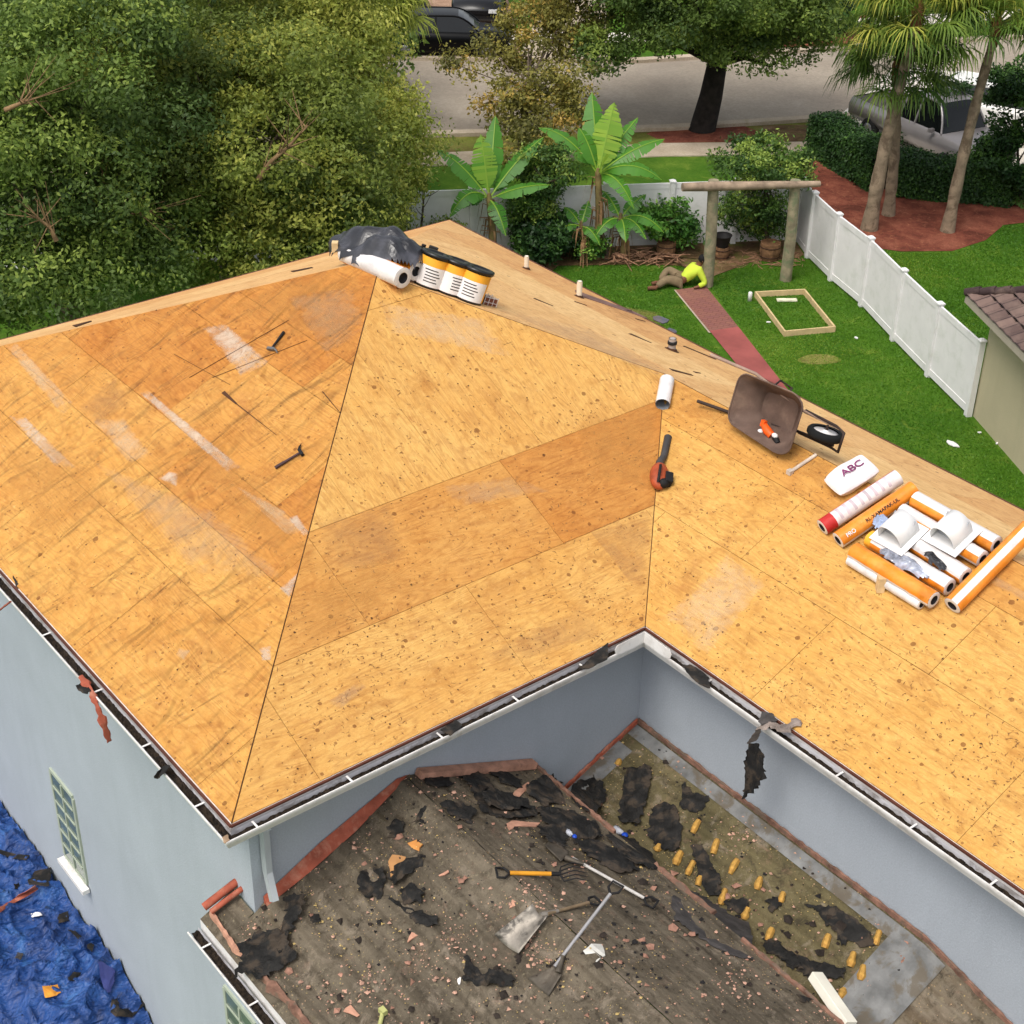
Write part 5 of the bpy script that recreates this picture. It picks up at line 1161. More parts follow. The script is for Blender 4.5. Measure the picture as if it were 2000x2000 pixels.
bucket('FB', 834, 560, 'black lidded bucket with yellow and white label nearest the rolls'); bucket('FB', 874, 573, 'middle one of the three labelled buckets on the ridge', .5); bucket('FB', 914, 588, 'last bucket on the ridge, beside the small wire crate', -.25)
def zpt(x, y, z):                                  # the point at height z under a pixel
    return onp((0, 0, 1), z, x, y)
AP = Vector((-hA, hA, hA*K))
def roll(a, b, r, secs, label, ends=True, name='underlayment_roll', group=None, rings=(), crumple=.0, seed=0, core=.45):
    "a wrapped roll; secs = (start deg, end deg, material) round the roll, 0 = facing the camera, 90 = up"
    a, b = Vector(a), Vector(b); ax = (b-a); L = ax.length; ax = ax/L; up = Vector((0, 0, 1)); up = (up-ax*up.dot(ax)).normalized(); sd_ = ax.cross(up)
    tocam = Vector(CAM)-a
    if sd_.dot(tocam) < 0: sd_ = -sd_
    M_ = Matrix(((ax.x, sd_.x, up.x, a.x), (ax.y, sd_.y, up.y, a.y), (ax.z, sd_.z, up.z, a.z), (0, 0, 0, 1)))
    loc = Matrix.Translation(a); t = empty(name, loc, label, 'roll', group); T = loc.inverted()@M_; rr = random.Random(seed); N = 40; ns = 14
    rad = [[r*(1+crumple*rr.uniform(-1, 1)) for _ in range(N)] for _ in range(ns+1)]
    by = {}
    k = MB(); k.M = T; vs = []
    for i in range(ns+1):
        for j in range(N): a_ = 2*math.pi*j/N; vs.append((L*i/ns, rad[i][j]*math.cos(a_), rad[i][j]*math.sin(a_)))
    k.mat(secs[0][2]); o = 0; k.add(vs, [])
    for i in range(ns):
        for j in range(N):
            deg = (j+.5)/N*360; m_ = secs[0][2]
            for s0, s1, mm in secs:
                d_ = (deg-s0) % 360
                if d_ < (s1-s0): m_ = mm
            xm = (i+.5)/ns
            for x0_, x1_, mm in rings:
                if x0_ <= xm <= x1_: m_ = mm
            k.mat(m_); k.f.append((i*N+j, i*N+(j+1) % N, (i+1)*N+(j+1) % N, (i+1)*N+j)); k.mi.append(k.cur); k.smooth.append(True)
    k.build('wrap', None, t)
    for x_, s_ in ((0, -1), (L, 1)):
        e = MB(); e.M = T@Matrix.Translation((x_, 0, 0))@Matrix.Rotation(s_*math.pi/2, 4, 'Y')
        e.mat(M_wr); e.lathe([(r*.985, 0), (r*.8, .006), (r*core+.01, .004)], 24); e.mat(M_core); e.lathe([(r*core+.01, .004), (r*core, -.03), (0, -.035)], 24); e.build('end', None, t)
    return t, T, L
# pile at the peak
r0 = .12
dA = float(MR[2]@(np.array(AP)-CAM))
roll(atdepth(676, 493, dA+.42), atdepth(787, 543, dA-.22), .125, [(0, 360, M_wr), (235, 325, M_or), (95, 150, M_or)], 'white wrapped roll lying across the roof peak', crumple=.02, seed=1, group='rolls heaped at the peak')
roll(atdepth(712, 483, dA+.62), atdepth(812, 530, dA+.10), .115, [(0, 360, M_or), (60, 110, M_wr)], 'orange and white roll half under black plastic at the peak', crumple=.02, seed=2, group='rolls heaped at the peak')
def heap(name, pts, h, label, cat, mt, res=.04, amp=.05, seed=0, fr=3.5, drape=.12, origin=None):
    "crumpled sheet over a footprint given as an ellipse frame: centre, half axes"
    from mathutils import noise
    c, ux, uy, n_ = pts; nx = int(2*ux.length/res); ny = int(2*uy.length/res); vs = []; keep = {}
    for i in range(nx+1):
        for j in range(ny+1):
            s_, t_ = i/nx*2-1, j/ny*2-1; r_ = abs(s_)**2.4+abs(t_)**2.4+.22*noise.noise(Vector((s_*2.3+seed, t_*2.3, seed)))
            if r_ > 1: continue
            f = (1-min(1, max(r_, 0)))**.55; q = Vector((i*res*fr, j*res*fr, seed*3.7)); w = noise.noise(q)*.6+abs(noise.noise(q*2.3))*.8-.25
            p = ux*s_+uy*t_+n_*(h*f+amp*w*(.35+f)); keep[(i, j)] = len(vs); vs.append(p)
    fs = [(keep[(i, j)], keep[(i+1, j)], keep[(i+1, j+1)], keep[(i, j+1)]) for (i, j) in keep if all(k_ in keep for k_ in ((i+1, j), (i+1, j+1), (i, j+1)))]
    k = MB(); k.add(vs, fs, False); o = k.build(name, mt); o.location = c
    sd = o.modifiers.new('thick', 'SOLIDIFY'); sd.thickness = .004
    return tag(o, label, cat)
M_bag = mat('black_sheet', (.17, .17, .19), .28, 0, .4, 3, .6, 14, spec=.6, dirt=(.34, .34, .37), dirts=.6)  # grey highlights are mixed into the black colour, through the dirt argument
ha_, hb_ = atdepth(655, 472, dA+.75), atdepth(828, 512, dA+.05); hd = hb_-ha_; hn = Vector((-.15, .1, 1)).normalized()
heap('plastic_sheet', (ha_.lerp(hb_, .5)+Vector((0, 0, -.10)), hd*.52, hn.cross(hd).normalized()*.42, hn), .34, 'crumpled black plastic sheet heaped over rolls at the peak', 'plastic sheet', M_bag, amp=.20, seed=3, fr=1.5, res=.03)
k = MB(); k.box((0, 0, .05), (.20, .12, .10)); k.box((.13, .02, .08), (.12, .13, .14)); k.lathe([(0, .11), (.03, .11), (.03, .14), (0, .14)], 10); o = k.build('caulk_case', M_grip); o.matrix_world = surf('FB', (822, 497), (850, 507))[0]; tag(o, 'small black case on the deck just above the first bucket', 'case')
t = empty('wire_crate', surf('FB', (942, 592), (962, 597))[0], 'small brown wire crate at the end of the bucket row', 'crate')
k = MB(); k.box((.06, 0, .05), (.17, .15, .08)); k.build('bricks', mat('crate_brown', (.46, .27, .20), .8), t); k = MB()
for i in range(4): x = -.03+i*.06; k.beam((x, -.08, 0), (x, -.08, .12), .006, .006, (0, 1, 0)); k.beam((x, .08, 0), (x, .08, .12), .006, .006, (0, 1, 0)); k.beam((x, -.08, .1), (x, .08, .1), .006, .006)
for z in (.04, .1): k.beam((-.035, -.083, z), (.155, -.083, z), .006, .006); k.beam((-.035, .083, z), (.155, .083, z), .006, .006)
k.build('wires', M_wr, t)
# vent pipes
def vpipe(x, y, r, h, mt, label, cap=False, flash=True):
    p = at('FB', x, y); t = empty('vent_pipe', p, label, 'vent pipe', 'plumbing vents on the back slope'); k = MB(); k.tube([(0, 0, -.05), (0, 0, h)], r, 16); k.lathe([(r, h), (r*.8, h), (r*.8, h-.1)], 16); k.build('pipe', mt, t)
    k = MB(); n = nrm('FB'); k.M = frame((0, 0, 0), (1, 0, 0), n); k.lathe([(r*2.0, .004), (r*1.5, .012), (r*1.15, .03)], 14); k.build('collar', M_slot, t)
    if cap: k = MB(); k.lathe([(r*1.25, h*.55), (r*1.25, h*.75), (r*1.05, h*.8)], 14); k.build('band', M_grip, t)
M_pvc = mat('pvc_cream', (.90, .86, .78), .5, 0, .06)
vpipe(1028, 525, .035, .20, M_pvc, 'short cream pipe stub nearest the far roof corner'); vpipe(1131, 580, .04, .24, M_pvc, 'taller cream vent pipe with a dark shingle patch beside it'); vpipe(1312, 684, .05, .17, mat('pipe_grey', (.66, .62, .60), .6, 0, .1), 'stubby grey vent pipe near the grass edge', True)
for k_, (pl, x, y, lb) in enumerate((('FB', 655, 491, 'pale wood block beside the black plastic sheet'), ('W', 1718, 1153, 'upright cut wood block in front of the orange rolls'))):
    k = MB(); k.box((0, 0, .08 if k_ else .06), (.075, .09, .17 if k_ else .12)); o = k.build('wood_block', M_wood, bevel=.004); o.matrix_world = frame(at(pl, x, y), RH, Vector((0, 0, 1))); tag(o, lb, 'wood block')
# white duct
a, b = at('F2', 1303, 742, .085), at('F2', 1294, 790, .085); t = empty('duct_pipe', a, 'short white metal duct lying at the top of the valley', 'duct'); k = MB(); k.tube([(0, 0, 0), b-a], .085, 28, caps=False); k.build('tube', M_wr, t); k = MB(); k.tube([(0, 0, 0), b-a], .080, 28, caps=False); k.tube([(b-a)*.55, (b-a)*.56], .08, 28); k.build('inner', mat('duct_inside', (.50, .51, .53), .5), t)
# leaf blower
fr_, _ = surf('F2', (1281, 962), (1283, 930)); t = empty('leaf_blower', fr_, 'orange leaf blower with a dark grey tube lying in the valley', 'leaf blower'); M_ob = mat('blower_orange', (.66, .30, .17), .5, 0, .2, 8, .3, dirt=(.30, .18, .13), dirts=.5)
k = MB(); k.M = Matrix.Translation((.17, 0, .09)); k.blob((0, 0, 0), (.19, .11, .09), 18, 12); k.build('housing', M_ob, t); k = MB(); k.tube([(.28, 0, .09), (.38, .0, .08), (.50, -.045, .07), (.82, -.085, .06)], [.05, .045, .04, .045], 14); k.build('tube', mat('blower_tube', (.25, .24, .24), .6), t)
k = MB(); k.box((.12, -.09, .12), (.14, .09, .13)); k.blob((.05, -.04, .12), (.06, .07, .06), 10, 6); k.blob((.20, -.11, .08), (.04, .04, .04), 8, 6); k.build('engine', M_grip, t, bevel=.01); k = MB(); k.tube([(.02, .03, .15), (.10, .04, .22), (.22, .03, .21), (.28, .01, .14)], .016, 8); k.build('handle', M_grip, t); k = MB(); k.box((.24, -.10, .10), (.03, .03, .03)); k.build('cap', M_wr, t)
# wheelbarrow tipped on its side
cp = at('W', 1474, 862, .10); X = Vector((1, 0, .0)).normalized(); Yv = Vector((0, .26, .966)).normalized(); Zv = X.cross(Yv).normalized()
O = cp-Yv*(-.345)-Zv*.50; WB = Matrix(((X.x, Yv.x, Zv.x, O.x), (X.y, Yv.y, Zv.y, O.y), (X.z, Yv.z, Zv.z, O.z), (0, 0, 0, 1)))
wb = empty('wheelbarrow', WB, 'rusty brown wheelbarrow tipped on its side on the ridge', 'wheelbarrow')
M_tray = mat('wheelbarrow_tray', (.42, .34, .30), .75, .2, .25, 3, .4, dirt=(.52, .44, .38), dirts=.6); M_fr = mat('wheelbarrow_frame', (.22, .17, .15), .6, .2, .2)
def rrect(x0, x1, w0, w1, r, z, n=5):
    pts = []; cs_ = [(x1-r*1.5, w1-r, 0), (x0+r, w0-r, 90), (x0+r, -w0+r, 180), (x1-r*1.5, -w1+r, 270)]
    for cx, cy, a0 in cs_:
        for i in range(n+1): a = math.radians(a0+90*i/n); rx = r*1.5 if a0 in (0, 270) else r; pts.append((cx+rx*math.cos(a), cy+r*math.sin(a), z))
    return pts
lev = [rrect(-.46, .48, .30, .345, .13, .50), rrect(-.44, .46, .285, .33, .125, .49), rrect(-.30, .30, .20, .24, .10, .26), rrect(-.24, .24, .15, .19, .08, .235)]
n = len(lev[0]); vs = sum(lev, []); k = MB(); k.add(vs, [(i*n+j, i*n+(j+1) % n, (i+1)*n+(j+1) % n, (i+1)*n+j) for i in range(3) for j in range(n)], True); k.add(lev[3], [tuple(range(n))])
tr_ = k.build('tray', M_tray, wb); sm = tr_.modifiers.new('thick', 'SOLIDIFY'); sm.thickness = .006
k = MB(); pts = [Vector(p)+Vector((0, 0, 0)) for p in lev[0]]; k.tube(pts+[pts[0]], .010, 8, caps=False); k.build('rim_bead', M_tray, wb)
for s_ in (-1, 1):
    k = MB(); k.tube([(-1.0, s_*.28, .42), (-.45, s_*.26, .24), (.25, s_*.12, .21), (.74, s_*.10, .13)], [.02, .02, .018, .016], 8); k.build('handle', mat('barrow_handle', (.62, .52, .46), .8) if s_ > 0 else M_fr, wb)
    k = MB(); k.tube([(-.20, s_*.20, .22), (-.28, s_*.24, .0), (-.10, s_*.22, .0), (.02, s_*.18, .22)], .013, 8); k.build('leg', M_fr, wb)
k = MB(); k.tube([(.30, -.13, .19), (.72, -.12, .16), (.88, -.11, .22), (.88, .11, .22), (.72, .12, .16), (.30, .13, .19)], .016, 8); k.build('frame_bar', M_fr, wb)
k = MB(); k.M = Matrix.Translation((.64, 0, .20))@Matrix.Rotation(math.pi/2, 4, 'X'); k.lathe([(.14, -.04), (.18, -.045), (.20, -.02), (.20, .02), (.18, .045), (.14, .04)], 28); wh = k.build('wheel', M_tyre, wb); k = MB(); k.M = Matrix.Translation((.64, 0, .20))@Matrix.Rotation(math.pi/2, 4, 'X'); k.lathe([(.03, -.05), (.04, -.03), (.14, -.025), (.145, 0), (.14, .025), (.04, .03), (.03, .05)], 24); k.build('rim', M_wr, wh); k = MB(); k.tube([(.64, -.10, .20), (.64, .10, .20)], .014, 8); k.build('axle', M_fr, wh)
# the orange tool lying inside
TB = WB@Matrix.Translation((.02, -.215, .34)); t = empty('nail_gun', TB, 'bright orange tool lying in the wheelbarrow tray', 'tool'); M_no = mat('tool_orange', (.93, .36, .10), .45, 0, .1)
k = MB(); k.tube([(-.10, .04, .0), (0, .0, .03), (.07, -.03, .02)], [.035, .05, .045], 10); k.box((-.08, .05, .02), (.05, .07, .05)); k.build('body', M_no, t); k = MB(); k.blob((-.09, -.05, .02), (.035, .03, .03), 10, 6); k.build('cap', M_lab, t); k = MB(); k.blob((.12, -.01, .03), (.04, .03, .03), 10, 6); k.build('nozzle', M_lab, t); k = MB(); k.tube([(.12, -.03, .02), (.19, -.07, .03)], [.035, .03], 8); k.build('grip', M_grip, t)
a, b = at('W', 1594, 888, .02), at('W', 1543, 922, .02); k = MB(); k.tube([(0, 0, 0), (b-a)*.8, b-a], .02, 10); k.box(b-a, (.06, .06, .05)); o = k.build('pale_stick', mat('stick_pale', (.78, .72, .66), .7)); o.location = a; tag(o, 'pale stick lying below the wheelbarrow wheel', 'stick')
# sack
fr_, _ = surf('W', (1632, 962), (1700, 920)); t = empty('sack', fr_, 'white sack printed ABC above the rolls', 'sack'); k = MB(); nx, ny = 18, 12; vs = []; fs = []
def sk(u, v):
    e = (1-abs(u)**5)*(1-abs(v)**5); return max(0, e)**.5
for side in (1, -1):
    o_ = len(vs)
    for i in range(nx+1):
        for j in range(ny+1):
            u, v = i/nx*2-1, j/ny*2-1; z = .10+side*.092*sk(u, v)+.010*math.sin(5*u+3*v)*sk(u, v)*side; vs.append((.22+u*.26*(1-.06*abs(v)**3), v*.165*(1-.10*abs(u)**3), z if side > 0 else max(.005, z)))
    for i in range(nx):
        for j in range(ny):
            q = (o_+i*(ny+1)+j, o_+(i+1)*(ny+1)+j, o_+(i+1)*(ny+1)+j+1, o_+i*(ny+1)+j+1); fs.append(q if side > 0 else q[::-1])
k.add(vs, fs, True); k.build('bag', mat('sack_white', (.92, .89, .89), .55, 0, .04, 5, .5, 14), t)
M_purp = mat('ink_purple', (.48, .20, .38), .6, bump=0)
text('ABC', .125, Matrix.Translation((.24, -.01, .211)), M_purp, t, depth=.003, sx=1.1); text('abc supply', .035, Matrix.Translation((.24, -.10, .195)), M_purp, t, depth=.003) if False else None
# rolls laid out on the front slope
GR = 'underlayment rolls laid out on the right slope'
def R2(x0, y0, x1, y1, h, r, secs, label, **kw): return roll(at('W', x0, y0, h), at('W', x1, y1, h), r, secs, label, group=GR, **kw)
t, T, L = R2(1606, 1030, 1754, 932, .09, .088, [(0, 360, M_wr), (120, 150, M_rr)], 'white roll with red ends next to the ABC sack', rings=((0, .13, M_rr), (.965, 1, M_rr)), seed=5)
lt_ = T@Matrix.Translation((L*.52, .0885*.55, .0885*.835))@Matrix.Rotation(math.radians(-33), 4, 'X')
for i in range(9): k = MB(); k.M = T@Matrix.Translation((L*(.2+.085*i), 0, 0))@Matrix.Rotation(math.pi/2, 4, 'Y'); a0 = math.radians(70)
for i in range(8):
    k = MB(); n = 8; vs = []
    for j in range(n+1):
        a = math.radians(20+90*j/n)
        for xx in (L*(.2+.09*i), L*(.2+.09*i)+.035): vs.append((xx, .0892*math.cos(a), .0892*math.sin(a)))
    k.M = T; k.add(vs, [(2*j, 2*j+1, 2*j+3, 2*j+2) for j in range(n)], True); k.build('print_block', mat('print_pale', (.76, .70, .72), .6, bump=0), t)
t, T, L = R2(1637, 1055, 1785, 955, .09, .088, [(0, 360, M_or), (300, 352, M_wr)], 'orange roll with dark lettering beside the red ended roll', crumple=.03, seed=6)
text('RL-XAMAPAK-UL', .05, T@on_roll(L*.55, .0935, 48), M_ink, t, depth=.002, sx=1.1)
text('PRO', .06, T@on_roll(L*.13, .0935, 40), M_lab, t, depth=.002)
R2(1787, 975, 1946, 1064, .09, .088, [(0, 360, M_or), (35, 130, M_wr)], 'farthest of the parallel rolls, white above orange', crumple=.02, seed=7)
R2(1761, 999, 1919, 1092, .09, .088, [(0, 360, M_wr), (-20, 40, M_or)], 'second parallel roll, behind both white roof vents', crumple=.03, seed=8)
R2(1735, 1028, 1886, 1126, .09, .088, [(0, 360, M_wr), (-60, 0, M_or)], 'third parallel roll, with a dark plastic twist on it', crumple=.04, seed=9)
R2(1699, 1052, 1855, 1147, .09, .088, [(0, 360, M_wr), (-40, 15, M_or)], 'roll partly wrapped in clear plastic, yellow at its upper end', rings=((0, .07, M_yel),), crumple=.03, seed=10)
R2(1668, 1076, 1824, 1172, .13, .088, [(0, 360, M_or), (-70, -8, M_wr)], 'orange roll at the near edge of the pile', crumple=.04, seed=11)
R2(1660, 1093, 1800, 1180, .06, .06, [(0, 360, M_wr)], 'thin white roll lying under the nearest orange one', seed=12)
R2(1860, 1183, 2010, 1032, .095, .093, [(0, 360, M_or), (42, 88, M_wr)], 'large orange roll with a white stripe at the right edge', crumple=.01, seed=13)
M_clear = mat('clear_plastic', (.62, .64, .70), .15, 0, .5, 6, .8, 16, spec=.8, dirt=(.30, .31, .36), dirts=.6)
def wrapheap(x0, y0, x1, y1, h, w, hh, label, mt, seed):
    a, b = at('W', x0, y0, h), at('W', x1, y1, h); d = b-a; n_ = nrm('W'); heap('plastic_wrap', (a.lerp(b, .5), d/2, n_.cross(d).normalized()*w, n_), hh, label, 'plastic wrap', mt, res=.018, amp=.05, seed=seed, fr=7)
wrapheap(1718, 1072, 1818, 1130, .15, .085, .05, 'crumpled clear plastic along the fourth parallel roll', M_clear, 5); wrapheap(1806, 1078, 1848, 1116, .16, .06, .05, 'dark twist of plastic between the two roof vents', M_bag, 8)
wrapheap(1708, 1010, 1745, 1042, .13, .09, .04, 'blue grey plastic corner beside the left roof vent', mat('blue_film', (.62, .68, .80), .3, 0, .2), 11)
def gooseneck(x, y, label, sc=1):
    n_ = nrm('W'); pa = at('W', x, y, .19); M_ = frame(pa, (1, 0, 0), n_)@Matrix.Diagonal((sc, sc, sc, 1)); t = empty('roof_vent', M_, label, 'roof vent', 'white gooseneck vents on the rolls'); m_ = mat('vent_white', (.88, .875, .87), .35, 0, .03, 5, 0)
    k = MB(); k.box((0, 0, .0), (.44, .44, .006)); k.build('base_plate', m_, t)
    k = MB(); r = .145; n = 18; prof = [(-r, 0), (-r, .06)]+[(-r*math.cos(math.pi*i/n), .06+r*1.1*math.sin(math.pi*i/n)) for i in range(1, n)]+[(r, .06), (r, 0)]; m2 = len(prof); vs = []
    for xx, zz in prof: vs += [(xx, -.15, zz), (xx, .15, zz)]
    k.add(vs, [(2*i, 2*i+1, 2*i+3, 2*i+2) for i in range(m2-1)], True); k.add([(xx, .15, zz) for xx, zz in prof], [tuple(range(m2))]); ho = k.build('hood', m_, t); so_ = ho.modifiers.new('thick', 'SOLIDIFY'); so_.thickness = .004
    k = MB(); k.add([(-r*.95, -.06, .005), (r*.95, -.06, .005), (r*.95, .13, .16), (-r*.95, .13, .16)], [(0, 1, 2, 3)]); k.build('damper', mat('vent_grey', (.66, .67, .69), .5), t)
gooseneck(1756, 1042, 'left white roof vent lying on the rolls', .95); gooseneck(1859, 1044, 'right white roof vent lying on the rolls', .95)
# hammers and pry tool on the left slope
def hammer(a, b, label, hm, head=1):
    fr_, L = surf('F1', a, b, .012); t = empty('hammer', fr_, label, 'hammer'); k = MB(); k.tube([(0, 0, .01), (L*.5, 0, .012), (L*.95, 0, .014)], [.019, .014, .012], 8); k.build('handle', hm, t)
    k = MB(); k.beam((L*.97, -.055, .016), (L*.97, .05, .016), .035, .03); k.tube([(L*.97, .05, .016), (L*.97+.02, .09, .012), (L*.97+.05, .12, .008)], [.016, .012, .004], 6); k.build('head', M_steel if head else M_grip, t)
hammer((555, 650), (530, 684), 'hammer with a dark grip high on the left slope', M_grip); hammer((538, 915), (590, 884), 'hammer with a dark purple handle low on the left slope', mat('handle_plum', (.26, .18, .19), .6), 0)
# nails, splinters and torn felt left on the boards
def litter(name, pls, n, label, mt, seed, lo=.008, hi=.05, wd=.004, curl=.3):
    rr = np.random.RandomState(seed); V = []; F = []
    for pl, box, k_ in pls:
        cl = [(rr.uniform(box[0], box[2]), rr.uniform(box[1], box[3])) for _ in range(34)]
        for i in range(int(n*k_)):
            if rr.rand() < .35: c = cl[rr.randint(34)]; x, y = c[0]+rr.normal(0, 42), c[1]+rr.normal(0, 30)
            else: x, y = rr.uniform(box[0], box[2]), rr.uniform(box[1], box[3])
            p = at(pl, x, y, .003); px, py = p.x, p.y
            ok = {'F1': py > .05 and px < -py-.03 and px > -L_+py, 'F2': px < -.05 and py > -px+.03 and py < A_-px-.03 and px > -hA and (py < B_+px), 'W': py > A_+.05 and px > A_-py+.03 and py < yP-.03, 'FB': py > yP+.03 and py < B_-.05 and px > -B_+ (B_-py) and py > px*0+B_+px if px < xP else py > yP+.03 and py < B_-.05}[pl]
            if not ok: continue
            n_ = nrm(pl); a = rr.uniform(0, 6.28); d = frame(p, (1, .01, 0), n_).to_3x3()@Vector((math.cos(a), math.sin(a), 0)); s_ = n_.cross(d); l = rr.uniform(lo, hi)*(.5+rr.rand()); w = wd*(.5+rr.rand())
            q = len(V); c = s_*l*curl*rr.uniform(-1, 1); V += [p-d*l/2, p+s_*w+c+n_*.004, p+d*l/2, p-s_*w+c+n_*.002]; F.append((q, q+1, q+2, q+3))
    me = bpy.data.meshes.new(name); me.from_pydata(V, [], F); me.materials.append(mt); o = bpy.data.objects.new(name, me); COL.objects.link(o); return tag(o, label, 'litter', kind='stuff')
pls = [('F1', (0, 560, 740, 1600), .55), ('F2', (460, 560, 1290, 1600), 1.5), ('W', (1230, 740, 2000, 1720), 1.5), ('FB', (740, 440, 2000, 1050), .35)]
litter('splinters', pls, 1900, 'tiny dark splinters, nails and felt crumbs scattered over the plywood', mat('splinter_brown', (.52, .37, .22), .9, bump=0), 1)
litter('felt_crumbs', pls, 300, 'small black felt crumbs on the plywood deck', mat('crumb_dark', (.33, .22, .13), .9, bump=0), 2, .01, .03, .008)

# ================================================================ debris and tools on the lower roof and gutters
def low(x, y, h=0):
    p = at('L1', x, y, h)
    if p.y < 2.0: return p, 'L1'
    p = at('LB', x, y, h)
    if p.y < YE: return p, 'LB'
    return at('L2', x, y, h), 'L2'
import bmesh
from mathutils import noise as mnoise
def scrap(name, pts, mt, label, cat, th=.006, crum=.03, seed=0, group=None, pl=None, sub=2, lift=.012, parent=None):
    "a torn flat piece traced on the surface it lies on, then crumpled"
    P = []
    for p in pts:
        if len(p) == 3: P.append(Vector(p))
        else: P.append(at(pl, *p, lift) if pl else low(*p, lift)[0])
    c = sum(P, Vector())/len(P); bm = bmesh.new(); vs = [bm.verts.new(p-c) for p in P]; f = bm.faces.new(vs); n_ = f.normal.copy() if False else None
    bmesh.ops.triangulate(bm, faces=bm.faces[:]); 
    for _ in range(sub+1): bmesh.ops.subdivide_edges(bm, edges=[e for e in bm.edges if e.calc_length() > .035], cuts=1, use_grid_fill=True, fractal=.0); bmesh.ops.triangulate(bm, faces=bm.faces[:])
    up = nrm(pl) if pl in ('L1', 'LB', 'L2', 'F1', 'F2', 'W') else (nrm('L1') if not (pl and pl != 'G') else Vector((0, 0, 1)))
    for v in bm.verts:
        q = Vector((v.co.x*6+seed*3.1, v.co.y*6, v.co.z*6)); w = mnoise.noise(q)+.5*mnoise.noise(q*2.7)
        v.co += up*max(0, crum*(w+.45)); 
        if v.is_boundary: v.co += Vector((mnoise.noise(q*4.3), mnoise.noise(q*4.3+Vector((7, 0, 0))), 0))*(.05 if sub > 1 else .018)
    me = bpy.data.meshes.new(name); bm.normal_update(); bm.to_mesh(me); bm.free(); me.materials.append(mt); o = bpy.data.objects.new(name, me); COL.objects.link(o); o.location = c
    s_ = o.modifiers.new('thick', 'SOLIDIFY'); s_.thickness = th; s_.offset = 1
    if parent is not None: o.parent = parent
    elif label: tag(o, label, cat, group)
    return o
def c4(*p): return [(600+x/2.76, 1300+y/2.76) for x, y in p]
def c5(*p): return [(1200+x/2.415, 1300+y/2.415) for x, y in p]
FG = 'torn black felt pieces on the lower roof'
felt = [
 (c4((780, 570), (900, 545), (960, 600), (1060, 700), (1130, 740), (1240, 780), (1240, 820), (1100, 830), (950, 790), (900, 690), (880, 640)), 'long torn black felt sweeping down below the pale ridge board', .06),
 (c4((940, 545), (1040, 560), (1160, 620), (1150, 660), (1060, 640), (1000, 590)), 'dark felt strip just under the pale board end', .03),
 (c4((1190, 640), (1300, 600), (1380, 640), (1400, 740), (1290, 760), (1190, 700)), 'brown black felt heap beside the clay step edge', .07),
 (c4((1230, 760), (1420, 780), (1560, 850), (1600, 930), (1480, 940), (1300, 870)), 'wide dark felt sheet left of the blue wrapper', .06),
 (c4((720, 740), (840, 740), (930, 790), (880, 850), (800, 830)), 'dark felt lump in the upper left of the lower roof', .05),
 (c4((430, 880), (470, 830), (525, 835), (520, 890), (470, 950), (440, 930)), 'squarish black felt scrap near the red flashing', .04),
 (c4((285, 1120), (350, 1090), (420, 1110), (430, 1180), (400, 1250), (330, 1260), (280, 1200)), 'round black felt wad with white flecks', .07),
 (c4((420, 1130), (590, 1030), (630, 1045), (625, 1080), (470, 1190)), 'rolled black felt tube beside the cardboard', .06),
 (c4((500, 1230), (560, 1180), (640, 1230), (610, 1270), (530, 1290)), 'grey black felt fold left of the shovels', .05),
 (c4((430, 1240), (520, 1300), (700, 1350), (705, 1400), (640, 1420), (540, 1350)), 'dark felt strip below the grey fold', .04),
 (c4((10, 1340), (50, 1345), (75, 1385), (40, 1395)), 'small dark felt chip at the far left of the debris', .02),
 (c4((870, 1560), (910, 1620), (940, 1660), (1060, 1640), (1110, 1690), (1110, 1730), (1040, 1730), (920, 1740), (850, 1700)), 'twin black felt flaps below the silver shovel', .06),
 (c5((60, 490), (180, 480), (170, 570), (150, 680), (120, 760), (20, 740), (40, 600)), 'tall dark felt rectangle high on the olive slope', .05),
 (c4((1440, 640), (1560, 600), (1610, 680), (1600, 780), (1530, 800), (1420, 720)), 'black felt patch at the foot of the olive slope', .06),
 (c5((330, 550), (370, 600), (440, 620), (420, 680), (380, 700), (310, 660)), 'black felt patch beside the grey apron flashing', .03),
 (c5((190, 670), (250, 645), (310, 680), (320, 850), (270, 880), (200, 860), (160, 800)), 'black felt spread left of the first foam dabs', .05),
 (c5((360, 850), (410, 840), (440, 900), (500, 1000), (510, 1090), (450, 1080), (400, 1000)), 'blue black felt strip between two rows of foam', .03),
 (c5((530, 1110), (620, 1095), (635, 1140), (600, 1170), (540, 1150)), 'small black felt bit below the middle foam dabs', .02),
 (c5((725, 1100), (750, 1085), (790, 1120), (770, 1150), (735, 1160)), 'tiny black felt bit beside a lone foam dab', .02),
 (c5((890, 1125), (940, 1130), (1050, 1140), (1110, 1180), (1210, 1260), (1230, 1320), (1150, 1330), (1120, 1300), (1070, 1320), (1040, 1250), (990, 1220), (970, 1160)), 'large grey black felt sheet on the right of the olive slope', .02),
 (c5((770, 1370), (850, 1360), (950, 1400), (1085, 1440), (1085, 1475), (1000, 1480), (880, 1450)), 'long black felt tongue above the white board', .04),
 (c5((860, 1550), (940, 1550), (950, 1580), (880, 1590)), 'black felt bit left of the white board', .02),
 (c5((270, 1090), (360, 1060), (480, 1130), (650, 1230), (650, 1390), (560, 1370), (420, 1290), (290, 1200)), 'grey slab of old roofing felt lying over the valley', .02)]
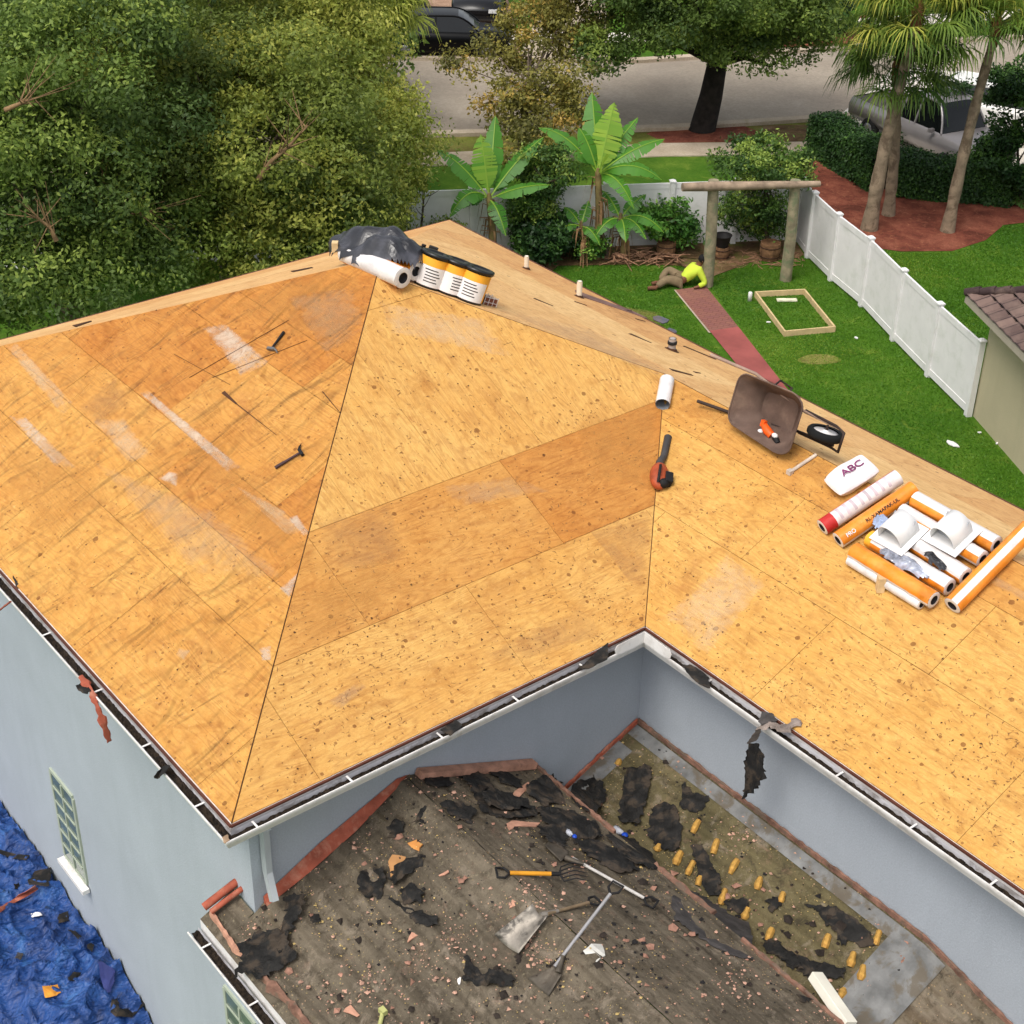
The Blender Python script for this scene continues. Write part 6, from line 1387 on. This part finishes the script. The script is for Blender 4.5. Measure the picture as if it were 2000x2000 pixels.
felt += [
 (c4((640, 600), (760, 600), (800, 640), (720, 660), (640, 640)), 'thin brown black felt tongue just below the ridge board', .03),
 (c4((960, 700), (1080, 700), (1180, 720), (1220, 770), (1100, 790), (980, 770)), 'glossy dark felt layer in the middle of the torn heap', .08),
 (c4((1240, 860), (1330, 870), (1400, 930), (1380, 1000), (1290, 940)), 'dark felt fold lying on the scraper blade side', .05),
 (c4((1430, 940), (1560, 950), (1700, 1010), (1800, 1100), (1680, 1120), (1500, 1020)), 'long dark felt sheet beside the pale scraper pole', .05),
 (c4((1620, 900), (1720, 930), (1850, 1000), (1900, 1100), (1780, 1080), (1660, 990)), 'dark felt spread along the valley right of the wrapper', .05),
 (c5((700, 1290), (770, 1300), (850, 1370), (900, 1440), (820, 1420), (720, 1350)), 'dark felt strip at the lower valley next to the foam', .04),
 (c4((600, 770), (640, 760), (610, 830), (575, 850)), 'slim upright felt shred in the upper left of the lower roof', .03)]
for i, (pts, lb, cr_) in enumerate(felt):
    scrap('felt_scrap', pts, M_feltgrey if i == 22 else M_felt, lb, 'felt scrap', crum=cr_*1.2, seed=i, group=FG)
# the big felt hanging over the lower gutter
scrap('felt_scrap', [low(x, y, h)[0][:] for x, y, h in ((555, 1750, .1), (595, 1748, .08), (590, 1775, .08), (568, 1815, .06), (560, 1850, .05), (545, 1865, .05), (552, 1800, .06), (560, 1785, .06))], M_felt, 'upright black felt strip at the left of the lower roof', 'felt scrap', crum=.05, seed=31)
scrap('felt_scrap', [low(x, y, h)[0][:] for x, y, h in ((490, 1835, .05), (505, 1820, .05), (560, 1818, .06), (570, 1850, .04), (580, 1868, .02), (545, 1900, .02), (505, 1915, .06), (470, 1895, .10), (456, 1908, .12), (462, 1895, .12), (478, 1880, .1), (472, 1850, .08))], M_felt, 'large torn black felt draped over the lower gutter', 'felt scrap', crum=.06, seed=32)
# gutter clutter
GF = 'scraps caught on the gutters'
def pt(x, y, z): return onp((0, 0, 1), z, x, y)[:]
for i, (pts, mt, lb) in enumerate((
    ([pt(*p) for p in ((1145, 1292, -.02), (1190, 1255, -.02), (1187, 1290, -.03), (1150, 1308, -.03), (1128, 1310, -.03))], M_felt, 'black felt bunched left of the inner corner guard'),
    ([pt(*p) for p in ((1332, 1300, -.03), (1350, 1298, -.03), (1385, 1325, -.03), (1388, 1345, -.03), (1372, 1342, -.03), (1345, 1318, -.03))], M_felt, 'dark grey shingle lying in the gutter right of the inner corner'),
    ([pt(*p) for p in ((861, 1427, -.02), (892, 1407, -.02), (905, 1417, -.02), (880, 1438, -.03))], M_felt, 'black felt square across the middle of the front gutter'),
    ([pt(*p) for p in ((26, 1126, .0), (34, 1136, 0), (55, 1135, .01), (68, 1140, .01), (50, 1150, 0), (33, 1150, -.02))], M_felt, 'grey felt star at the upper left eave'),
    ([pt(*p) for p in ((302, 1518, -.03), (318, 1500, -.03), (335, 1498, -.02), (325, 1512, -.03), (308, 1523, -.08))], M_felt, 'crumpled felt over the left gutter near the corner'),
    ([pt(*p) for p in ((148, 1340, -.03), (165, 1332, -.03), (180, 1350, -.03), (170, 1358, -.05), (152, 1348, -.06))], M_felt, 'black felt bit on the left gutter beside the hanging clay strip'),
    ([pt(*p) for p in ((433, 1637, -.05), (444, 1630, -.05), (448, 1642, -.05), (438, 1648, -.05))], M_cardb, 'small cardboard bit in the gutter corner'),
    ([pt(*p) for p in ((842, 1385, -.0), (858, 1376, .02), (862, 1384, .02), (850, 1392, 0))], M_lab, 'little white wrapper on the front eave'))):
    scrap('gutter_scrap', pts, mt, lb, 'scrap', crum=.03, seed=40+i, group=GF, sub=1)
# clay strip hanging from the left gutter
def hang(pts, w, mt, label, name='clay_strip', cat='clay strip'):
    P = [Vector(p) for p in pts]; o = P[0].copy(); k = rough_strip(name, [p-o for p in P], w, .02, mt, None, seed=len(label), jag=.5, step=.03); k.location = o; return tag(k, label, cat)
def wallpt(x, y, yy): return onp((0, 1, 0), yy, x, y)
hang([pt(158, 1322, -.01), pt(178, 1348, -.03), wallpt(192, 1385, -.17), wallpt(203, 1415, -.17), wallpt(214, 1449, -.16)], .07, M_red, 'broken clay strip hanging down the wall from the left gutter')
hang([wallpt(-10, 1200, -.16), wallpt(20, 1177, -.15)], .03, M_red, 'thin clay sliver at the far left gutter')
# twisted rag and felt over the right gutter
hang([pt(1560, 1408, .05), pt(1530, 1425, .03), pt(1505, 1415, .02), pt(1485, 1420, -.03), wallpt(1468, 1450, A_-.18)], .10, mat('rag_grey', (.52, .47, .44), .9, 0, .35, 8, .8), 'twisted grey brown rag over the right gutter', 'rag', 'rag')
scrap('felt_scrap', [wallpt(x, y, A_-.17)[:] for x, y in ((1463, 1455), (1480, 1452), (1485, 1468), (1493, 1478), (1490, 1500), (1495, 1520), (1470, 1545), (1453, 1562), (1456, 1535), (1460, 1515), (1457, 1490))], M_felt, 'black felt strip hanging from the right gutter against the wall', 'felt scrap', crum=.02, seed=61)
scrap('felt_scrap', [pt(*p) for p in ((1487, 1390, -.0), (1508, 1392, 0), (1520, 1408, .02), (1490, 1420, -.02), (1482, 1412, -.03))], M_feltgrey, 'grey felt corner tucked beneath the twisted rag', 'felt scrap', crum=.03, seed=62, sub=1)
# foam dabs left on the olive slope
M_foam = mat('foam_amber', (.74, .57, .28), .85, 0, .25, 16, .9, 50, dirt=(.62, .42, .20), dirts=.6)
for i, (x, y) in enumerate(c5((383, 760), (475, 855), (562, 950), (680, 1028), (790, 1095), (300, 910), (358, 957), (400, 1015), (512, 1092), (620, 1172), (732, 1270), (1000, 1302), (1240, 1285), (1120, 1387), (1168, 1450), (1075, 1545), (20, 458), (205, 862))):
    r2 = random.Random(i); k = MB(); d = Vector((-.5+r2.uniform(-.15, .15), 1, .437)).normalized(); l = r2.uniform(.045, .085) if i < 16 else .03
    k.tube([-d*l, -d*l*.5+Vector((0, 0, .012)), d*l*.2+Vector((0, 0, .016)), d*l], [r_*r2.uniform(.8, 1.2) for r_ in (.028, .038, .034, .030)], 6, smooth=False); o = k.build('foam_dab', M_foam, house); o.location = low(x, y, .012)[0]
# tile crumbs, chips, flecks over the whole lower roof
def crumbs(name, n, mt, label, seed, lo, hi, boxes):
    rr = np.random.RandomState(seed); V = []; F = []
    cl = [(rr.uniform(430, 1900), rr.uniform(1460, 2000)) for _ in range(26)]
    for i in range(n):
        if rr.rand() < .6: c = cl[rr.randint(26)]; x, y = c[0]+rr.normal(0, 32), c[1]+rr.normal(0, 24)
        else: x, y = rr.uniform(430, 1950), rr.uniform(1420, 2000)
        p, pl = low(x, y, .004)
        if p.x < -.25 or p.y > 5.0 or p.y < .02 or (pl == 'L2' and p.x > 3.72): continue
        s_ = rr.uniform(lo, hi)*(.5+rr.rand()**3*1.3); q = len(V); n_ = Vector((0, -.4, .91)); k_ = rr.randint(3, 6); a0 = rr.uniform(0, 6.28)
        ring = [p+Vector((math.cos(a0+6.283*j/k_)*s_*rr.uniform(.5, 1), math.sin(a0+6.283*j/k_)*s_*rr.uniform(.5, 1), rr.uniform(0, .4)*s_+.003)) for j in range(k_)]
        V += ring+[p+Vector((0, 0, s_*.5+.006))]; F += [(q+j, q+(j+1) % k_, q+k_) for j in range(k_)]
    me = bpy.data.meshes.new(name); me.from_pydata(V, [], F); me.materials.append(mt); o = bpy.data.objects.new(name, me); COL.objects.link(o); return tag(o, label, 'rubble', kind='stuff')
crumbs('tile_rubble', 260, mat('rubble_clay', (.62, .46, .39), .9, 0, .3, 9), 'larger broken clay lumps among the crumbs', 9, .02, .05, None)
crumbs('tile_crumbs', 2600, mat('crumb_pink', (.74, .58, .50), .9, 0, .25, 9), 'pale pink clay crumbs scattered over the lower roof', 1, .006, .022, None)
crumbs('foam_crumbs', 1800, mat('crumb_ochre', (.72, .62, .40), .9, 0, .25, 9), 'ochre foam and mortar crumbs scattered over the lower roof', 2, .005, .014, None)
crumbs('felt_tatters', 260, mat('shred_brown', (.18, .15, .13), .9, 0, .3, 9), 'bigger dark brown felt tatters across the lower roof', 8, .02, .06, None)
crumbs('felt_shreds', 900, mat('shred_black', (.13, .12, .12), .9, 0, .2, 9), 'black felt shreds scattered over the lower roof', 3, .006, .025, None)
for i, (pts, mt, lb) in enumerate((
    (c4((1090, 1310), (1110, 1255), (1145, 1280)), M_pink, 'triangular pale clay shard above the silver shovel'), (c4((535, 1490), (565, 1440), (600, 1455)), M_pink, 'triangular clay shard in the lower left centre'),
    (c4((195, 1860), (230, 1830), (290, 1885), (270, 1895)), M_pink, 'largest pale clay shard near the bottom edge'), (c4((440, 1060), (460, 1020), (540, 1020), (520, 1070), (450, 1140)), mat('cardboard', (.68, .50, .32), .9, 0, .15), 'brown cardboard flap beside the black felt wad'),
    (c4((540, 960), (590, 940), (620, 960), (600, 1000), (575, 985)), mat('orange_chip', (.78, .53, .28), .9), 'orange brown chip above the cardboard flap'), (c4((1075, 850), (1110, 835), (1250, 850), (1240, 870), (1150, 865), (1090, 885)), M_pink, 'long curled pink clay strip at the middle of the debris'),
    (c4((1100, 710), (1120, 680), (1190, 630), (1210, 640), (1150, 700), (1120, 740)), M_pink, 'pink clay strip lying across the black felt'), (c4((480, 590), (500, 540), (560, 580), (520, 660)), M_pink, 'hooked pink clay piece at the top of the red flashing'),
    (c4((955, 540), (1010, 540), (1060, 560), (1030, 590)), M_pink, 'pale clay piece just under the ridge board'), (c4((810, 1690), (825, 1670), (830, 1700), (815, 1720)), M_lab, 'small white clay chip beside the twin felt flaps'),
    (c4((1495, 1540), (1530, 1500), (1590, 1500), (1610, 1560), (1560, 1595), (1510, 1585)), mat('mortar_white', (.78, .77, .74), .9), 'flat white splash right of the flat dark shovel'), (c4((715, 1130), (760, 1105), (765, 1115), (720, 1138)), M_pink, 'thin pink clay splinter left of the yellow fork'))):
    scrap('clay_shard' if i not in (3, 10) else ('cardboard_scrap' if i == 3 else 'mortar_splash'), pts, mt, lb, 'shard' if i not in (3, 10) else 'scrap', th=.012, crum=.01, seed=80+i, sub=0)
# blue wrappers and bottles
for i, (x, y, s_, lb) in enumerate(((1212, 1630, .06, 'crumpled clear and blue wrapper at the valley edge'), (1116, 1633, .045, 'small blue wrapper left of the bigger one'))):
    p, pl = low(x, y, .01); t = empty('plastic_wrapper', p, lb, 'wrapper'); r2 = random.Random(i); k = MB()
    k.blob((-s_*.7, 0, s_*.4), (s_*1.1, s_*.7, s_*.5), 9, 6, .25, r2); k.build('film', mat('wrapper_film', (.75, .76, .80), .2, 0, .2), t)
    k = MB(); k.blob((s_*.8, s_*.2, s_*.4), (s_*.6, s_*.5, s_*.4), 8, 6, .25, r2); k.build('blue_part', mat('wrapper_blue', (.12, .30, .75), .3), t)
# ---- tools
M_alu = mat('pole_grey', (.66, .65, .65), .4, .5, .08, 6, 0); M_wh = mat('handle_wood', (.47, .40, .31), .7, 0, .25, 10); M_blade = mat('blade_dull', (.36, .33, .29), .6, .3, .3, 6, .3, dirt=(.25, .21, .17), dirts=.7)
def lp(x, y, h=.03): return low(x, y, h)[0]
def dgrip(k, p, d, side, up, w=.055):
    k.tube([p, p+d*.05+side*w, p+d*.12+side*w, p+d*.12-side*w, p+d*.05-side*w, p], .012, 6, caps=False)
def longtool(name, label, cat, g0, neck, mt, r=.016, blade=None, blade_mt=None, curv=.0, hneck=.05, hg=.05):
    a, b = lp(*g0, hg), lp(*neck, hneck); t = empty(name, b, label, cat); d = (a-b).normalized(); side = d.cross(Vector((0, 0, 1))).normalized(); a = a-b; b0 = b; b = Vector()
    k = MB(); k.tube([b, a], r, 10); k.build('pole', mt, t); k = MB(); dgrip(k, a, d, side, None); k.build('grip', M_grip, t)
    if blade:
        Q = [lp(x, y, h)-b0 for x, y, h in blade]; k = MB(); n_ = 8; vs = []; fs = []
        for i in range(n_+1):
            l = Q[0].lerp(Q[3], i/n_); rt_ = Q[1].lerp(Q[2], i/n_)
            for j in range(n_+1): p = l.lerp(rt_, j/n_); p.z += curv*(2*j/n_-1)**2*(.4+.6*i/n_); vs.append(p)
        fs = [(i*(n_+1)+j, (i+1)*(n_+1)+j, (i+1)*(n_+1)+j+1, i*(n_+1)+j+1) for i in range(n_) for j in range(n_)]
        k.add(vs, fs, True); bo = k.build('blade', blade_mt, t); s_ = bo.modifiers.new('thick', 'SOLIDIFY'); s_.thickness = .006
        k = MB(); k.tube([(Q[2]+Q[3])/2-(-d)*0, b+d*.12], [.028, .02], 8); k.build('socket', blade_mt, t)
    return t
longtool('flat_shovel', 'flat dark shovel with a long grey pole pointing up to the right', 'shovel', (1192, 1746), (1083, 1888), M_alu, hg=.30, blade=[(1030, 1912, .02), (1072, 1948, .02), (1097, 1908, .03), (1082, 1892, .04)], blade_mt=M_blade, curv=.03)
m_ss = mat('shovel_silver', (.58, .55, .51), .5, .4, .3, 7, .3, dirt=(.20, .19, .18), dirts=.8)
longtool('grain_shovel', 'broad silver scoop shovel with a short wooden handle', 'shovel', (1150, 1763), (1070, 1785), M_wh, blade=[(966, 1829, .03), (1013, 1867, .03), (1070, 1800, .06), (1040, 1776, .10)], blade_mt=m_ss, curv=.07)
longtool('roof_scraper', 'tear off scraper with a long pale pole beside the valley', 'scraper', (1258, 1754), (1118, 1676), mat('pole_pale', (.74, .72, .70), .5), blade=[(1078, 1638, .03), (1063, 1652, .03), (1095, 1684, .03), (1112, 1666, .04)], blade_mt=M_blade, curv=.01, r=.015)
a, b = lp(958, 1704, .10), lp(1092, 1707, .10); t = empty('pitch_fork', a, 'short roofing fork with a yellow handle and black tines', 'fork'); d = (b-a); dn = d.normalized(); sd_ = dn.cross(Vector((0, 0, 1))).normalized()
k = MB(); k.tube([d*.28, d*.88], .020, 10); k.build('handle', mat('handle_yellow', (.82, .56, .14), .5, 0, .15, 8), t); k = MB(); dgrip(k, d*.28, -dn, sd_, None, .06); k.tube([d*.88, d*1.02], .02, 8); k.build('grip', M_grip, t)
k = MB()
for i in range(5):
    s_ = (i-2)*.045; k.tube([d*1.0, d*1.05+sd_*s_, d*1.22+sd_*s_*1.1+Vector((0, 0, .05)), d*1.42+sd_*s_*1.1+Vector((0, 0, .02))], [.008, .007, .006, .003], 6)
k.build('tines', M_grip, t)
a, b = onp((0, 0, 1), -1.42, 1592, 1905), onp((0, 0, 1), -1.42, 1660, 2003); o = a.copy(); k = MB(); k.beam((0, 0, 0), b-a, .125, .09, nrm('LB')); k = k.build('white_board', mat('board_white', (.88, .86, .80), .7, 0, .06, 4, .2), bevel=.006); k.location = o; tag(k, 'thick white painted board lying across the valley at the bottom', 'board')
a, b = lp(740, 2010, .05), lp(748, 1975, .05); k = MB(); k.tube([(0, 0, 0), b-a], .02, 8); k.box(b-a, (.07, .05, .05)); k = k.build('yellow_tipped_rod', mat('rod_pale', (.70, .70, .45), .6)); k.location = a; tag(k, 'short pale rod with a yellow tip at the bottom edge', 'rod')

# ================================================================ blue tarpaulin beside the wall
def tarpmat():
    m_, t, b = newmat('tarpaulin_blue', .52, 0, .5); co = t.coord('Object'); n = t.noise(co, 2.2, 7, .65, .6)
    col = t.ramp(n, [(.3, lin((.08, .18, .38))), (.55, lin((.12, .28, .53))), (.75, lin((.24, .43, .66)))])
    d = t.ramp(t.noise(co, 6, 9, .75, .5), [(.55, 0), (.68, .75)]); col = t.mix(d, col, lin((.15, .17, .25)))
    col = t.mix(t.ramp(t.noise(t.mapping(co, loc=(5, 5, 5)), 14, 6, .7), [(.62, 0), (.7, .6)]), col, lin((.40, .38, .40)))
    t.link(col, b.inputs['Base Color'])
    w = t.n.new('ShaderNodeTexNoise'); w.inputs['Scale'].default_value = 3.2; w.inputs['Detail'].default_value = 5; w.inputs['Distortion'].default_value = .3; t.link(t.mapping(co, (2.2, .8, 1), (0, 0, R(-25))), w.inputs['Vector'])
    dv = t.n.new('ShaderNodeVectorMath'); dv.operation = 'MULTIPLY_ADD'; t.link(w.outputs['Color'], dv.inputs[0]); dv.inputs[1].default_value = (.5, .5, .5); t.link(co, dv.inputs[2])
    v1 = t.voro(t.mapping(dv.outputs[0], (1, .55, 1), (0, 0, R(-30))), 3.4); v2 = t.voro(t.mapping(dv.outputs[0], (1, .5, 1), (0, 0, R(35))), 8)
    h = t.math('ADD', v1.outputs['Distance'], t.math('MULTIPLY', v2.outputs['Distance'], .4)); t.link(t.bump(h, .75, .14), b.inputs['Normal']); return m_
st = .032; xs = np.arange(-12.5, -2.95, st); ys = np.arange(-4.6, .275, st); vs = []; fs = []; nx, ny = len(xs), len(ys)
def tarpz(x, y):
    e = 1/(1+math.exp(-(y+1.6)*1.6)); b0 = (.55+.45*e)*min(1, max(0, (-2.75-x)/1.0))**.5
    q = Vector((x*.8, y*1.0, 1.3)); f = 1-abs(mnoise.noise(q*1.25+Vector((mnoise.noise(q*.9)*.8, 0, 0)))) ; f2 = 1-abs(mnoise.noise(Vector((x*3.1+y*1.2, y*1.3-x*.6, 4)))); f3 = 1-abs(mnoise.noise(Vector((x*6.5, y*5.2, 9)))*1.1)
    g1 = 1-abs(mnoise.noise(Vector((x*1.9-y*1.4, y*2.6+x*.5, 14)))); return GZ+b0*.8+.20*f**6+.12*f2**12+.10*g1**12+.03*f3**8-.12
for x in xs:
    for y in ys: vs.append((x, y, tarpz(x, y)))
fs = [(i*ny+j, (i+1)*ny+j, (i+1)*ny+j+1, i*ny+j+1) for i in range(nx-1) for j in range(ny-1)]
k = MB(); k.add(vs, fs, True); tp_ = k.build('tarpaulin', tarpmat()); tag(tp_, 'crumpled blue tarpaulin spread along the foot of the long wall', 'tarpaulin')
def onT(x, y, h=.02):
    p = onp((0, 0, 1), -5.6, x, y)
    for _ in range(8): p = onp((0, 0, 1), tarpz(p.x, p.y)+h, x, y)
    return p[:]
def c0(*p): return [(x/3.863, 1500+y/3.863) for x, y in p]
TG = 'roofing scraps on the tarpaulin'
for i, (pts, mt, lb) in enumerate((
    (c0((215, 850), (270, 780), (400, 750), (370, 890), (230, 880)), M_felt, 'dark diamond shaped felt slab on the tarpaulin'), (c0((450, 1110), (525, 1080), (520, 1150), (440, 1170)), M_felt, 'square dark felt scrap on the tarpaulin below the slab'),
    (c0((520, 1220), (570, 1230), (710, 1340), (700, 1390), (620, 1330)), M_felt, 'long dark felt strip on the tarpaulin'), (c0((515, 1580), (560, 1545), (620, 1550), (570, 1600), (520, 1605)), M_felt, 'small dark felt scrap above the orange one'),
    (c0((330, 1650), (440, 1640), (460, 1690), (430, 1720), (345, 1735)), mat('foam_orange', (.86, .58, .22), .8), 'bright orange yellow scrap on the tarpaulin'), (c0((850, 1750), (890, 1730), (910, 1820), (1000, 1810), (1100, 1740), (1130, 1760), (1000, 1880), (880, 1880), (830, 1850)), M_felt, 'ragged forked felt scrap at the lower end of the tarpaulin'),
    (c0((0, 620), (110, 650), (230, 660), (200, 700), (120, 690), (0, 650)), M_felt, 'dark felt sliver at the left edge of the tarpaulin'), (c0((110, 880), (150, 870), (150, 910), (115, 915)), M_felt, 'tiny dark bit left of the diamond slab'),
    (c0((0, 1060), (110, 990), (270, 895), (290, 915), (140, 1010), (0, 1095)), M_red, 'long thin red clay strip on the tarpaulin'), (c0((235, 1100), (310, 1090), (320, 1115), (250, 1130)), M_lab, 'small white scrap on the tarpaulin'),
    (c0((740, 1450), (880, 1530), (840, 1700), (790, 1690)), mat('tarp_patch', (.22, .25, .47), .6), 'faded violet blue patch on the tarpaulin'), (c0((130, 1390), (180, 1400), (170, 1460), (125, 1440)), M_feltgrey, 'grey felt bit low on the left of the tarpaulin'))):
    scrap('roofing_scrap', [onT(x, y, .035) for x, y in pts], mt, lb, 'scrap', crum=.03, seed=120+i, group=TG, sub=1)
k = MB(); r2 = random.Random(3)
for i in range(260):
    x, y = r2.uniform(-3.4, -2.4), r2.uniform(-.9, .22); d = Vector((r2.gauss(0, .05), r2.gauss(0, .05), r2.uniform(.15, .5))); k.add([(x-.01, y, GZ), (x+.01, y, GZ), (x+d.x, y+d.y, GZ+d.z)], [(0, 1, 2)])
o = k.build('weeds', mat('weed_green', (.45, .52, .16), .8)); tag(o, 'tall green weeds at the end of the tarpaulin against the wall', 'weeds', kind='stuff')
